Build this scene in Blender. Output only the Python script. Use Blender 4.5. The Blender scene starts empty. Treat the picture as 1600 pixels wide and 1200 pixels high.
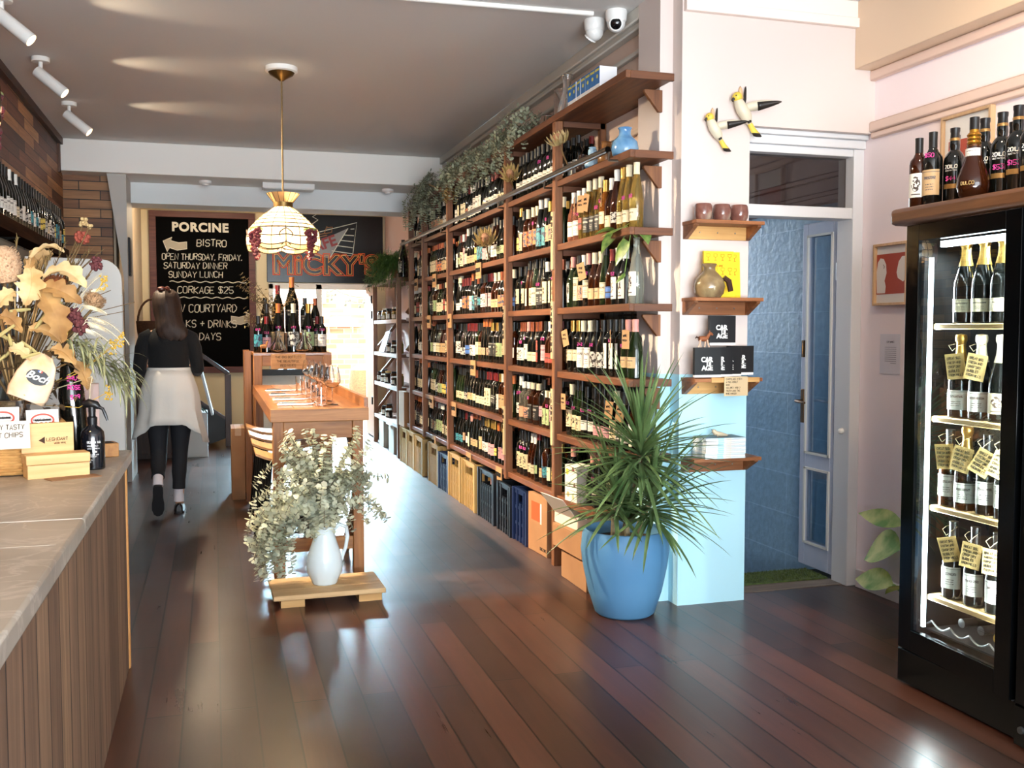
import bpy, bmesh, math, random
from math import sin, cos, pi, radians, sqrt
from mathutils import Vector, Matrix
random.seed(7)
S = bpy.context.scene
COL = S.collection

# ------------------------------------------------------------------ camera
cam_d = bpy.data.cameras.new('camera'); cam = bpy.data.objects.new('camera', cam_d); COL.objects.link(cam)
cam_d.sensor_width = 36.0; cam_d.lens = 36.0 * 1530 / 1600; cam_d.clip_start = 0.02
cam.location = (0, 0, 1.42)
cam.rotation_euler = (radians(90 - 3.1425), 0, radians(-16.881))
S.camera = cam
S.view_settings.view_transform = 'Standard'; S.view_settings.look = 'None'
S.view_settings.gamma = 1; S.view_settings.use_curve_mapping = False
S.view_settings.exposure = 1.0
try:
    S.cycles.use_denoising = True
    S.cycles.max_bounces = 10; S.cycles.diffuse_bounces = 4; S.cycles.glossy_bounces = 4
    S.cycles.transmission_bounces = 8; S.cycles.transparent_max_bounces = 12
    S.cycles.caustics_reflective = False; S.cycles.caustics_refractive = False
    S.cycles.sample_clamp_indirect = 6.0
except Exception:
    pass

# ------------------------------------------------------------------ sky and lights
W = bpy.data.worlds.new('sky'); S.world = W; W.use_nodes = True
bg = W.node_tree.nodes['Background']; bg.inputs[0].default_value = (0.72, 0.86, 1.0, 1); bg.inputs[1].default_value = 1.2

def light(name, kind, loc, energy, col=(1, 1, 1), rot=(0, 0, 0), **kw):
    d = bpy.data.lights.new(name, kind); o = bpy.data.objects.new(name, d); COL.objects.link(o)
    d.energy = energy; d.color = col; o.location = loc; o.rotation_euler = rot
    for k, v in kw.items(): setattr(d, k, v)
    return o
def aim(o, target):
    o.rotation_euler = (Vector(target) - o.location).to_track_quat('-Z', 'Y').to_euler()
WARM = (1.0, 0.72, 0.42); DAY = (0.86, 0.94, 1.0)
light('sunlight', 'SUN', (0, 0, 20), 1.5, (1.0, 0.95, 0.87), (radians(28), 0, radians(-14)), angle=radians(1))
# daylight through the shop window behind the photographer
o = light('shopfront_daylight', 'AREA', (0.2, -1.7, 1.0), 290, DAY, shape='RECTANGLE', size=3.4, size_y=1.2); aim(o, (0.1, -0.6, 3.3))
o = light('street_daylight', 'AREA', (0.5, -14.0, 2.2), 1900, DAY, shape='RECTANGLE', size=14.0, size_y=6.0); aim(o, (0.9, 5, 2.0))
# daylight in the courtyard behind the shop and at the end of the blue passage
o = light('courtyard_daylight', 'AREA', (1.6, 14.6, 4.2), 60, (0.9, 0.96, 1.0), shape='RECTANGLE', size=3.0, size_y=1.6); aim(o, (1.6, 14.3, 0))
o = light('sky_over_courtyard', 'AREA', (1.6, 18.0, 3.7), 13000, (0.55, 0.84, 1.0), shape='RECTANGLE', size=7.0, size_y=2.0); aim(o, (1.6, 10.0, 1.0))
o = light('passage_daylight', 'AREA', (2.9, 9.0, 1.9), 48, (0.86, 0.94, 1.0), shape='RECTANGLE', size=0.9, size_y=1.6); aim(o, (3.1, 5.0, 0.9))
# warm spot over the tasting corner; unseen warm fill added for the rear room
o = light('corner_spot_light', 'SPOT', (2.35, 2.6, 2.98), 30, (1.0, 0.76, 0.48), spot_size=radians(104), spot_blend=0.7, shadow_soft_size=0.04); aim(o, (3.4, 3.35, 1.9))
light('rear_fill_light', 'POINT', (-0.1, 11.9, 2.75), 20, (1.0, 0.78, 0.52), shadow_soft_size=0.08)

# ------------------------------------------------------------------ materials
def lin(h):
    h = h.lstrip('#'); c = [int(h[i:i + 2], 16) / 255 for i in (0, 2, 4)]
    return tuple(x / 12.92 if x <= 0.04045 else ((x + 0.055) / 1.055) ** 2.4 for x in c) + (1,)
MATS = {}
def newmat(name):
    m = bpy.data.materials.new(name); m.use_nodes = True
    return m, m.node_tree.nodes, m.node_tree.links, m.node_tree.nodes['Principled BSDF']
def P(name, col, rough=0.5, metal=0.0, trans=0.0, coat=0.0, emit=None, es=0.0, ior=1.45, bump=0.0, bscale=60, sheen=0.0, sss=0.0):
    if name in MATS: return MATS[name]
    m, n, l, b = newmat(name)
    b.inputs['Base Color'].default_value = lin(col); b.inputs['Roughness'].default_value = rough
    b.inputs['Metallic'].default_value = metal; b.inputs['Transmission Weight'].default_value = trans
    b.inputs['Coat Weight'].default_value = coat; b.inputs['IOR'].default_value = ior
    b.inputs['Sheen Weight'].default_value = sheen
    if emit: b.inputs['Emission Color'].default_value = lin(emit); b.inputs['Emission Strength'].default_value = es
    if bump:
        t = n.new('ShaderNodeTexNoise'); t.inputs['Scale'].default_value = bscale; t.inputs['Detail'].default_value = 4
        tc = n.new('ShaderNodeTexCoord'); l.new(tc.outputs['Object'], t.inputs['Vector'])
        bp = n.new('ShaderNodeBump'); bp.inputs['Strength'].default_value = bump; bp.inputs['Distance'].default_value = 0.01
        l.new(t.outputs['Fac'], bp.inputs['Height']); l.new(bp.outputs['Normal'], b.inputs['Normal'])
    MATS[name] = m; return m
def ramp(n, stops, interp='LINEAR'):
    r = n.new('ShaderNodeValToRGB'); r.color_ramp.interpolation = interp
    e = r.color_ramp.elements
    while len(e) < len(stops): e.new(0.5)
    for i, (p, c) in enumerate(stops):
        e[i].position = p; e[i].color = lin(c) if isinstance(c, str) else c
    return r
def mixc(n, l, fac, a, b, mode='MIX'):
    x = n.new('ShaderNodeMix'); x.data_type = 'RGBA'; x.blend_type = mode
    for k, v in ((0, fac), (6, a), (7, b)):
        if isinstance(v, (int, float)): x.inputs[k].default_value = v
        elif isinstance(v, tuple): x.inputs[k].default_value = v
        else: l.new(v, x.inputs[k])
    return x.outputs[2]
def mth(n, l, op, a, b=0.0):
    x = n.new('ShaderNodeMath'); x.operation = op
    for k, v in ((0, a), (1, b)):
        if isinstance(v, (int, float)): x.inputs[k].default_value = v
        else: l.new(v, x.inputs[k])
    return x.outputs[0]
def wood(name, dark, light_, axis='Z', rough=0.5, scale=1.0, bump=0.15, coat=0.0, ior=1.45):
    """grain stretched along one axis of the object's own coordinates"""
    if name in MATS: return MATS[name]
    m, n, l, b = newmat(name)
    tc = n.new('ShaderNodeTexCoord'); mp = n.new('ShaderNodeMapping'); l.new(tc.outputs['Object'], mp.inputs['Vector'])
    oi = n.new('ShaderNodeObjectInfo')
    cb = n.new('ShaderNodeCombineXYZ'); off = mth(n, l, 'MULTIPLY', oi.outputs['Random'], 13.0)
    for i in range(3): l.new(off, cb.inputs[i])
    l.new(cb.outputs[0], mp.inputs['Location'])
    s = [26 * scale] * 3; s['XYZ'.index(axis)] = 1.6 * scale; mp.inputs['Scale'].default_value = s
    t = n.new('ShaderNodeTexNoise'); t.inputs['Scale'].default_value = 1; t.inputs['Detail'].default_value = 7
    t.inputs['Roughness'].default_value = 0.62; t.inputs['Distortion'].default_value = 0.7
    l.new(mp.outputs[0], t.inputs['Vector'])
    r = ramp(n, [(0.28, dark), (0.72, light_)]); l.new(t.outputs['Fac'], r.inputs['Fac'])
    hs = n.new('ShaderNodeHueSaturation'); l.new(r.outputs['Color'], hs.inputs['Color'])
    v = mth(n, l, 'ADD', mth(n, l, 'MULTIPLY', oi.outputs['Random'], 0.3), 0.85); l.new(v, hs.inputs['Value'])
    l.new(hs.outputs['Color'], b.inputs['Base Color'])
    b.inputs['Roughness'].default_value = rough; b.inputs['Coat Weight'].default_value = coat; b.inputs['IOR'].default_value = ior
    bp = n.new('ShaderNodeBump'); bp.inputs['Strength'].default_value = bump; bp.inputs['Distance'].default_value = 0.004
    l.new(t.outputs['Fac'], bp.inputs['Height']); l.new(bp.outputs['Normal'], b.inputs['Normal'])
    MATS[name] = m; return m
def planks(name, swap, bw, bh, c1, c2, gap, grain_axis, rough=0.5, mortar=0.012, bump=0.3, dark=0.55, coat=0.0, rvar=0.0, third=None, worn=None):
    """boards: swap gives the two object axes that run along and across the boards"""
    if name in MATS: return MATS[name]
    m, n, l, b = newmat(name)
    tc = n.new('ShaderNodeTexCoord'); sp = n.new('ShaderNodeSeparateXYZ'); l.new(tc.outputs['Object'], sp.inputs[0])
    cb = n.new('ShaderNodeCombineXYZ'); l.new(sp.outputs[swap[0]], cb.inputs[0]); l.new(sp.outputs[swap[1]], cb.inputs[1])
    br = n.new('ShaderNodeTexBrick'); l.new(cb.outputs[0], br.inputs['Vector'])
    br.inputs['Scale'].default_value = 1; br.inputs['Brick Width'].default_value = bw; br.inputs['Row Height'].default_value = bh
    br.inputs['Mortar Size'].default_value = mortar * bh; br.inputs['Mortar Smooth'].default_value = 0.2
    br.offset = 0.37; br.offset_frequency = 2; br.squash = 1
    br.inputs['Color1'].default_value = (0, 0, 0, 1); br.inputs['Color2'].default_value = (1, 1, 1, 1); br.inputs['Mortar'].default_value = (0.5, 0.5, 0.5, 1)
    rc = ramp(n, [(0.0, c1), (0.5, third or c1), (1.0, c2)]) if third else ramp(n, [(0.0, c1), (1.0, c2)])
    l.new(br.outputs['Color'], rc.inputs['Fac'])
    mp = n.new('ShaderNodeMapping'); l.new(tc.outputs['Object'], mp.inputs['Vector'])
    s = [24] * 3; s[grain_axis] = 1.3; mp.inputs['Scale'].default_value = s
    t = n.new('ShaderNodeTexNoise'); t.inputs['Scale'].default_value = 1; t.inputs['Detail'].default_value = 8; t.inputs['Roughness'].default_value = 0.65
    t.inputs['Distortion'].default_value = 0.8; l.new(mp.outputs[0], t.inputs['Vector'])
    gr = ramp(n, [(0.3, (dark, dark, dark, 1)), (0.7, (1.15, 1.15, 1.15, 1))]); l.new(t.outputs['Fac'], gr.inputs['Fac'])
    c = mixc(n, l, 1.0, rc.outputs['Color'], gr.outputs['Color'], 'MULTIPLY')
    c = mixc(n, l, br.outputs['Fac'], c, lin(gap)); l.new(c, b.inputs['Base Color'])
    b.inputs['Roughness'].default_value = rough; b.inputs['Coat Weight'].default_value = coat
    if rvar:
        t2 = n.new('ShaderNodeTexNoise'); t2.inputs['Scale'].default_value = 2.2; t2.inputs['Detail'].default_value = 5; l.new(tc.outputs['Object'], t2.inputs['Vector'])
        v = mth(n, l, 'ADD', mth(n, l, 'MULTIPLY', t2.outputs['Fac'], rvar), rough - rvar * 0.5)
        v = mth(n, l, 'ADD', v, mth(n, l, 'MULTIPLY', t.outputs['Fac'], 0.1))
        if worn:   # the trodden aisle along the shelves has lost its varnish
            mk = mth(n, l, 'MULTIPLY', mth(n, l, 'MINIMUM', mth(n, l, 'MAXIMUM', mth(n, l, 'MULTIPLY', mth(n, l, 'SUBTRACT', mth(n, l, 'ADD', sp.outputs[1], mth(n, l, 'MULTIPLY', t2.outputs['Fac'], 0.25)), worn[1] + .1), 7.0), 0.0), 1.0), mth(n, l, 'MINIMUM', mth(n, l, 'MAXIMUM', mth(n, l, 'MULTIPLY', mth(n, l, 'SUBTRACT', mth(n, l, 'ADD', sp.outputs[0], mth(n, l, 'MULTIPLY', t2.outputs['Fac'], 0.3)), worn[0] + .1), 4.0), 0.0), 1.0))
            mk = mth(n, l, 'MULTIPLY', mk, mth(n, l, 'ADD', mth(n, l, 'MULTIPLY', t2.outputs['Fac'], 0.9), 0.35)); v = mth(n, l, 'ADD', v, mth(n, l, 'MULTIPLY', mk, 0.16))
            l.new(mixc(n, l, mth(n, l, 'MULTIPLY', mk, 0.28), c, lin('#6b6463')), b.inputs['Base Color'])
        l.new(v, b.inputs['Roughness'])
    h = mth(n, l, 'SUBTRACT', mth(n, l, 'MULTIPLY', t.outputs['Fac'], 0.25), br.outputs['Fac'])
    bp = n.new('ShaderNodeBump'); bp.inputs['Strength'].default_value = bump; bp.inputs['Distance'].default_value = 0.004
    l.new(h, bp.inputs['Height']); l.new(bp.outputs['Normal'], b.inputs['Normal'])
    MATS[name] = m; return m
def mottled(name, c1, c2, scale=6, rough=0.6, bump=0.05, c3=None, vein=None):
    if name in MATS: return MATS[name]
    m, n, l, b = newmat(name)
    tc = n.new('ShaderNodeTexCoord'); t = n.new('ShaderNodeTexNoise'); t.inputs['Scale'].default_value = scale; t.inputs['Detail'].default_value = 6
    l.new(tc.outputs['Object'], t.inputs['Vector'])
    r = ramp(n, [(0.3, c1), (0.7, c2)] if not c3 else [(0.25, c1), (0.5, c2), (0.75, c3)]); l.new(t.outputs['Fac'], r.inputs['Fac'])
    out = r.outputs['Color']
    if vein:
        t2 = n.new('ShaderNodeTexNoise'); t2.inputs['Scale'].default_value = scale * 0.8; t2.inputs['Detail'].default_value = 9; t2.inputs['Distortion'].default_value = 2.5
        l.new(tc.outputs['Object'], t2.inputs['Vector'])
        r2 = ramp(n, [(0.47, (0, 0, 0, 1)), (0.5, (1, 1, 1, 1)), (0.53, (0, 0, 0, 1))]); l.new(t2.outputs['Fac'], r2.inputs['Fac'])
        out = mixc(n, l, mth(n, l, 'MULTIPLY', r2.outputs['Color'], 0.35), out, lin(vein))
    l.new(out, b.inputs['Base Color']); b.inputs['Roughness'].default_value = rough
    if bump:
        bp = n.new('ShaderNodeBump'); bp.inputs['Strength'].default_value = bump; bp.inputs['Distance'].default_value = 0.01
        l.new(t.outputs['Fac'], bp.inputs['Height']); l.new(bp.outputs['Normal'], b.inputs['Normal'])
    MATS[name] = m; return m
def leafmat(name, c1, c2, rough=0.5, scale=14, trans=0.25):
    if name in MATS: return MATS[name]
    m, n, l, b = newmat(name)
    tc = n.new('ShaderNodeTexCoord'); t = n.new('ShaderNodeTexNoise'); t.inputs['Scale'].default_value = scale; t.inputs['Detail'].default_value = 3
    l.new(tc.outputs['Object'], t.inputs['Vector'])
    r = ramp(n, [(0.35, c1), (0.65, c2)]); l.new(t.outputs['Fac'], r.inputs['Fac']); l.new(r.outputs['Color'], b.inputs['Base Color'])
    b.inputs['Roughness'].default_value = rough
    tr = n.new('ShaderNodeBsdfTranslucent'); l.new(r.outputs['Color'], tr.inputs['Color'])
    mx = n.new('ShaderNodeMixShader'); mx.inputs[0].default_value = trans
    out = n['Material Output']; l.new(b.outputs[0], mx.inputs[1]); l.new(tr.outputs[0], mx.inputs[2]); l.new(mx.outputs[0], out.inputs['Surface'])
    MATS[name] = m; return m
def glassmat(name, tint='#ffffff', rough=0.0, refl=0.12):
    """thin pane glass: mostly see-through with a mirror-like sheen"""
    if name in MATS: return MATS[name]
    m, n, l, b = newmat(name); n.remove(b)
    t = n.new('ShaderNodeBsdfTransparent'); t.inputs[0].default_value = lin(tint)
    g = n.new('ShaderNodeBsdfGlossy'); g.inputs['Roughness'].default_value = rough
    fr = n.new('ShaderNodeFresnel'); fr.inputs['IOR'].default_value = 1.5
    ge = n.new('ShaderNodeNewGeometry')
    f = mth(n, l, 'MULTIPLY', mth(n, l, 'ADD', fr.outputs[0], refl), mth(n, l, 'SUBTRACT', 1.0, ge.outputs['Backfacing']))
    mx = n.new('ShaderNodeMixShader'); l.new(f, mx.inputs[0]); l.new(t.outputs[0], mx.inputs[1]); l.new(g.outputs[0], mx.inputs[2])
    l.new(mx.outputs[0], n['Material Output'].inputs['Surface'])
    MATS[name] = m; return m
def labelmat(name, base, ink, style):
    """printed paper: title, rules and an emblem, drawn in the label's own unwrapped coordinates"""
    if name in MATS: return MATS[name]
    m, n, l, b = newmat(name); b.inputs['Roughness'].default_value = 0.55
    uv = n.new('ShaderNodeUVMap'); sp = n.new('ShaderNodeSeparateXYZ'); l.new(uv.outputs[0], sp.inputs[0]); u, v = sp.outputs[0], sp.outputs[1]
    def band(x, lo, hi): return mth(n, l, 'MULTIPLY', mth(n, l, 'GREATER_THAN', x, lo), mth(n, l, 'LESS_THAN', x, hi))
    oi = n.new('ShaderNodeObjectInfo')
    ad = n.new('ShaderNodeVectorMath'); ad.operation = 'ADD'; l.new(uv.outputs[0], ad.inputs[0])
    cb = n.new('ShaderNodeCombineXYZ'); l.new(mth(n, l, 'MULTIPLY', oi.outputs['Random'], 37.0), cb.inputs[0]); l.new(cb.outputs[0], ad.inputs[1])
    t = n.new('ShaderNodeTexNoise'); t.inputs['Detail'].default_value = 2; l.new(ad.outputs[0], t.inputs['Vector'])
    if style == 'text':
        t.inputs['Scale'].default_value = 28
        letters = mth(n, l, 'GREATER_THAN', t.outputs['Fac'], 0.47)
        k = mth(n, l, 'MULTIPLY', mth(n, l, 'MULTIPLY', band(u, 0.2, 0.8), band(v, 0.62, 0.74)), letters)
        for lo in (0.2, 0.3, 0.4): k = mth(n, l, 'ADD', k, mth(n, l, 'MULTIPLY', mth(n, l, 'MULTIPLY', band(u, 0.3, 0.7), band(v, lo, lo + 0.035)), letters))
        k = mth(n, l, 'ADD', k, mth(n, l, 'MULTIPLY', band(v, 0.9, 0.925), 0.8))
    elif style == 'art':
        t.inputs['Scale'].default_value = 7; t.inputs['Detail'].default_value = 4
        du = mth(n, l, 'MULTIPLY', mth(n, l, 'SUBTRACT', u, 0.5), 1.3); dv = mth(n, l, 'SUBTRACT', v, 0.55)
        d = mth(n, l, 'ADD', mth(n, l, 'MULTIPLY', du, du), mth(n, l, 'MULTIPLY', dv, dv))
        k = mth(n, l, 'MULTIPLY', mth(n, l, 'LESS_THAN', d, 0.1), mth(n, l, 'GREATER_THAN', t.outputs['Fac'], 0.5))
        k = mth(n, l, 'ADD', k, mth(n, l, 'MULTIPLY', band(u, 0.25, 0.75), band(v, 0.1, 0.15)))
    elif style == 'blot':
        t.inputs['Scale'].default_value = 4; t.inputs['Detail'].default_value = 3
        k = mth(n, l, 'GREATER_THAN', t.outputs['Fac'], 0.52)
    else:
        k = mth(n, l, 'ADD', band(v, 0.44, 0.56), mth(n, l, 'ADD', band(v, 0.06, 0.1), band(v, 0.88, 0.92)))
    k = mth(n, l, 'MINIMUM', k, 1.0)
    l.new(mixc(n, l, k, lin(base), lin(ink)), b.inputs['Base Color'])
    MATS[name] = m; return m

# ------------------------------------------------------------------ mesh helpers
class B:
    def __init__(s): s.v = []; s.f = []; s.sm = []; s.mi = []; s.uv = {}
    def add(s, vs, fs, smooth=False, mi=0, uvs=None):
        o = len(s.v); s.v += [tuple(p) for p in vs]
        for k, f in enumerate(fs):
            if uvs: s.uv[len(s.f)] = [uvs[i] for i in f]
            s.f.append([i + o for i in f]); s.sm.append(smooth); s.mi.append(mi)
        return s
    def box(s, x0, x1, y0, y1, z0, z1, M=None, mi=0):
        p = [Vector((x, y, z)) for z in (z0, z1) for y in (y0, y1) for x in (x0, x1)]
        if M: p = [M @ q for q in p]
        return s.add(p, [(0, 2, 3, 1), (4, 5, 7, 6), (0, 1, 5, 4), (2, 6, 7, 3), (0, 4, 6, 2), (1, 3, 7, 5)], mi=mi)
    def cb(s, cx, cy, cz, sx, sy, sz, M=None, mi=0):
        return s.box(cx - sx / 2, cx + sx / 2, cy - sy / 2, cy + sy / 2, cz - sz / 2, cz + sz / 2, M, mi)
    def bar(s, a, b, w, h, up=(0, 0, 1), mi=0):
        a, b = Vector(a), Vector(b); d = (b - a); L = d.length; d.normalize()
        u = Vector(up)
        if abs(d.dot(u)) > 0.98: u = Vector((1, 0, 0))
        x = d.cross(u).normalized(); z = x.cross(d).normalized()
        M = Matrix((( x.x, d.x, z.x, a.x), (x.y, d.y, z.y, a.y), (x.z, d.z, z.z, a.z), (0, 0, 0, 1)))
        return s.box(-w / 2, w / 2, 0, L, -h / 2, h / 2, M, mi)
    def lathe(s, prof, n=16, M=None, mi=0, sx=1.0, sy=1.0, rfun=None):
        vs = []; fs = []; rows = []
        for (r, z) in prof:
            if r < 1e-6: rows.append([len(vs)]); vs.append(Vector((0, 0, z)))
            else:
                rows.append(list(range(len(vs), len(vs) + n)))
                for k in range(n):
                    a = 2 * pi * k / n; rr = r * (rfun(a, z) if rfun else 1)
                    vs.append(Vector((rr * cos(a) * sx, rr * sin(a) * sy, z)))
        for A, C in zip(rows, rows[1:]):
            if len(A) == 1 and len(C) == 1: continue
            for k in range(n):
                k2 = (k + 1) % n
                if len(A) == 1: fs.append((A[0], C[k2], C[k]))
                elif len(C) == 1: fs.append((A[k], A[k2], C[0]))
                else: fs.append((A[k], A[k2], C[k2], C[k]))
        if M: vs = [M @ q for q in vs]
        return s.add(vs, fs, True, mi)
    def arc(s, r, z0, z1, a0, a1, n=10, mi=0):
        """a patch on a cylinder, unwrapped: a label"""
        vs = []; uv = []
        for k in range(n + 1):
            a = a0 + (a1 - a0) * k / n
            for z, q in ((z0, 0), (z1, 1)): vs.append((r * cos(a), r * sin(a), z)); uv.append((k / n, q))
        return s.add(vs, [(2 * k, 2 * k + 2, 2 * k + 3, 2 * k + 1) for k in range(n)], True, mi, uv)
    def tube(s, pts, r, n=6, caps=True, mi=0, closed=False):
        pts = [Vector(p) for p in pts]; m = len(pts); R = r if isinstance(r, (list, tuple)) else [r] * m
        vs = []; up = Vector((0, 0, 1)); prev = None
        for i, p in enumerate(pts):
            if closed: d = pts[(i + 1) % m] - pts[i - 1]
            else: d = pts[min(i + 1, m - 1)] - pts[max(i - 1, 0)]
            if d.length < 1e-9: d = Vector((0, 0, 1))
            d.normalize()
            if prev is None: x = d.cross(up if abs(d.z) < 0.95 else Vector((1, 0, 0))).normalized()
            else:
                x = prev - d * prev.dot(d)
                if x.length < 1e-6: x = d.orthogonal()
                x.normalize()
            prev = x; y = d.cross(x)
            for k in range(n):
                a = 2 * pi * k / n; vs.append(p + (x * cos(a) + y * sin(a)) * R[i])
        fs = []
        for i in range(m if closed else m - 1):
            j = (i + 1) % m
            for k in range(n):
                k2 = (k + 1) % n; fs.append((i * n + k, i * n + k2, j * n + k2, j * n + k))
        if caps and not closed: fs.append(tuple(range(n))[::-1]); fs.append(tuple((m - 1) * n + k for k in range(n)))
        return s.add(vs, fs, True, mi)
    def loft(s, rings, caps=True, mi=0, closed=True):
        n = len(rings[0]); vs = [p for r in rings for p in r]; fs = []
        for i in range(len(rings) - 1):
            for k in range(n if closed else n - 1):
                k2 = (k + 1) % n; fs.append((i * n + k, i * n + k2, (i + 1) * n + k2, (i + 1) * n + k))
        if caps and closed: fs.append(tuple(range(n))[::-1]); fs.append(tuple((len(rings) - 1) * n + k for k in range(n)))
        return s.add(vs, fs, True, mi)
    def prism(s, poly, d, M=None, mi=0):
        """polygon in x-z, given depth d along +y"""
        n = len(poly); vs = [Vector((x, 0, z)) for x, z in poly] + [Vector((x, d, z)) for x, z in poly]
        if M: vs = [M @ q for q in vs]
        fs = [tuple(range(n)), tuple(range(2 * n - 1, n - 1, -1))] + [(k, k + n, (k + 1) % n + n, (k + 1) % n) for k in range(n)]
        return s.add(vs, fs, mi=mi)
    def ball(s, c, r, n=10, sz=(1, 1, 1), mi=0):
        m = max(4, n // 2)
        prof = [(sin(pi * i / m), -cos(pi * i / m)) for i in range(m + 1)]; prof[0] = (0, -1); prof[-1] = (0, 1)
        return s.lathe([(a * r, b * r) for a, b in prof], n, Matrix.Translation(Vector(c)) @ Matrix.Diagonal((sz[0], sz[1], sz[2], 1)), mi)
    def disc_leaf(s, c, nrm, r, mi=0, n=6, el=1.0):
        nrm = Vector(nrm).normalized(); x = nrm.orthogonal().normalized(); y = nrm.cross(x); c = Vector(c)
        return s.add([c + (x * cos(2 * pi * k / n) + y * sin(2 * pi * k / n) * el) * r for k in range(n)], [tuple(range(n))], False, mi)
    def blade(s, p, d, L, w, droop=0.5, n=6, fold=0.25, mi=0, prof=None, twist=0.0, side=None):
        """a leaf: starts at p along d, bends down, folded along its midrib"""
        p = Vector(p); d = Vector(d).normalized(); st = L / n; vs = []
        for i in range(n + 1):
            t = i / n
            sd = Vector(side) if side else d.cross(Vector((0, 0, 1)))
            sd = sd - d * sd.dot(d)
            if sd.length < 1e-4: sd = Vector((1, 0, 0))
            sd.normalize()
            if twist: sd = Matrix.Rotation(twist * t, 3, d) @ sd
            nr = sd.cross(d).normalized()
            ww = w * (prof(t) if prof else (min(1, 0.45 + t * 3) * (1 - t) ** 0.6 if t < 1 else 0))
            vs += [p - sd * ww * 0.5 + nr * ww * fold, p, p + sd * ww * 0.5 + nr * ww * fold]
            p = p + d * st; d = (d + Vector((0, 0, -droop / n))).normalized()
        fs = []
        for i in range(n):
            a = 3 * i; fs += [(a, a + 1, a + 4, a + 3), (a + 1, a + 2, a + 5, a + 4)]
        return s.add(vs, fs, True, mi)
def mesh(b, name, mats, recalc=True, sharp=40):
    me = bpy.data.meshes.new(name); me.from_pydata([tuple(p) for p in b.v], [], b.f)
    for m in (mats if isinstance(mats, (list, tuple)) else [mats]): me.materials.append(m)
    me.polygons.foreach_set('use_smooth', b.sm); me.polygons.foreach_set('material_index', b.mi)
    if b.uv:
        uvl = me.uv_layers.new(name='UVMap')
        for k, p in enumerate(me.polygons):
            if k in b.uv:
                for li, q in zip(p.loop_indices, b.uv[k]): uvl.data[li].uv = q
    if recalc:
        bm = bmesh.new(); bm.from_mesh(me); bmesh.ops.recalc_face_normals(bm, faces=bm.faces); bm.to_mesh(me); bm.free()
    if sharp: me.set_sharp_from_angle(angle=radians(sharp))
    me.update(); return me
def link(name, data, parent=None, loc=(0, 0, 0), rot=(0, 0, 0)):
    o = bpy.data.objects.new(name, data); COL.objects.link(o); o.parent = parent; o.location = loc; o.rotation_euler = rot
    return o
def part(name, b, mats, parent=None, loc=(0, 0, 0), rot=(0, 0, 0), bevel=0.0, recalc=True, sharp=40):
    o = link(name, mesh(b, name, mats, recalc, sharp), parent, loc, rot)
    if bevel:
        m = o.modifiers.new('edge', 'BEVEL'); m.width = bevel; m.segments = 2; m.limit_method = 'ANGLE'
    return o
def tag(o, label, cat, group=None, kind=None):
    o['label'] = label; o['category'] = cat
    if group: o['group'] = group
    if kind: o['kind'] = kind
    return o
def thing(name, label, cat, loc=(0, 0, 0), rz=0.0, group=None):
    o = bpy.data.objects.new(name, None); COL.objects.link(o); o.location = loc; o.rotation_euler = (0, 0, rz); o.empty_display_size = 0.05
    return tag(o, label, cat, group)
def struct(name, b, mats, **k):
    o = part(name, b, mats, **k); o['kind'] = 'structure'; return o
KIDS = {}
def copy_tree(root, loc, rz, label, name=None):
    r = root.copy(); COL.objects.link(r); r.location = loc; r.rotation_euler = (0, 0, rz); r['label'] = label
    def rec(a, b_):
        for ch in a.children:
            c = ch.copy(); COL.objects.link(c); c.parent = b_; rec(ch, c)
    rec(root, r); return r
def T(x, y, z): return Matrix.Translation((x, y, z))
def RX(a): return Matrix.Rotation(a, 4, 'X')
def RY(a): return Matrix.Rotation(a, 4, 'Y')
def RZ(a): return Matrix.Rotation(a, 4, 'Z')
def rnd(a, b): return random.uniform(a, b)

# ------------------------------------------------------------------ writing
GL = dict(A='00 26 40|12 32', B='00 06 36 45 44 33 03|33 42 41 30 00', C='45 36 16 05 01 10 30 41', D='00 06 26 44 42 20 00', E='40 00 06 46|03 33',
  F='00 06 46|03 33', G='45 36 16 05 01 10 30 41 43 23', H='00 06|40 46|03 43', I='20 26', J='46 41 30 10 01', K='00 06|46 03 40', L='06 00 40',
  M='00 06 23 46 40', N='00 06 40 46', O='10 01 05 16 36 45 41 30 10', P='00 06 36 45 44 33 03', Q='10 01 05 16 36 45 41 30 10|22 40', R='00 06 36 45 44 33 03|23 40',
  S='45 36 16 05 04 13 33 42 41 30 10 01', T='20 26|06 46', U='06 01 10 30 41 46', V='06 20 46', W='06 10 24 30 46', X='00 46|06 40', Y='06 23 46|23 20', Z='06 46 00 40')
GL.update({'0': GL['O'], '1': '15 26 20', '2': '05 16 36 45 44 00 40', '3': '06 46 23 33 42 41 30 10 01', '4': '30 36 02 42', '5': '46 06 03 33 42 41 30 10 01',
  '6': '46 16 02 01 10 30 41 42 33 13 02', '7': '06 46 10', '8': '13 04 05 16 36 45 44 33 13 02 01 10 30 41 42 33', '9': '44 33 13 04 05 16 36 45 44 30', '$': GL['S'] + '|20 26',
  '+': '21 25|03 43', ',': '21 10', "'": '26 15', '.': '20 21', '-': '13 33', '/': '00 46'})
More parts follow.
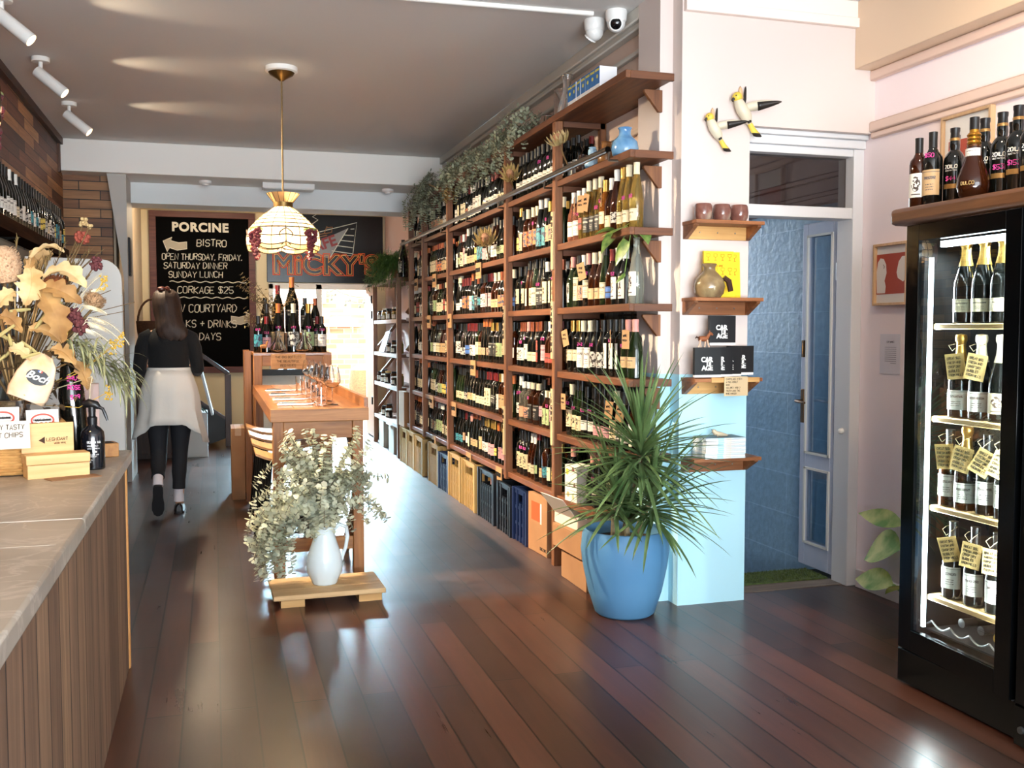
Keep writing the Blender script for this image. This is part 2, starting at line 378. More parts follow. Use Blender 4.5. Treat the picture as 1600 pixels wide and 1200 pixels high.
def strokes(text, h, jit=0.0, aspect=0.62, gap=0.32):
    """handwriting: (polylines in the plane, total width)"""
    out = []; x = 0.0; w = h * aspect
    for ch in text:
        g = GL.get(ch.upper())
        if ch == ' ': x += w * 0.75; continue
        if g is None: continue
        dy = rnd(-jit, jit) * h; sl = rnd(-jit, jit)
        for pl in g.split('|'):
            pts = []
            for q in pl.split():
                a, c = int(q[0]) / 4, int(q[1]) / 6
                if ch in "1I,'.": a -= .32
                pts.append((x + a * w + (sl + 0.08) * c * h * 0.6 + rnd(-jit, jit) * w * 0.3, c * h + dy + rnd(-jit, jit) * h * 0.15))
            out.append(pts)
        x += w * ((0.35 if ch in "1I,'." else 1) + gap)
    return out, x
def write(b, text, x, z, h, r, M, jit=0.08, align='L', n=4, mi=0, aspect=0.62):
    """tubes of chalk, paint or ink in the local x-z plane"""
    pl, w = strokes(text, h, jit, aspect)
    x0 = x - (w / 2 if align == 'C' else w if align == 'R' else 0)
    for p in pl: b.tube([M @ Vector((x0 + a, 0, z + c)) for a, c in p], r, n, mi=mi)
def text_mesh(body, size, extrude=0.002, offset=0.0, outline=0.0, spacing=1.0, shear=0.0):
    c = bpy.data.curves.new('lettering', 'FONT'); c.body = body; c.size = size; c.align_x = 'CENTER'; c.offset = offset; c.space_character = spacing; c.shear = shear
    if outline: c.fill_mode = 'NONE'; c.bevel_depth = outline; c.bevel_resolution = 1; c.resolution_u = 4
    else: c.extrude = extrude; c.resolution_u = 4
    o = bpy.data.objects.new('lettering', c); COL.objects.link(o)
    dg = bpy.context.evaluated_depsgraph_get(); dg.update()
    me = bpy.data.meshes.new_from_object(o.evaluated_get(dg)); bpy.data.objects.remove(o); bpy.data.curves.remove(c)
    me.materials.clear(); return me
def lettering(name, body, size, mat, parent, loc, rot=(pi / 2, 0, 0), **k):
    me = text_mesh(body, size, **k); me.materials.append(mat)
    return link(name, me, parent, loc, rot)

# ================================================================== the setting
floor_m = planks('floor_boards', (1, 0), 2.3, 0.132, '#301a13', '#553226', '#120905', 1, rough=0.25, mortar=0.03, bump=0.12, dark=0.6, coat=0.0, rvar=0.1, third='#46291e', worn=(.5, 4.93))
ceil_m = P('ceiling_paint', '#d6d4d1', 0.75, bump=0.02, bscale=8)
white_m = P('white_paint', '#f0ede7', 0.6)
grey_m = P('grey_white_paint', '#dde1e2', 0.6)
cream_m = P('cream_paint', '#ead7af', 0.65)
pink_m = P('pale_pink_paint', '#f6e9ec', 0.6, bump=0.02, bscale=20)
rose_m = P('dusty_rose_paint', '#c9988a', 0.7)
lwood_m = planks('reclaimed_boards', (1, 2), 0.62, 0.088, '#563424', '#d09a66', '#0f0805', 1, rough=0.55, mortar=0.03, bump=0.6, dark=0.55, third='#85533a')
lwood2_m = planks('reclaimed_boards_across', (0, 2), 0.5, 0.085, '#6a4028', '#b88452', '#0f0805', 0, rough=0.55, mortar=0.05, bump=0.6, dark=0.5)
groove_m = planks('grooved_panelling', (2, 1), 3.0, 0.09, '#7f8788', '#8e9593', '#3c4244', 2, rough=0.7, mortar=0.06, bump=0.4, dark=0.92)

b = B().box(-1.45, 2.3, -2.6, 13.5, -0.06, 0).box(2.3, 3.5, -2.6, 4.64, -0.06, 0)
struct('floor', b, floor_m)
b = B().box(-1.45, 2.4, -2.7, 13.6, 3.15, 3.25).box(2.4, 3.55, -2.7, 4.9, 3.15, 3.25)
struct('ceiling', b, ceil_m)
struct('wall_left', B().box(-1.45, -1.32, -2.6, 9.95, 0, 3.15), lwood_m)
b = B().box(-1.32, -0.90, 9.95, 10.05, 0, 2.86)
struct('wall_left_return', b, lwood2_m)
struct('wall_rear_side', B().box(-1.0, -0.88, 10.05, 13.5, 0, 3.15), P('stair_wall_paint', '#c9b59a', 0.7))
struct('trim_wall_board', B().box(-1.345, -1.30, 9.66, 9.72, 2.84, 3.15), wood('dark_oak', '#3b2214', '#6a4026', 'Z'))
struct('trim_left_cornice', B().box(-1.32, -1.28, -2.6, 9.72, 3.09, 3.15), wood('dark_oak_y', '#2b1810', '#4a2b1b', 'Y'))
struct('beam_front', B().box(-1.32, 2.27, 9.72, 10.3, 2.86, 3.15), white_m, bevel=0.006)
struct('beam_rear', B().box(-0.86, 2.27, 10.3, 10.7, 2.66, 3.15), grey_m, bevel=0.004)
struct('wall_stair_splay', B().prism([(-0.925, 2.86), (-0.76, 2.86), (-0.76, 0), (-0.80, 0), (-0.795, 1.9)], 0.65, T(0, 9.78, 0)), P('splay_paint', '#b5b2ac', 0.6))

# shop wall behind the bottles: grooved board below, painted with picture mouldings above, rose paint past the shelves
struct('wall_beside_shelves', B().box(2.27, 2.39, 4.64, 10.3, 0, 2.36), groove_m)
struct('wall_beside_shelves_upper', B().box(2.27, 2.39, 4.64, 10.3, 2.36, 3.15), P('upper_wall_paint', '#d9c2b4', 0.65))
struct('wall_shelf_rear', B().box(2.27, 2.39, 10.3, 13.5, 0, 3.15), P('rear_wall_paint', '#cfa99c', 0.65))
b = B()
b.box(2.19, 2.27, 4.89, 9.72, 3.08, 3.15).box(2.215, 2.27, 4.89, 9.72, 3.05, 3.085).box(2.235, 2.27, 4.89, 9.72, 2.93, 2.955)
struct('trim_cornice', b, P('cornice_paint', '#c4beb4', 0.6), bevel=0.008)
b = B().box(2.24, 2.27, 4.89, 9.72, 2.50, 2.53).box(2.235, 2.27, 4.89, 9.72, 2.36, 2.42)
struct('trim_picture_rail', b, P('picture_rail_paint', '#c9b8a8', 0.6), bevel=0.006)

# pillar at the end of the shelves: pale pink over sky blue, a painted line at hip height
def paint_mat():
    m, n, l, bs = newmat('pillar_paint')
    g = n.new('ShaderNodeNewGeometry'); sp = n.new('ShaderNodeSeparateXYZ'); l.new(g.outputs['Position'], sp.inputs[0])
    f = mth(n, l, 'GREATER_THAN', sp.outputs[2], 1.195)
    l.new(mixc(n, l, f, lin('#b4e2f0'), lin('#d6c8c1')), bs.inputs['Base Color']); bs.inputs['Roughness'].default_value = 0.55
    return m
pil_m = paint_mat()
b = B().box(2.19, 2.40, 4.625, 4.89, 0, 3.15).box(2.262, 2.649, 4.52, 4.74, 0, 2.47)
struct('pillar_painted', b, pil_m)
b = B().box(2.262, 3.42, 4.52, 4.72, 2.47, 3.15)
struct('wall_over_door', b, pil_m)
b = B().box(2.268, 3.30, 4.485, 4.52, 3.01, 3.06).box(2.268, 3.30, 4.50, 4.52, 3.06, 3.15)
struct('trim_over_door', b, P('over_door_trim', '#eedfd6', 0.6), bevel=0.004)
# right wall with its boxed beam and mouldings
struct('wall_right', B().box(3.40, 3.52, -2.6, 4.64, 0, 3.15), pink_m)
struct('beam_boxed', B().box(3.27, 3.40, -2.6, 4.52, 2.80, 3.15), P('boxed_beam_paint', '#e2c8ac', 0.6), bevel=0.004)
b = B().box(3.365, 3.40, -2.6, 4.52, 2.745, 2.80).box(3.365, 3.40, -2.6, 4.52, 2.475, 2.53).box(3.375, 3.40, -2.6, 4.52, 2.44, 2.475)
struct('trim_right_mouldings', b, P('moulding_paint', '#e3c9bb', 0.6), bevel=0.008)
struct('baseboard_right', B().box(3.378, 3.40, -2.6, 4.58, 0, 0.10), P('baseboard_paint', '#e4dad6', 0.5), bevel=0.004)
# shop front behind the camera
b = B().box(-1.45, -0.9, -2.7, -2.6, 0, 3.15).box(2.9, 3.52, -2.7, -2.6, 0, 3.15).box(-0.9, 2.9, -2.7, -2.6, 0, 0.55).box(-0.9, 2.9, -2.7, -2.6, 2.9, 3.15)
struct('wall_front', b, white_m)

# door frame, transom window and the narrow glazed leaf standing open
frame_m = P('door_frame_paint', '#d7d7d8', 0.5, bump=0.05, bscale=30)
leaf_m = mottled('worn_lilac_paint', '#aab4c8', '#b8bccb', 9, 0.5, 0.06)
b = B().box(3.335, 3.40, 4.60, 4.74, 0, 2.40).box(2.649, 2.70, 4.62, 4.74, 2.03, 2.40).box(2.649, 3.40, 4.61, 4.73, 2.36, 2.40).box(2.649, 3.40, 4.61, 4.73, 2.025, 2.085)
b.box(2.649, 3.40, 4.585, 4.74, 2.40, 2.445).box(2.649, 3.40, 4.56, 4.70, 2.445, 2.47)
fr = struct('door_frame', b, frame_m, bevel=0.004)
struct('window_transom', B().box(2.70, 3.335, 4.67, 4.678, 2.085, 2.36), glassmat('transom_glass', '#cfc8c4', 0.01, 0.02))
b = B(); b.box(3.355, 3.40, 4.75, 4.80, 0.02, 2.045).box(3.355, 3.40, 5.045, 5.10, 0.02, 2.045).box(3.355, 3.40, 4.80, 5.045, 1.965, 2.045)
b.box(3.355, 3.40, 4.80, 5.045, 0.60, 0.70).box(3.355, 3.40, 4.80, 5.045, 0.02, 0.165)
d1 = struct('door_1', b, leaf_m, bevel=0.005)
part('glass_pane', B().box(3.374, 3.382, 4.80, 5.045, 0.70, 1.965).box(3.374, 3.382, 4.80, 5.045, 0.165, 0.60), glassmat('door_glass', '#dfe8ee', 0.0, 0.12), d1)
b = B()
for (y0, y1) in ((4.797, 4.812), (5.033, 5.048)):
    b.box(3.346, 3.356, y0, y1, 0.69, 1.975).box(3.346, 3.356, y0, y1, 0.155, 0.61)
for z in (0.69, 1.963, 0.155, 0.598): b.box(3.346, 3.356, 4.80, 5.045, z, z + 0.013)
part('glazing_bead', b, P('bead_paint', '#dcdad2', 0.5), d1)
brass_m = P('aged_brass', '#6b4b2c', 0.35, 0.9)
b = B().box(3.345, 3.356, 5.055, 5.088, 0.87, 1.07)
part('handle_plate', b, brass_m, d1, bevel=0.003)
b = B(); b.tube([(3.35, 5.07, 1.0), (3.30, 5.07, 1.0), (3.296, 5.06, 1.0), (3.296, 4.97, 0.995)], [0.009, 0.009, 0.009, 0.007], 8)
part('door_handle', b, brass_m, d1)
part('bolt', B().tube([(3.345, 5.07, 1.28), (3.345, 5.07, 1.34)], 0.006, 6).box(3.343, 3.355, 5.06, 5.08, 1.26, 1.36), brass_m, d1)
for z in (1.75, 0.28):
    b = B(); b.tube([(3.349, 4.752, z - 0.05), (3.349, 4.752, z + 0.05)], 0.008, 8).box(3.352, 3.357, 4.755, 4.785, z - 0.05, z + 0.05)
    part('hinge', b, P('painted_steel', '#b9bcc2', 0.4, 0.4), d1)
part('knob', B().ball((3.328, 4.66, 0.86), 0.018, 12), white_m, fr)
struct('trim_threshold', B().box(2.649, 3.40, 4.64, 4.76, -0.06, 0.004), wood('weathered_sill', '#5c5048', '#8b7d70', 'X', 0.8))

# blue passage behind the door
def block_mat():
    m, n, l, bs = newmat('blue_blockwork')
    tc = n.new('ShaderNodeTexCoord'); sp = n.new('ShaderNodeSeparateXYZ'); l.new(tc.outputs['Object'], sp.inputs[0])
    cb = n.new('ShaderNodeCombineXYZ'); l.new(sp.outputs[1], cb.inputs[0]); l.new(sp.outputs[2], cb.inputs[1])
    br = n.new('ShaderNodeTexBrick'); l.new(cb.outputs[0], br.inputs['Vector']); br.inputs['Scale'].default_value = 1
    br.inputs['Brick Width'].default_value = 0.9; br.inputs['Row Height'].default_value = 0.255; br.inputs['Mortar Size'].default_value = 0.004; br.offset = 0.5
    br.inputs['Color1'].default_value = lin('#8eabbe'); br.inputs['Color2'].default_value = lin('#87a5ba'); br.inputs['Mortar'].default_value = lin('#9bb9cd')
    t = n.new('ShaderNodeTexNoise'); t.inputs['Scale'].default_value = 22; t.inputs['Detail'].default_value = 6; l.new(tc.outputs['Object'], t.inputs['Vector'])
    r = ramp(n, [(0.3, (0.85, 0.85, 0.85, 1)), (0.7, (1.1, 1.1, 1.1, 1))]); l.new(t.outputs['Fac'], r.inputs['Fac'])
    l.new(mixc(n, l, 1.0, br.outputs['Color'], r.outputs['Color'], 'MULTIPLY'), bs.inputs['Base Color']); bs.inputs['Roughness'].default_value = 0.33
    bp = n.new('ShaderNodeBump'); bp.inputs['Strength'].default_value = 0.35; bp.inputs['Distance'].default_value = 0.01
    l.new(mth(n, l, 'ADD', t.outputs['Fac'], br.outputs['Fac']), bp.inputs['Height']); l.new(bp.outputs['Normal'], bs.inputs['Normal'])
    return m
blue_m = block_mat(); maroon_m = P('maroon_paint', '#5d3c36', 0.5)
struct('wall_passage_right', B().box(3.46, 3.56, 4.74, 9.2, -1.0, 2.16), blue_m)
struct('wall_passage_left', B().box(2.40, 2.46, 4.9, 9.2, -1.0, 2.8), P('passage_wall_paint', '#5b86a8', 0.6))
struct('wall_passage_end', B().box(2.40, 3.56, 9.2, 9.3, -1.0, 2.8), P('passage_end_paint', '#7aa0bb', 0.6))
struct('ceiling_passage', B().box(2.40, 3.56, 4.74, 9.3, 2.72, 2.8), maroon_m)
b = B().box(3.44, 3.56, 4.74, 9.2, 2.16, 2.72).box(3.40, 3.46, 4.74, 9.2, 2.16, 2.20).box(3.42, 3.46, 4.74, 9.2, 2.20, 2.23).box(3.41, 3.46, 4.74, 9.2, 2.30, 2.33)
struct('trim_passage_cornice', b, P('passage_cornice_paint', '#7d5550', 0.5), bevel=0.006)
struct('floor_passage', B().box(2.42, 3.46, 4.76, 5.0, -0.5, -0.002).box(2.42, 3.46, 5.0, 9.2, -0.5, -0.4), P('passage_floor_paint', '#2a2624', 0.7))
b = B().box(2.66, 3.33, 4.765, 4.985, -0.002, 0.012)
for i in range(2600):
    x, y = rnd(2.665, 3.325), rnd(4.77, 4.98); a = rnd(0, 6.28); h = rnd(0.006, 0.013); q = 0.0022
    b.add([(x - q * cos(a), y - q * sin(a), 0.011), (x + q * cos(a), y + q * sin(a), 0.011), (x + rnd(-.004, .004), y + rnd(-.004, .004), 0.012 + h)], [(0, 1, 2)])
tag(part('door_mat', b, mottled('green_turf', '#31401c', '#55662f', 40, 0.9), recalc=False), 'green artificial turf mat lying inside the blue passage doorway', 'mat')

# rear of the shop: back wall with a glazed courtyard door and window
b = B().box(-1.0, 0.72, 13.5, 13.62, 0, 3.25).box(2.06, 2.40, 13.5, 13.62, 0, 3.25).box(0.72, 2.06, 13.5, 13.62, 2.04, 3.25).box(0.72, 1.32, 13.5, 13.62, 0, 0.86)
struct('wall_back', b, cream_m)
wf = P('white_frame_paint', '#f0ece4', 0.5)
b = B().box(0.70, 0.76, 13.46, 13.60, 0.86, 2.04).box(1.32, 1.40, 13.46, 13.60, 0, 2.04).box(2.01, 2.07, 13.46, 13.60, 0, 2.04).box(0.70, 2.07, 13.46, 13.60, 1.97, 2.05).box(0.76, 1.32, 13.46, 13.60, 0.86, 0.90)
struct('door_frame_courtyard', b, wf, bevel=0.004)
struct('window_courtyard', B().box(0.76, 1.32, 13.53, 13.538, 0.90, 1.97), glassmat('window_glass', '#f4f8fa', 0.0, 0.02))
struct('trim_window_sill', B().box(0.55, 1.34, 13.36, 13.50, 0.82, 0.90), P('black_sill', '#16120f', 0.4), bevel=0.004)
struct('wall_window_panel', B().box(0.55, 1.33, 13.44, 13.50, 0, 0.82), P('panel_white', '#ece6da', 0.6))
struct('trim_back_head', B().box(-0.88, 2.27, 13.40, 13.5, 2.97, 3.02), cream_m, bevel=0.006)
d2b = B().box(1.985, 2.03, 12.72, 13.42, 0.02, 2.0)
d2 = struct('door_2', d2b, wood('door_timber', '#4a2a1a', '#7a4a30', 'Z'), bevel=0.006)
b = B()
for z in (1.82, 1.62, 0.5): b.box(1.955, 1.99, 12.76, 12.82, z - 0.05, z + 0.05)
part('bolt_plate', b, P('dark_iron', '#2a2220', 0.5, 0.6), d2)
# courtyard
brick_m = None
def brick_mat():
    m, n, l, bs = newmat('courtyard_brick')
    tc = n.new('ShaderNodeTexCoord'); sp = n.new('ShaderNodeSeparateXYZ'); l.new(tc.outputs['Object'], sp.inputs[0])
    cb = n.new('ShaderNodeCombineXYZ'); l.new(mth(n, l, 'ADD', sp.outputs[0], sp.outputs[1]), cb.inputs[0]); l.new(sp.outputs[2], cb.inputs[1])
    br = n.new('ShaderNodeTexBrick'); l.new(cb.outputs[0], br.inputs['Vector']); br.inputs['Scale'].default_value = 1
    br.inputs['Brick Width'].default_value = 0.235; br.inputs['Row Height'].default_value = 0.085; br.inputs['Mortar Size'].default_value = 0.006
    br.inputs['Color1'].default_value = lin('#94543f'); br.inputs['Color2'].default_value = lin('#bd8268'); br.inputs['Mortar'].default_value = lin('#b8a699'); br.inputs['Bias'].default_value = 0.2
    l.new(br.outputs['Color'], bs.inputs['Base Color']); bs.inputs['Roughness'].default_value = 0.85
    bp = n.new('ShaderNodeBump'); bp.inputs['Strength'].default_value = 0.4; bp.inputs['Distance'].default_value = 0.008; bp.invert = True
    l.new(br.outputs['Fac'], bp.inputs['Height']); l.new(bp.outputs['Normal'], bs.inputs['Normal'])
    return m
brick_m = brick_mat()
struct('wall_courtyard', B().box(-1.5, 4.6, 16.6, 16.8, -0.1, 2.5).box(4.4, 4.6, 13.62, 16.6, -0.1, 2.5), brick_m)
struct('floor_courtyard', B().box(-1.5, 4.6, 13.5, 16.8, -0.1, -0.01), P('courtyard_paving', '#8f8a84', 0.8))

# ================================================================== the long wall of wine
sw_y = wood('shelf_timber_long', '#4a2817', '#7f4e2f', 'Y', 0.5); sw_z = wood('shelf_timber_upright', '#5a3420', '#8f5d39', 'Z', 0.5); sw_x = wood('shelf_timber_cross', '#472718', '#77492c', 'X', 0.5)
iron_m = P('dark_steel', '#2a2725', 0.35, 0.9); kraft_m = P('kraft_card', '#a8825a', 0.8); ink_m = P('black_ink', '#1a1614', 0.7)
pink_ink = P('pink_paint_pen', '#d8489a', 0.5, emit=None)
LV = [2.68, 2.30, 1.925, 1.55, 1.175, 0.80, 0.43]
POSTS = [5.53, 6.55, 8.32, 9.38]
unit = thing('wine_shelving', 'long timber wine shelving covering the whole side wall behind the potted plant', 'shelving', (2.1, 7.4, 0))
def U(b): 
    b.v = [(x - 2.1, y - 7.4, z) for x, y, z in b.v]; return b
for i, z in enumerate(LV):
    y1 = 10.07 if i == 0 else 10.3; y0 = 5.1 if i == 6 else 4.45
    b = B(); xf = 1.93 if i == 0 else 1.955
    b.box(xf, 2.262, 4.90, y1, z - 0.028, z)
    if i < 6: b.box(xf, 2.185, y0, 4.90, z - 0.028, z)
    part('shelf', U(b), sw_y, unit)
    b = B().box(xf - 0.004, xf + 0.022, (y0 if i < 6 else 4.92) - .002, y1, z - 0.036, z + 0.002)
    part('front_lip', U(b), sw_y, unit, bevel=0.003)
    if i < 6: part('end_lip', U(B().box(xf + 0.022, 2.185, y0 - .002, y0 + 0.02, z - 0.036, z + .001)), sw_x, unit, bevel=.002)
    for y in POSTS + [10.05] if i < 6 else []:
        b = B().box(1.99, 2.255, y - 0.02, y + 0.02, z - 0.062, z - 0.03); part('cross_bar', U(b), sw_x, unit)
    if i < 6:
        M = T(0, 4.58, 0)
        b = B().prism([(2.185, z - 0.05), (2.085, z - 0.05), (2.085, z - 0.062), (2.165, z - 0.16), (2.185, z - 0.16)], 0.022, M)
        part('bracket', U(b), sw_z, unit, bevel=0.002)
for y in POSTS + [10.05]:
    part('post', U(B().box(1.935, 1.985, y - 0.025, y + 0.025, 0 if y < 6 else 0.38, LV[0] - 0.03 if y < 10 else 2.65)), sw_z, unit, bevel=0.003)
    part('rear_post', U(B().box(2.225, 2.262, y - 0.02, y + 0.02, 0, LV[0] - 0.03)), sw_z, unit)
b = B(); b.tube([(1.905, 4.62, 2.325), (1.905, 10.3, 2.325)], 0.017, 12, caps=False); b.tube([(1.905, 4.62, 2.325), (1.905, 10.3, 2.325)], 0.012, 12, caps=False)
for y in (4.6, 5.6, 6.6, 7.5, 8.4, 9.5): b.tube([(1.955, y, 2.27), (1.90, y, 2.27), (1.905, y, 2.31)], 0.007, 6)
part('ladder_rail', U(b), P('rail_steel', '#6b6259', 0.3, 0.9), unit)
# window grille against the wall in the end bay
b = B()
for z in (1.22, 1.36, 1.50, 1.62, 1.76): b.box(2.255, 2.265, 4.92, 5.3, z, z + 0.012)
for y in (4.96, 5.1, 5.24): b.box(2.255, 2.265, y, y + 0.012, 1.19, 1.86)
part('window_bars', U(b), P('black_bars', '#15171b', 0.5), unit)
# little signs hanging on the shelf edges, and the long name boards on the posts
signs = [(8.85, 1.925, 'SA RED'), (9.7, 1.925, 'RIESLING'), (7.28, 1.925, 'GRENACHE'), (8.25, 1.55, 'PINOT'), (9.1, 1.55, 'MERLOT'), (7.45, 1.175, 'SHIRAZ'), (8.1, 0.80, 'BLENDS'), (9.0, 0.80, 'GAMAY'), (7.6, 0.43, 'MALBEC'), (6.72, 0.43, 'MAGNUM'), (8.9, 0.43, 'FIANO')]
for y, z, w in signs:
    b = B().box(1.938, 1.944, y - 0.075, y + 0.075, z - 0.11, z + 0.01)
    s_ = part('shelf_sign', U(b), kraft_m, unit)
    b = B(); M = T(1.936, y + 0.06, z - 0.06) @ RZ(-pi / 2)
    write(b, w, 0, 0, 0.03, 0.0022, M, 0.05, aspect=0.5 if len(w) < 7 else 0.4); write(b, '- - - -', 0.01, -0.035, 0.02, 0.0015, M, 0.1)
    part('lettering', U(b), ink_m, s_)
for y, z, w in [(5.53, 1.95, 'ROSE'), (5.53, 1.42, 'GARNACHA'), (5.53, 0.9, 'LIGHT'), (6.55, 1.42, 'MEDIUM'), (6.55, 0.72, 'FULL'), (5.53, 2.0, '')]:
    if not w: continue
    b = B().box(1.925, 1.935, y - 0.02, y + 0.02, z - 0.17, z + 0.17)
    s_ = part('name_board', U(b), wood('pale_lath', '#a58a66', '#c9b08a', 'Z', 0.7), unit)
    b = B()
    for k, ch in enumerate(w): write(b, ch, 0, 0, 0.024, 0.002, T(1.923, y + 0.008, z + 0.12 - k * 0.036) @ RZ(-pi / 2), 0.03)
    part('lettering', U(b), ink_m, s_)

# ------------------------------------------------------------------ bottle kit
SH = {
 'bordeaux': ([(0, 0), (.034, 0), (.0372, .004), (.0375, .188), (.0352, .204), (.022, .222), (.0152, .238), (.0146, .29), (.0162, .291), (.0162, .299), (0, .3)], .0375, (.05, .15), (.238, .302, .0166)),
 'burgundy': ([(0, 0), (.036, 0), (.0402, .004), (.0405, .135), (.0385, .16), (.028, .195), (.018, .225), (.0152, .25), (.0148, .29), (.0164, .291), (.0164, .297), (0, .298)], .0405, (.04, .125), (.236, .3, .0172)),
 'champagne': ([(0, 0), (.04, 0), (.044, .004), (.0442, .13), (.042, .155), (.03, .2), (.019, .24), (.0155, .265), (.015, .3), (.017, .302), (.0175, .31), (0, .311)], .0442, (.03, .105), (.215, .318, .0215)),
 'alsace': ([(0, 0), (.033, 0), (.036, .004), (.0362, .14), (.033, .17), (.024, .225), (.0165, .265), (.0142, .285), (.0142, .32), (.016, .321), (.016, .329), (0, .33)], .0362, (.04, .125), (.27, .332, .0164)),
 'spirit': ([(0, 0), (.038, 0), (.0412, .004), (.0415, .165), (.0385, .185), (.024, .2), (.0165, .21), (.016, .235), (0, .236)], .0415, (.03, .13), (.226, .268, .0195)),
 'short': ([(0, 0), (.031, 0), (.034, .004), (.0342, .13), (.03, .15), (.018, .175), (.0135, .19), (.013, .225), (.0145, .226), (.0145, .232), (0, .233)], .0342, (.03, .105), (.192, .236, .0152)),
 'sherry': ([(0, 0), (.035, 0), (.0385, .004), (.0388, .165), (.037, .182), (.026, .202), (.0165, .212), (.0185, .228), (.0175, .245), (.0145, .26), (.0142, .292), (0, .293)], .0388, (.04, .16), (.255, .3, .0172)),
 'magnum': ([(0, 0), (.048, 0), (.053, .005), (.0535, .19), (.05, .22), (.036, .27), (.022, .315), (.0175, .345), (.0172, .395), (.0195, .397), (.0195, .406), (0, .407)], .0535, (.05, .17), (.33, .41, .0205)),
}
GLS = {'dark': P('dark_bottle_glass', '#0b0d0b', 0.08, coat=0.3), 'green': P('green_bottle_glass', '#1c2a14', 0.07, trans=0.25), 'amber': P('amber_bottle_glass', '#3d1a08', 0.06, trans=0.45),
       'clear': P('clear_bottle_glass', '#e6ddc6', 0.03, trans=0.9), 'straw': P('straw_wine_glass', '#d9b45c', 0.04, trans=0.85), 'pink': P('rose_wine_glass', '#d98a6a', 0.04, trans=0.75), 'orange': P('orange_wine_glass', '#c9772c', 0.05, trans=0.7)}
CAPS = {n: P(n + '_capsule', c, r, m) for n, c, r, m in [('black', '#141313', .35, 0), ('red', '#6e1a1c', .35, .2), ('cream', '#ddd0b0', .5, 0), ('gold', '#b8924a', .3, .8), ('white', '#e3e0d8', .45, 0), ('orange', '#b5622c', .4, 0), ('rose', '#c98a80', .45, 0), ('blue', '#2f4e86', .4, 0), ('copper', '#8a4a30', .35, .6)]}
LCOL = [('cream', '#d6c8a6', 'text', 7), ('white', '#dad6cc', 'text', 5), ('cream', '#d3c39d', 'art', 5), ('white', '#d9d4c8', 'art', 4), ('buff', '#bf9f74', 'text', 4), ('peach', '#cc9475', 'art', 3), ('pink', '#c99396', 'text', 2),
        ('yellow', '#d8bd58', 'band', 1), ('orange', '#c9713c', 'blot', 2), ('teal', '#3c8a96', 'blot', 1), ('blue', '#3f6bb0', 'band', 1), ('red', '#9c3a30', 'band', 1), ('sage', '#93a678', 'art', 1), ('black', '#1d1b1a', 'text', 2), ('grey', '#b9b6ae', 'blot', 2)]
LM = {}
for n_, c_, st, w_ in LCOL: LM[(n_, st)] = labelmat('%s_%s_label' % (n_, st), c_, '#d8d0c0' if n_ == 'black' else random.choice(['#2a2320', '#3a2b24', '#5a2a22', '#24324a']), st)
LPICK = [(n_, st) for n_, c_, st, w_ in LCOL for _ in range(w_)]
MC = {}
def cached(key, fn):
    if key not in MC: MC[key] = fn()
    return MC[key]
PRICES = ['$28', '$32', '$36', '$42', '$45', '$55', '$60', '$24']
def price_mesh(r, z, w, h=0.017):
    b = B(); pl, wd = strokes(w, h, 0.06)
    for p in pl: b.tube([((r + .0008) * cos(pi - (a - wd / 2) / r), (r + .0008) * sin(pi - (a - wd / 2) / r), z + c) for a, c in p], 0.0013, 4)
    return mesh(b, 'price_writing', pink_ink, False)
def bottle(name, shape, gl, cap, lab, lv=0, price=None, seg=14, text=None):
    """root = the glass; capsule, label and price are its children"""
    prof, R, (l0, l1), (c0, c1, cr) = SH[shape]
    o = bpy.data.objects.new(name, cached(('g', shape, gl, seg), lambda: mesh(B().lathe(prof, seg), name, GLS[gl]))); COL.objects.link(o)
    if cap:
        def cm():
            def rr(z):
                for (ra, za), (rb, zb) in zip(prof, prof[1:]):
                    if za <= z <= zb and zb > za: return ra + (rb - ra) * (z - za) / (zb - za)
                return 0.015
            top = prof[-1][1]
            if shape == 'champagne': pts = [(rr(c0) + .0012, c0), (rr(c0 + .03) + .0012, c0 + .03), (.0168, .27), (.0175, .285), (.0215, .292), (.0222, .305), (.0195, .316), (0, .319)]
            elif shape == 'spirit': pts = [(cr, c0), (cr, c1), (0, c1 + .001)]
            else: pts = [(rr(c0) + .0012, c0), (rr(c0 + .02) + .0012, c0 + .02), (cr, top - .012), (cr + .0004, top), (0, top + .001)]
            return mesh(B().lathe(pts, seg), 'capsule', CAPS[cap])
        link('capsule', cached(('c', shape, cap, seg), cm), o)
    if lab:
        dz = (l1 - l0)
        z0, z1, sp = [(l0, l1, 2.1), (l0 + dz * .15, l1 - dz * .2, 1.9), (l0 - dz * .1, l1 + dz * .25, 1.6), (l0, l0 + dz * .7, 2.6)][lv]
        link('label', cached(('l', shape, lab, lv), lambda: mesh(B().arc(R + .0007, z0, z1, pi - sp / 2, pi + sp / 2, 8), 'label', LM[lab] if lab in LM else MATS[lab], False)), o)
    if price:
        z = SH[shape][2][1] + 0.03
        link('price_writing', cached(('p', shape, price), lambda: price_mesh(R, z, price)), o)
    return o
ORD = 'first second third fourth fifth sixth seventh eighth ninth tenth eleventh twelfth thirteenth fourteenth fifteenth sixteenth seventeenth eighteenth nineteenth twentieth twenty-first twenty-second twenty-third twenty-fourth twenty-fifth twenty-sixth twenty-seventh twenty-eighth'.split()
GW = {'dark': 'dark', 'green': 'green', 'amber': 'amber', 'clear': 'clear', 'straw': 'straw', 'pink': 'rosé', 'orange': 'orange'}
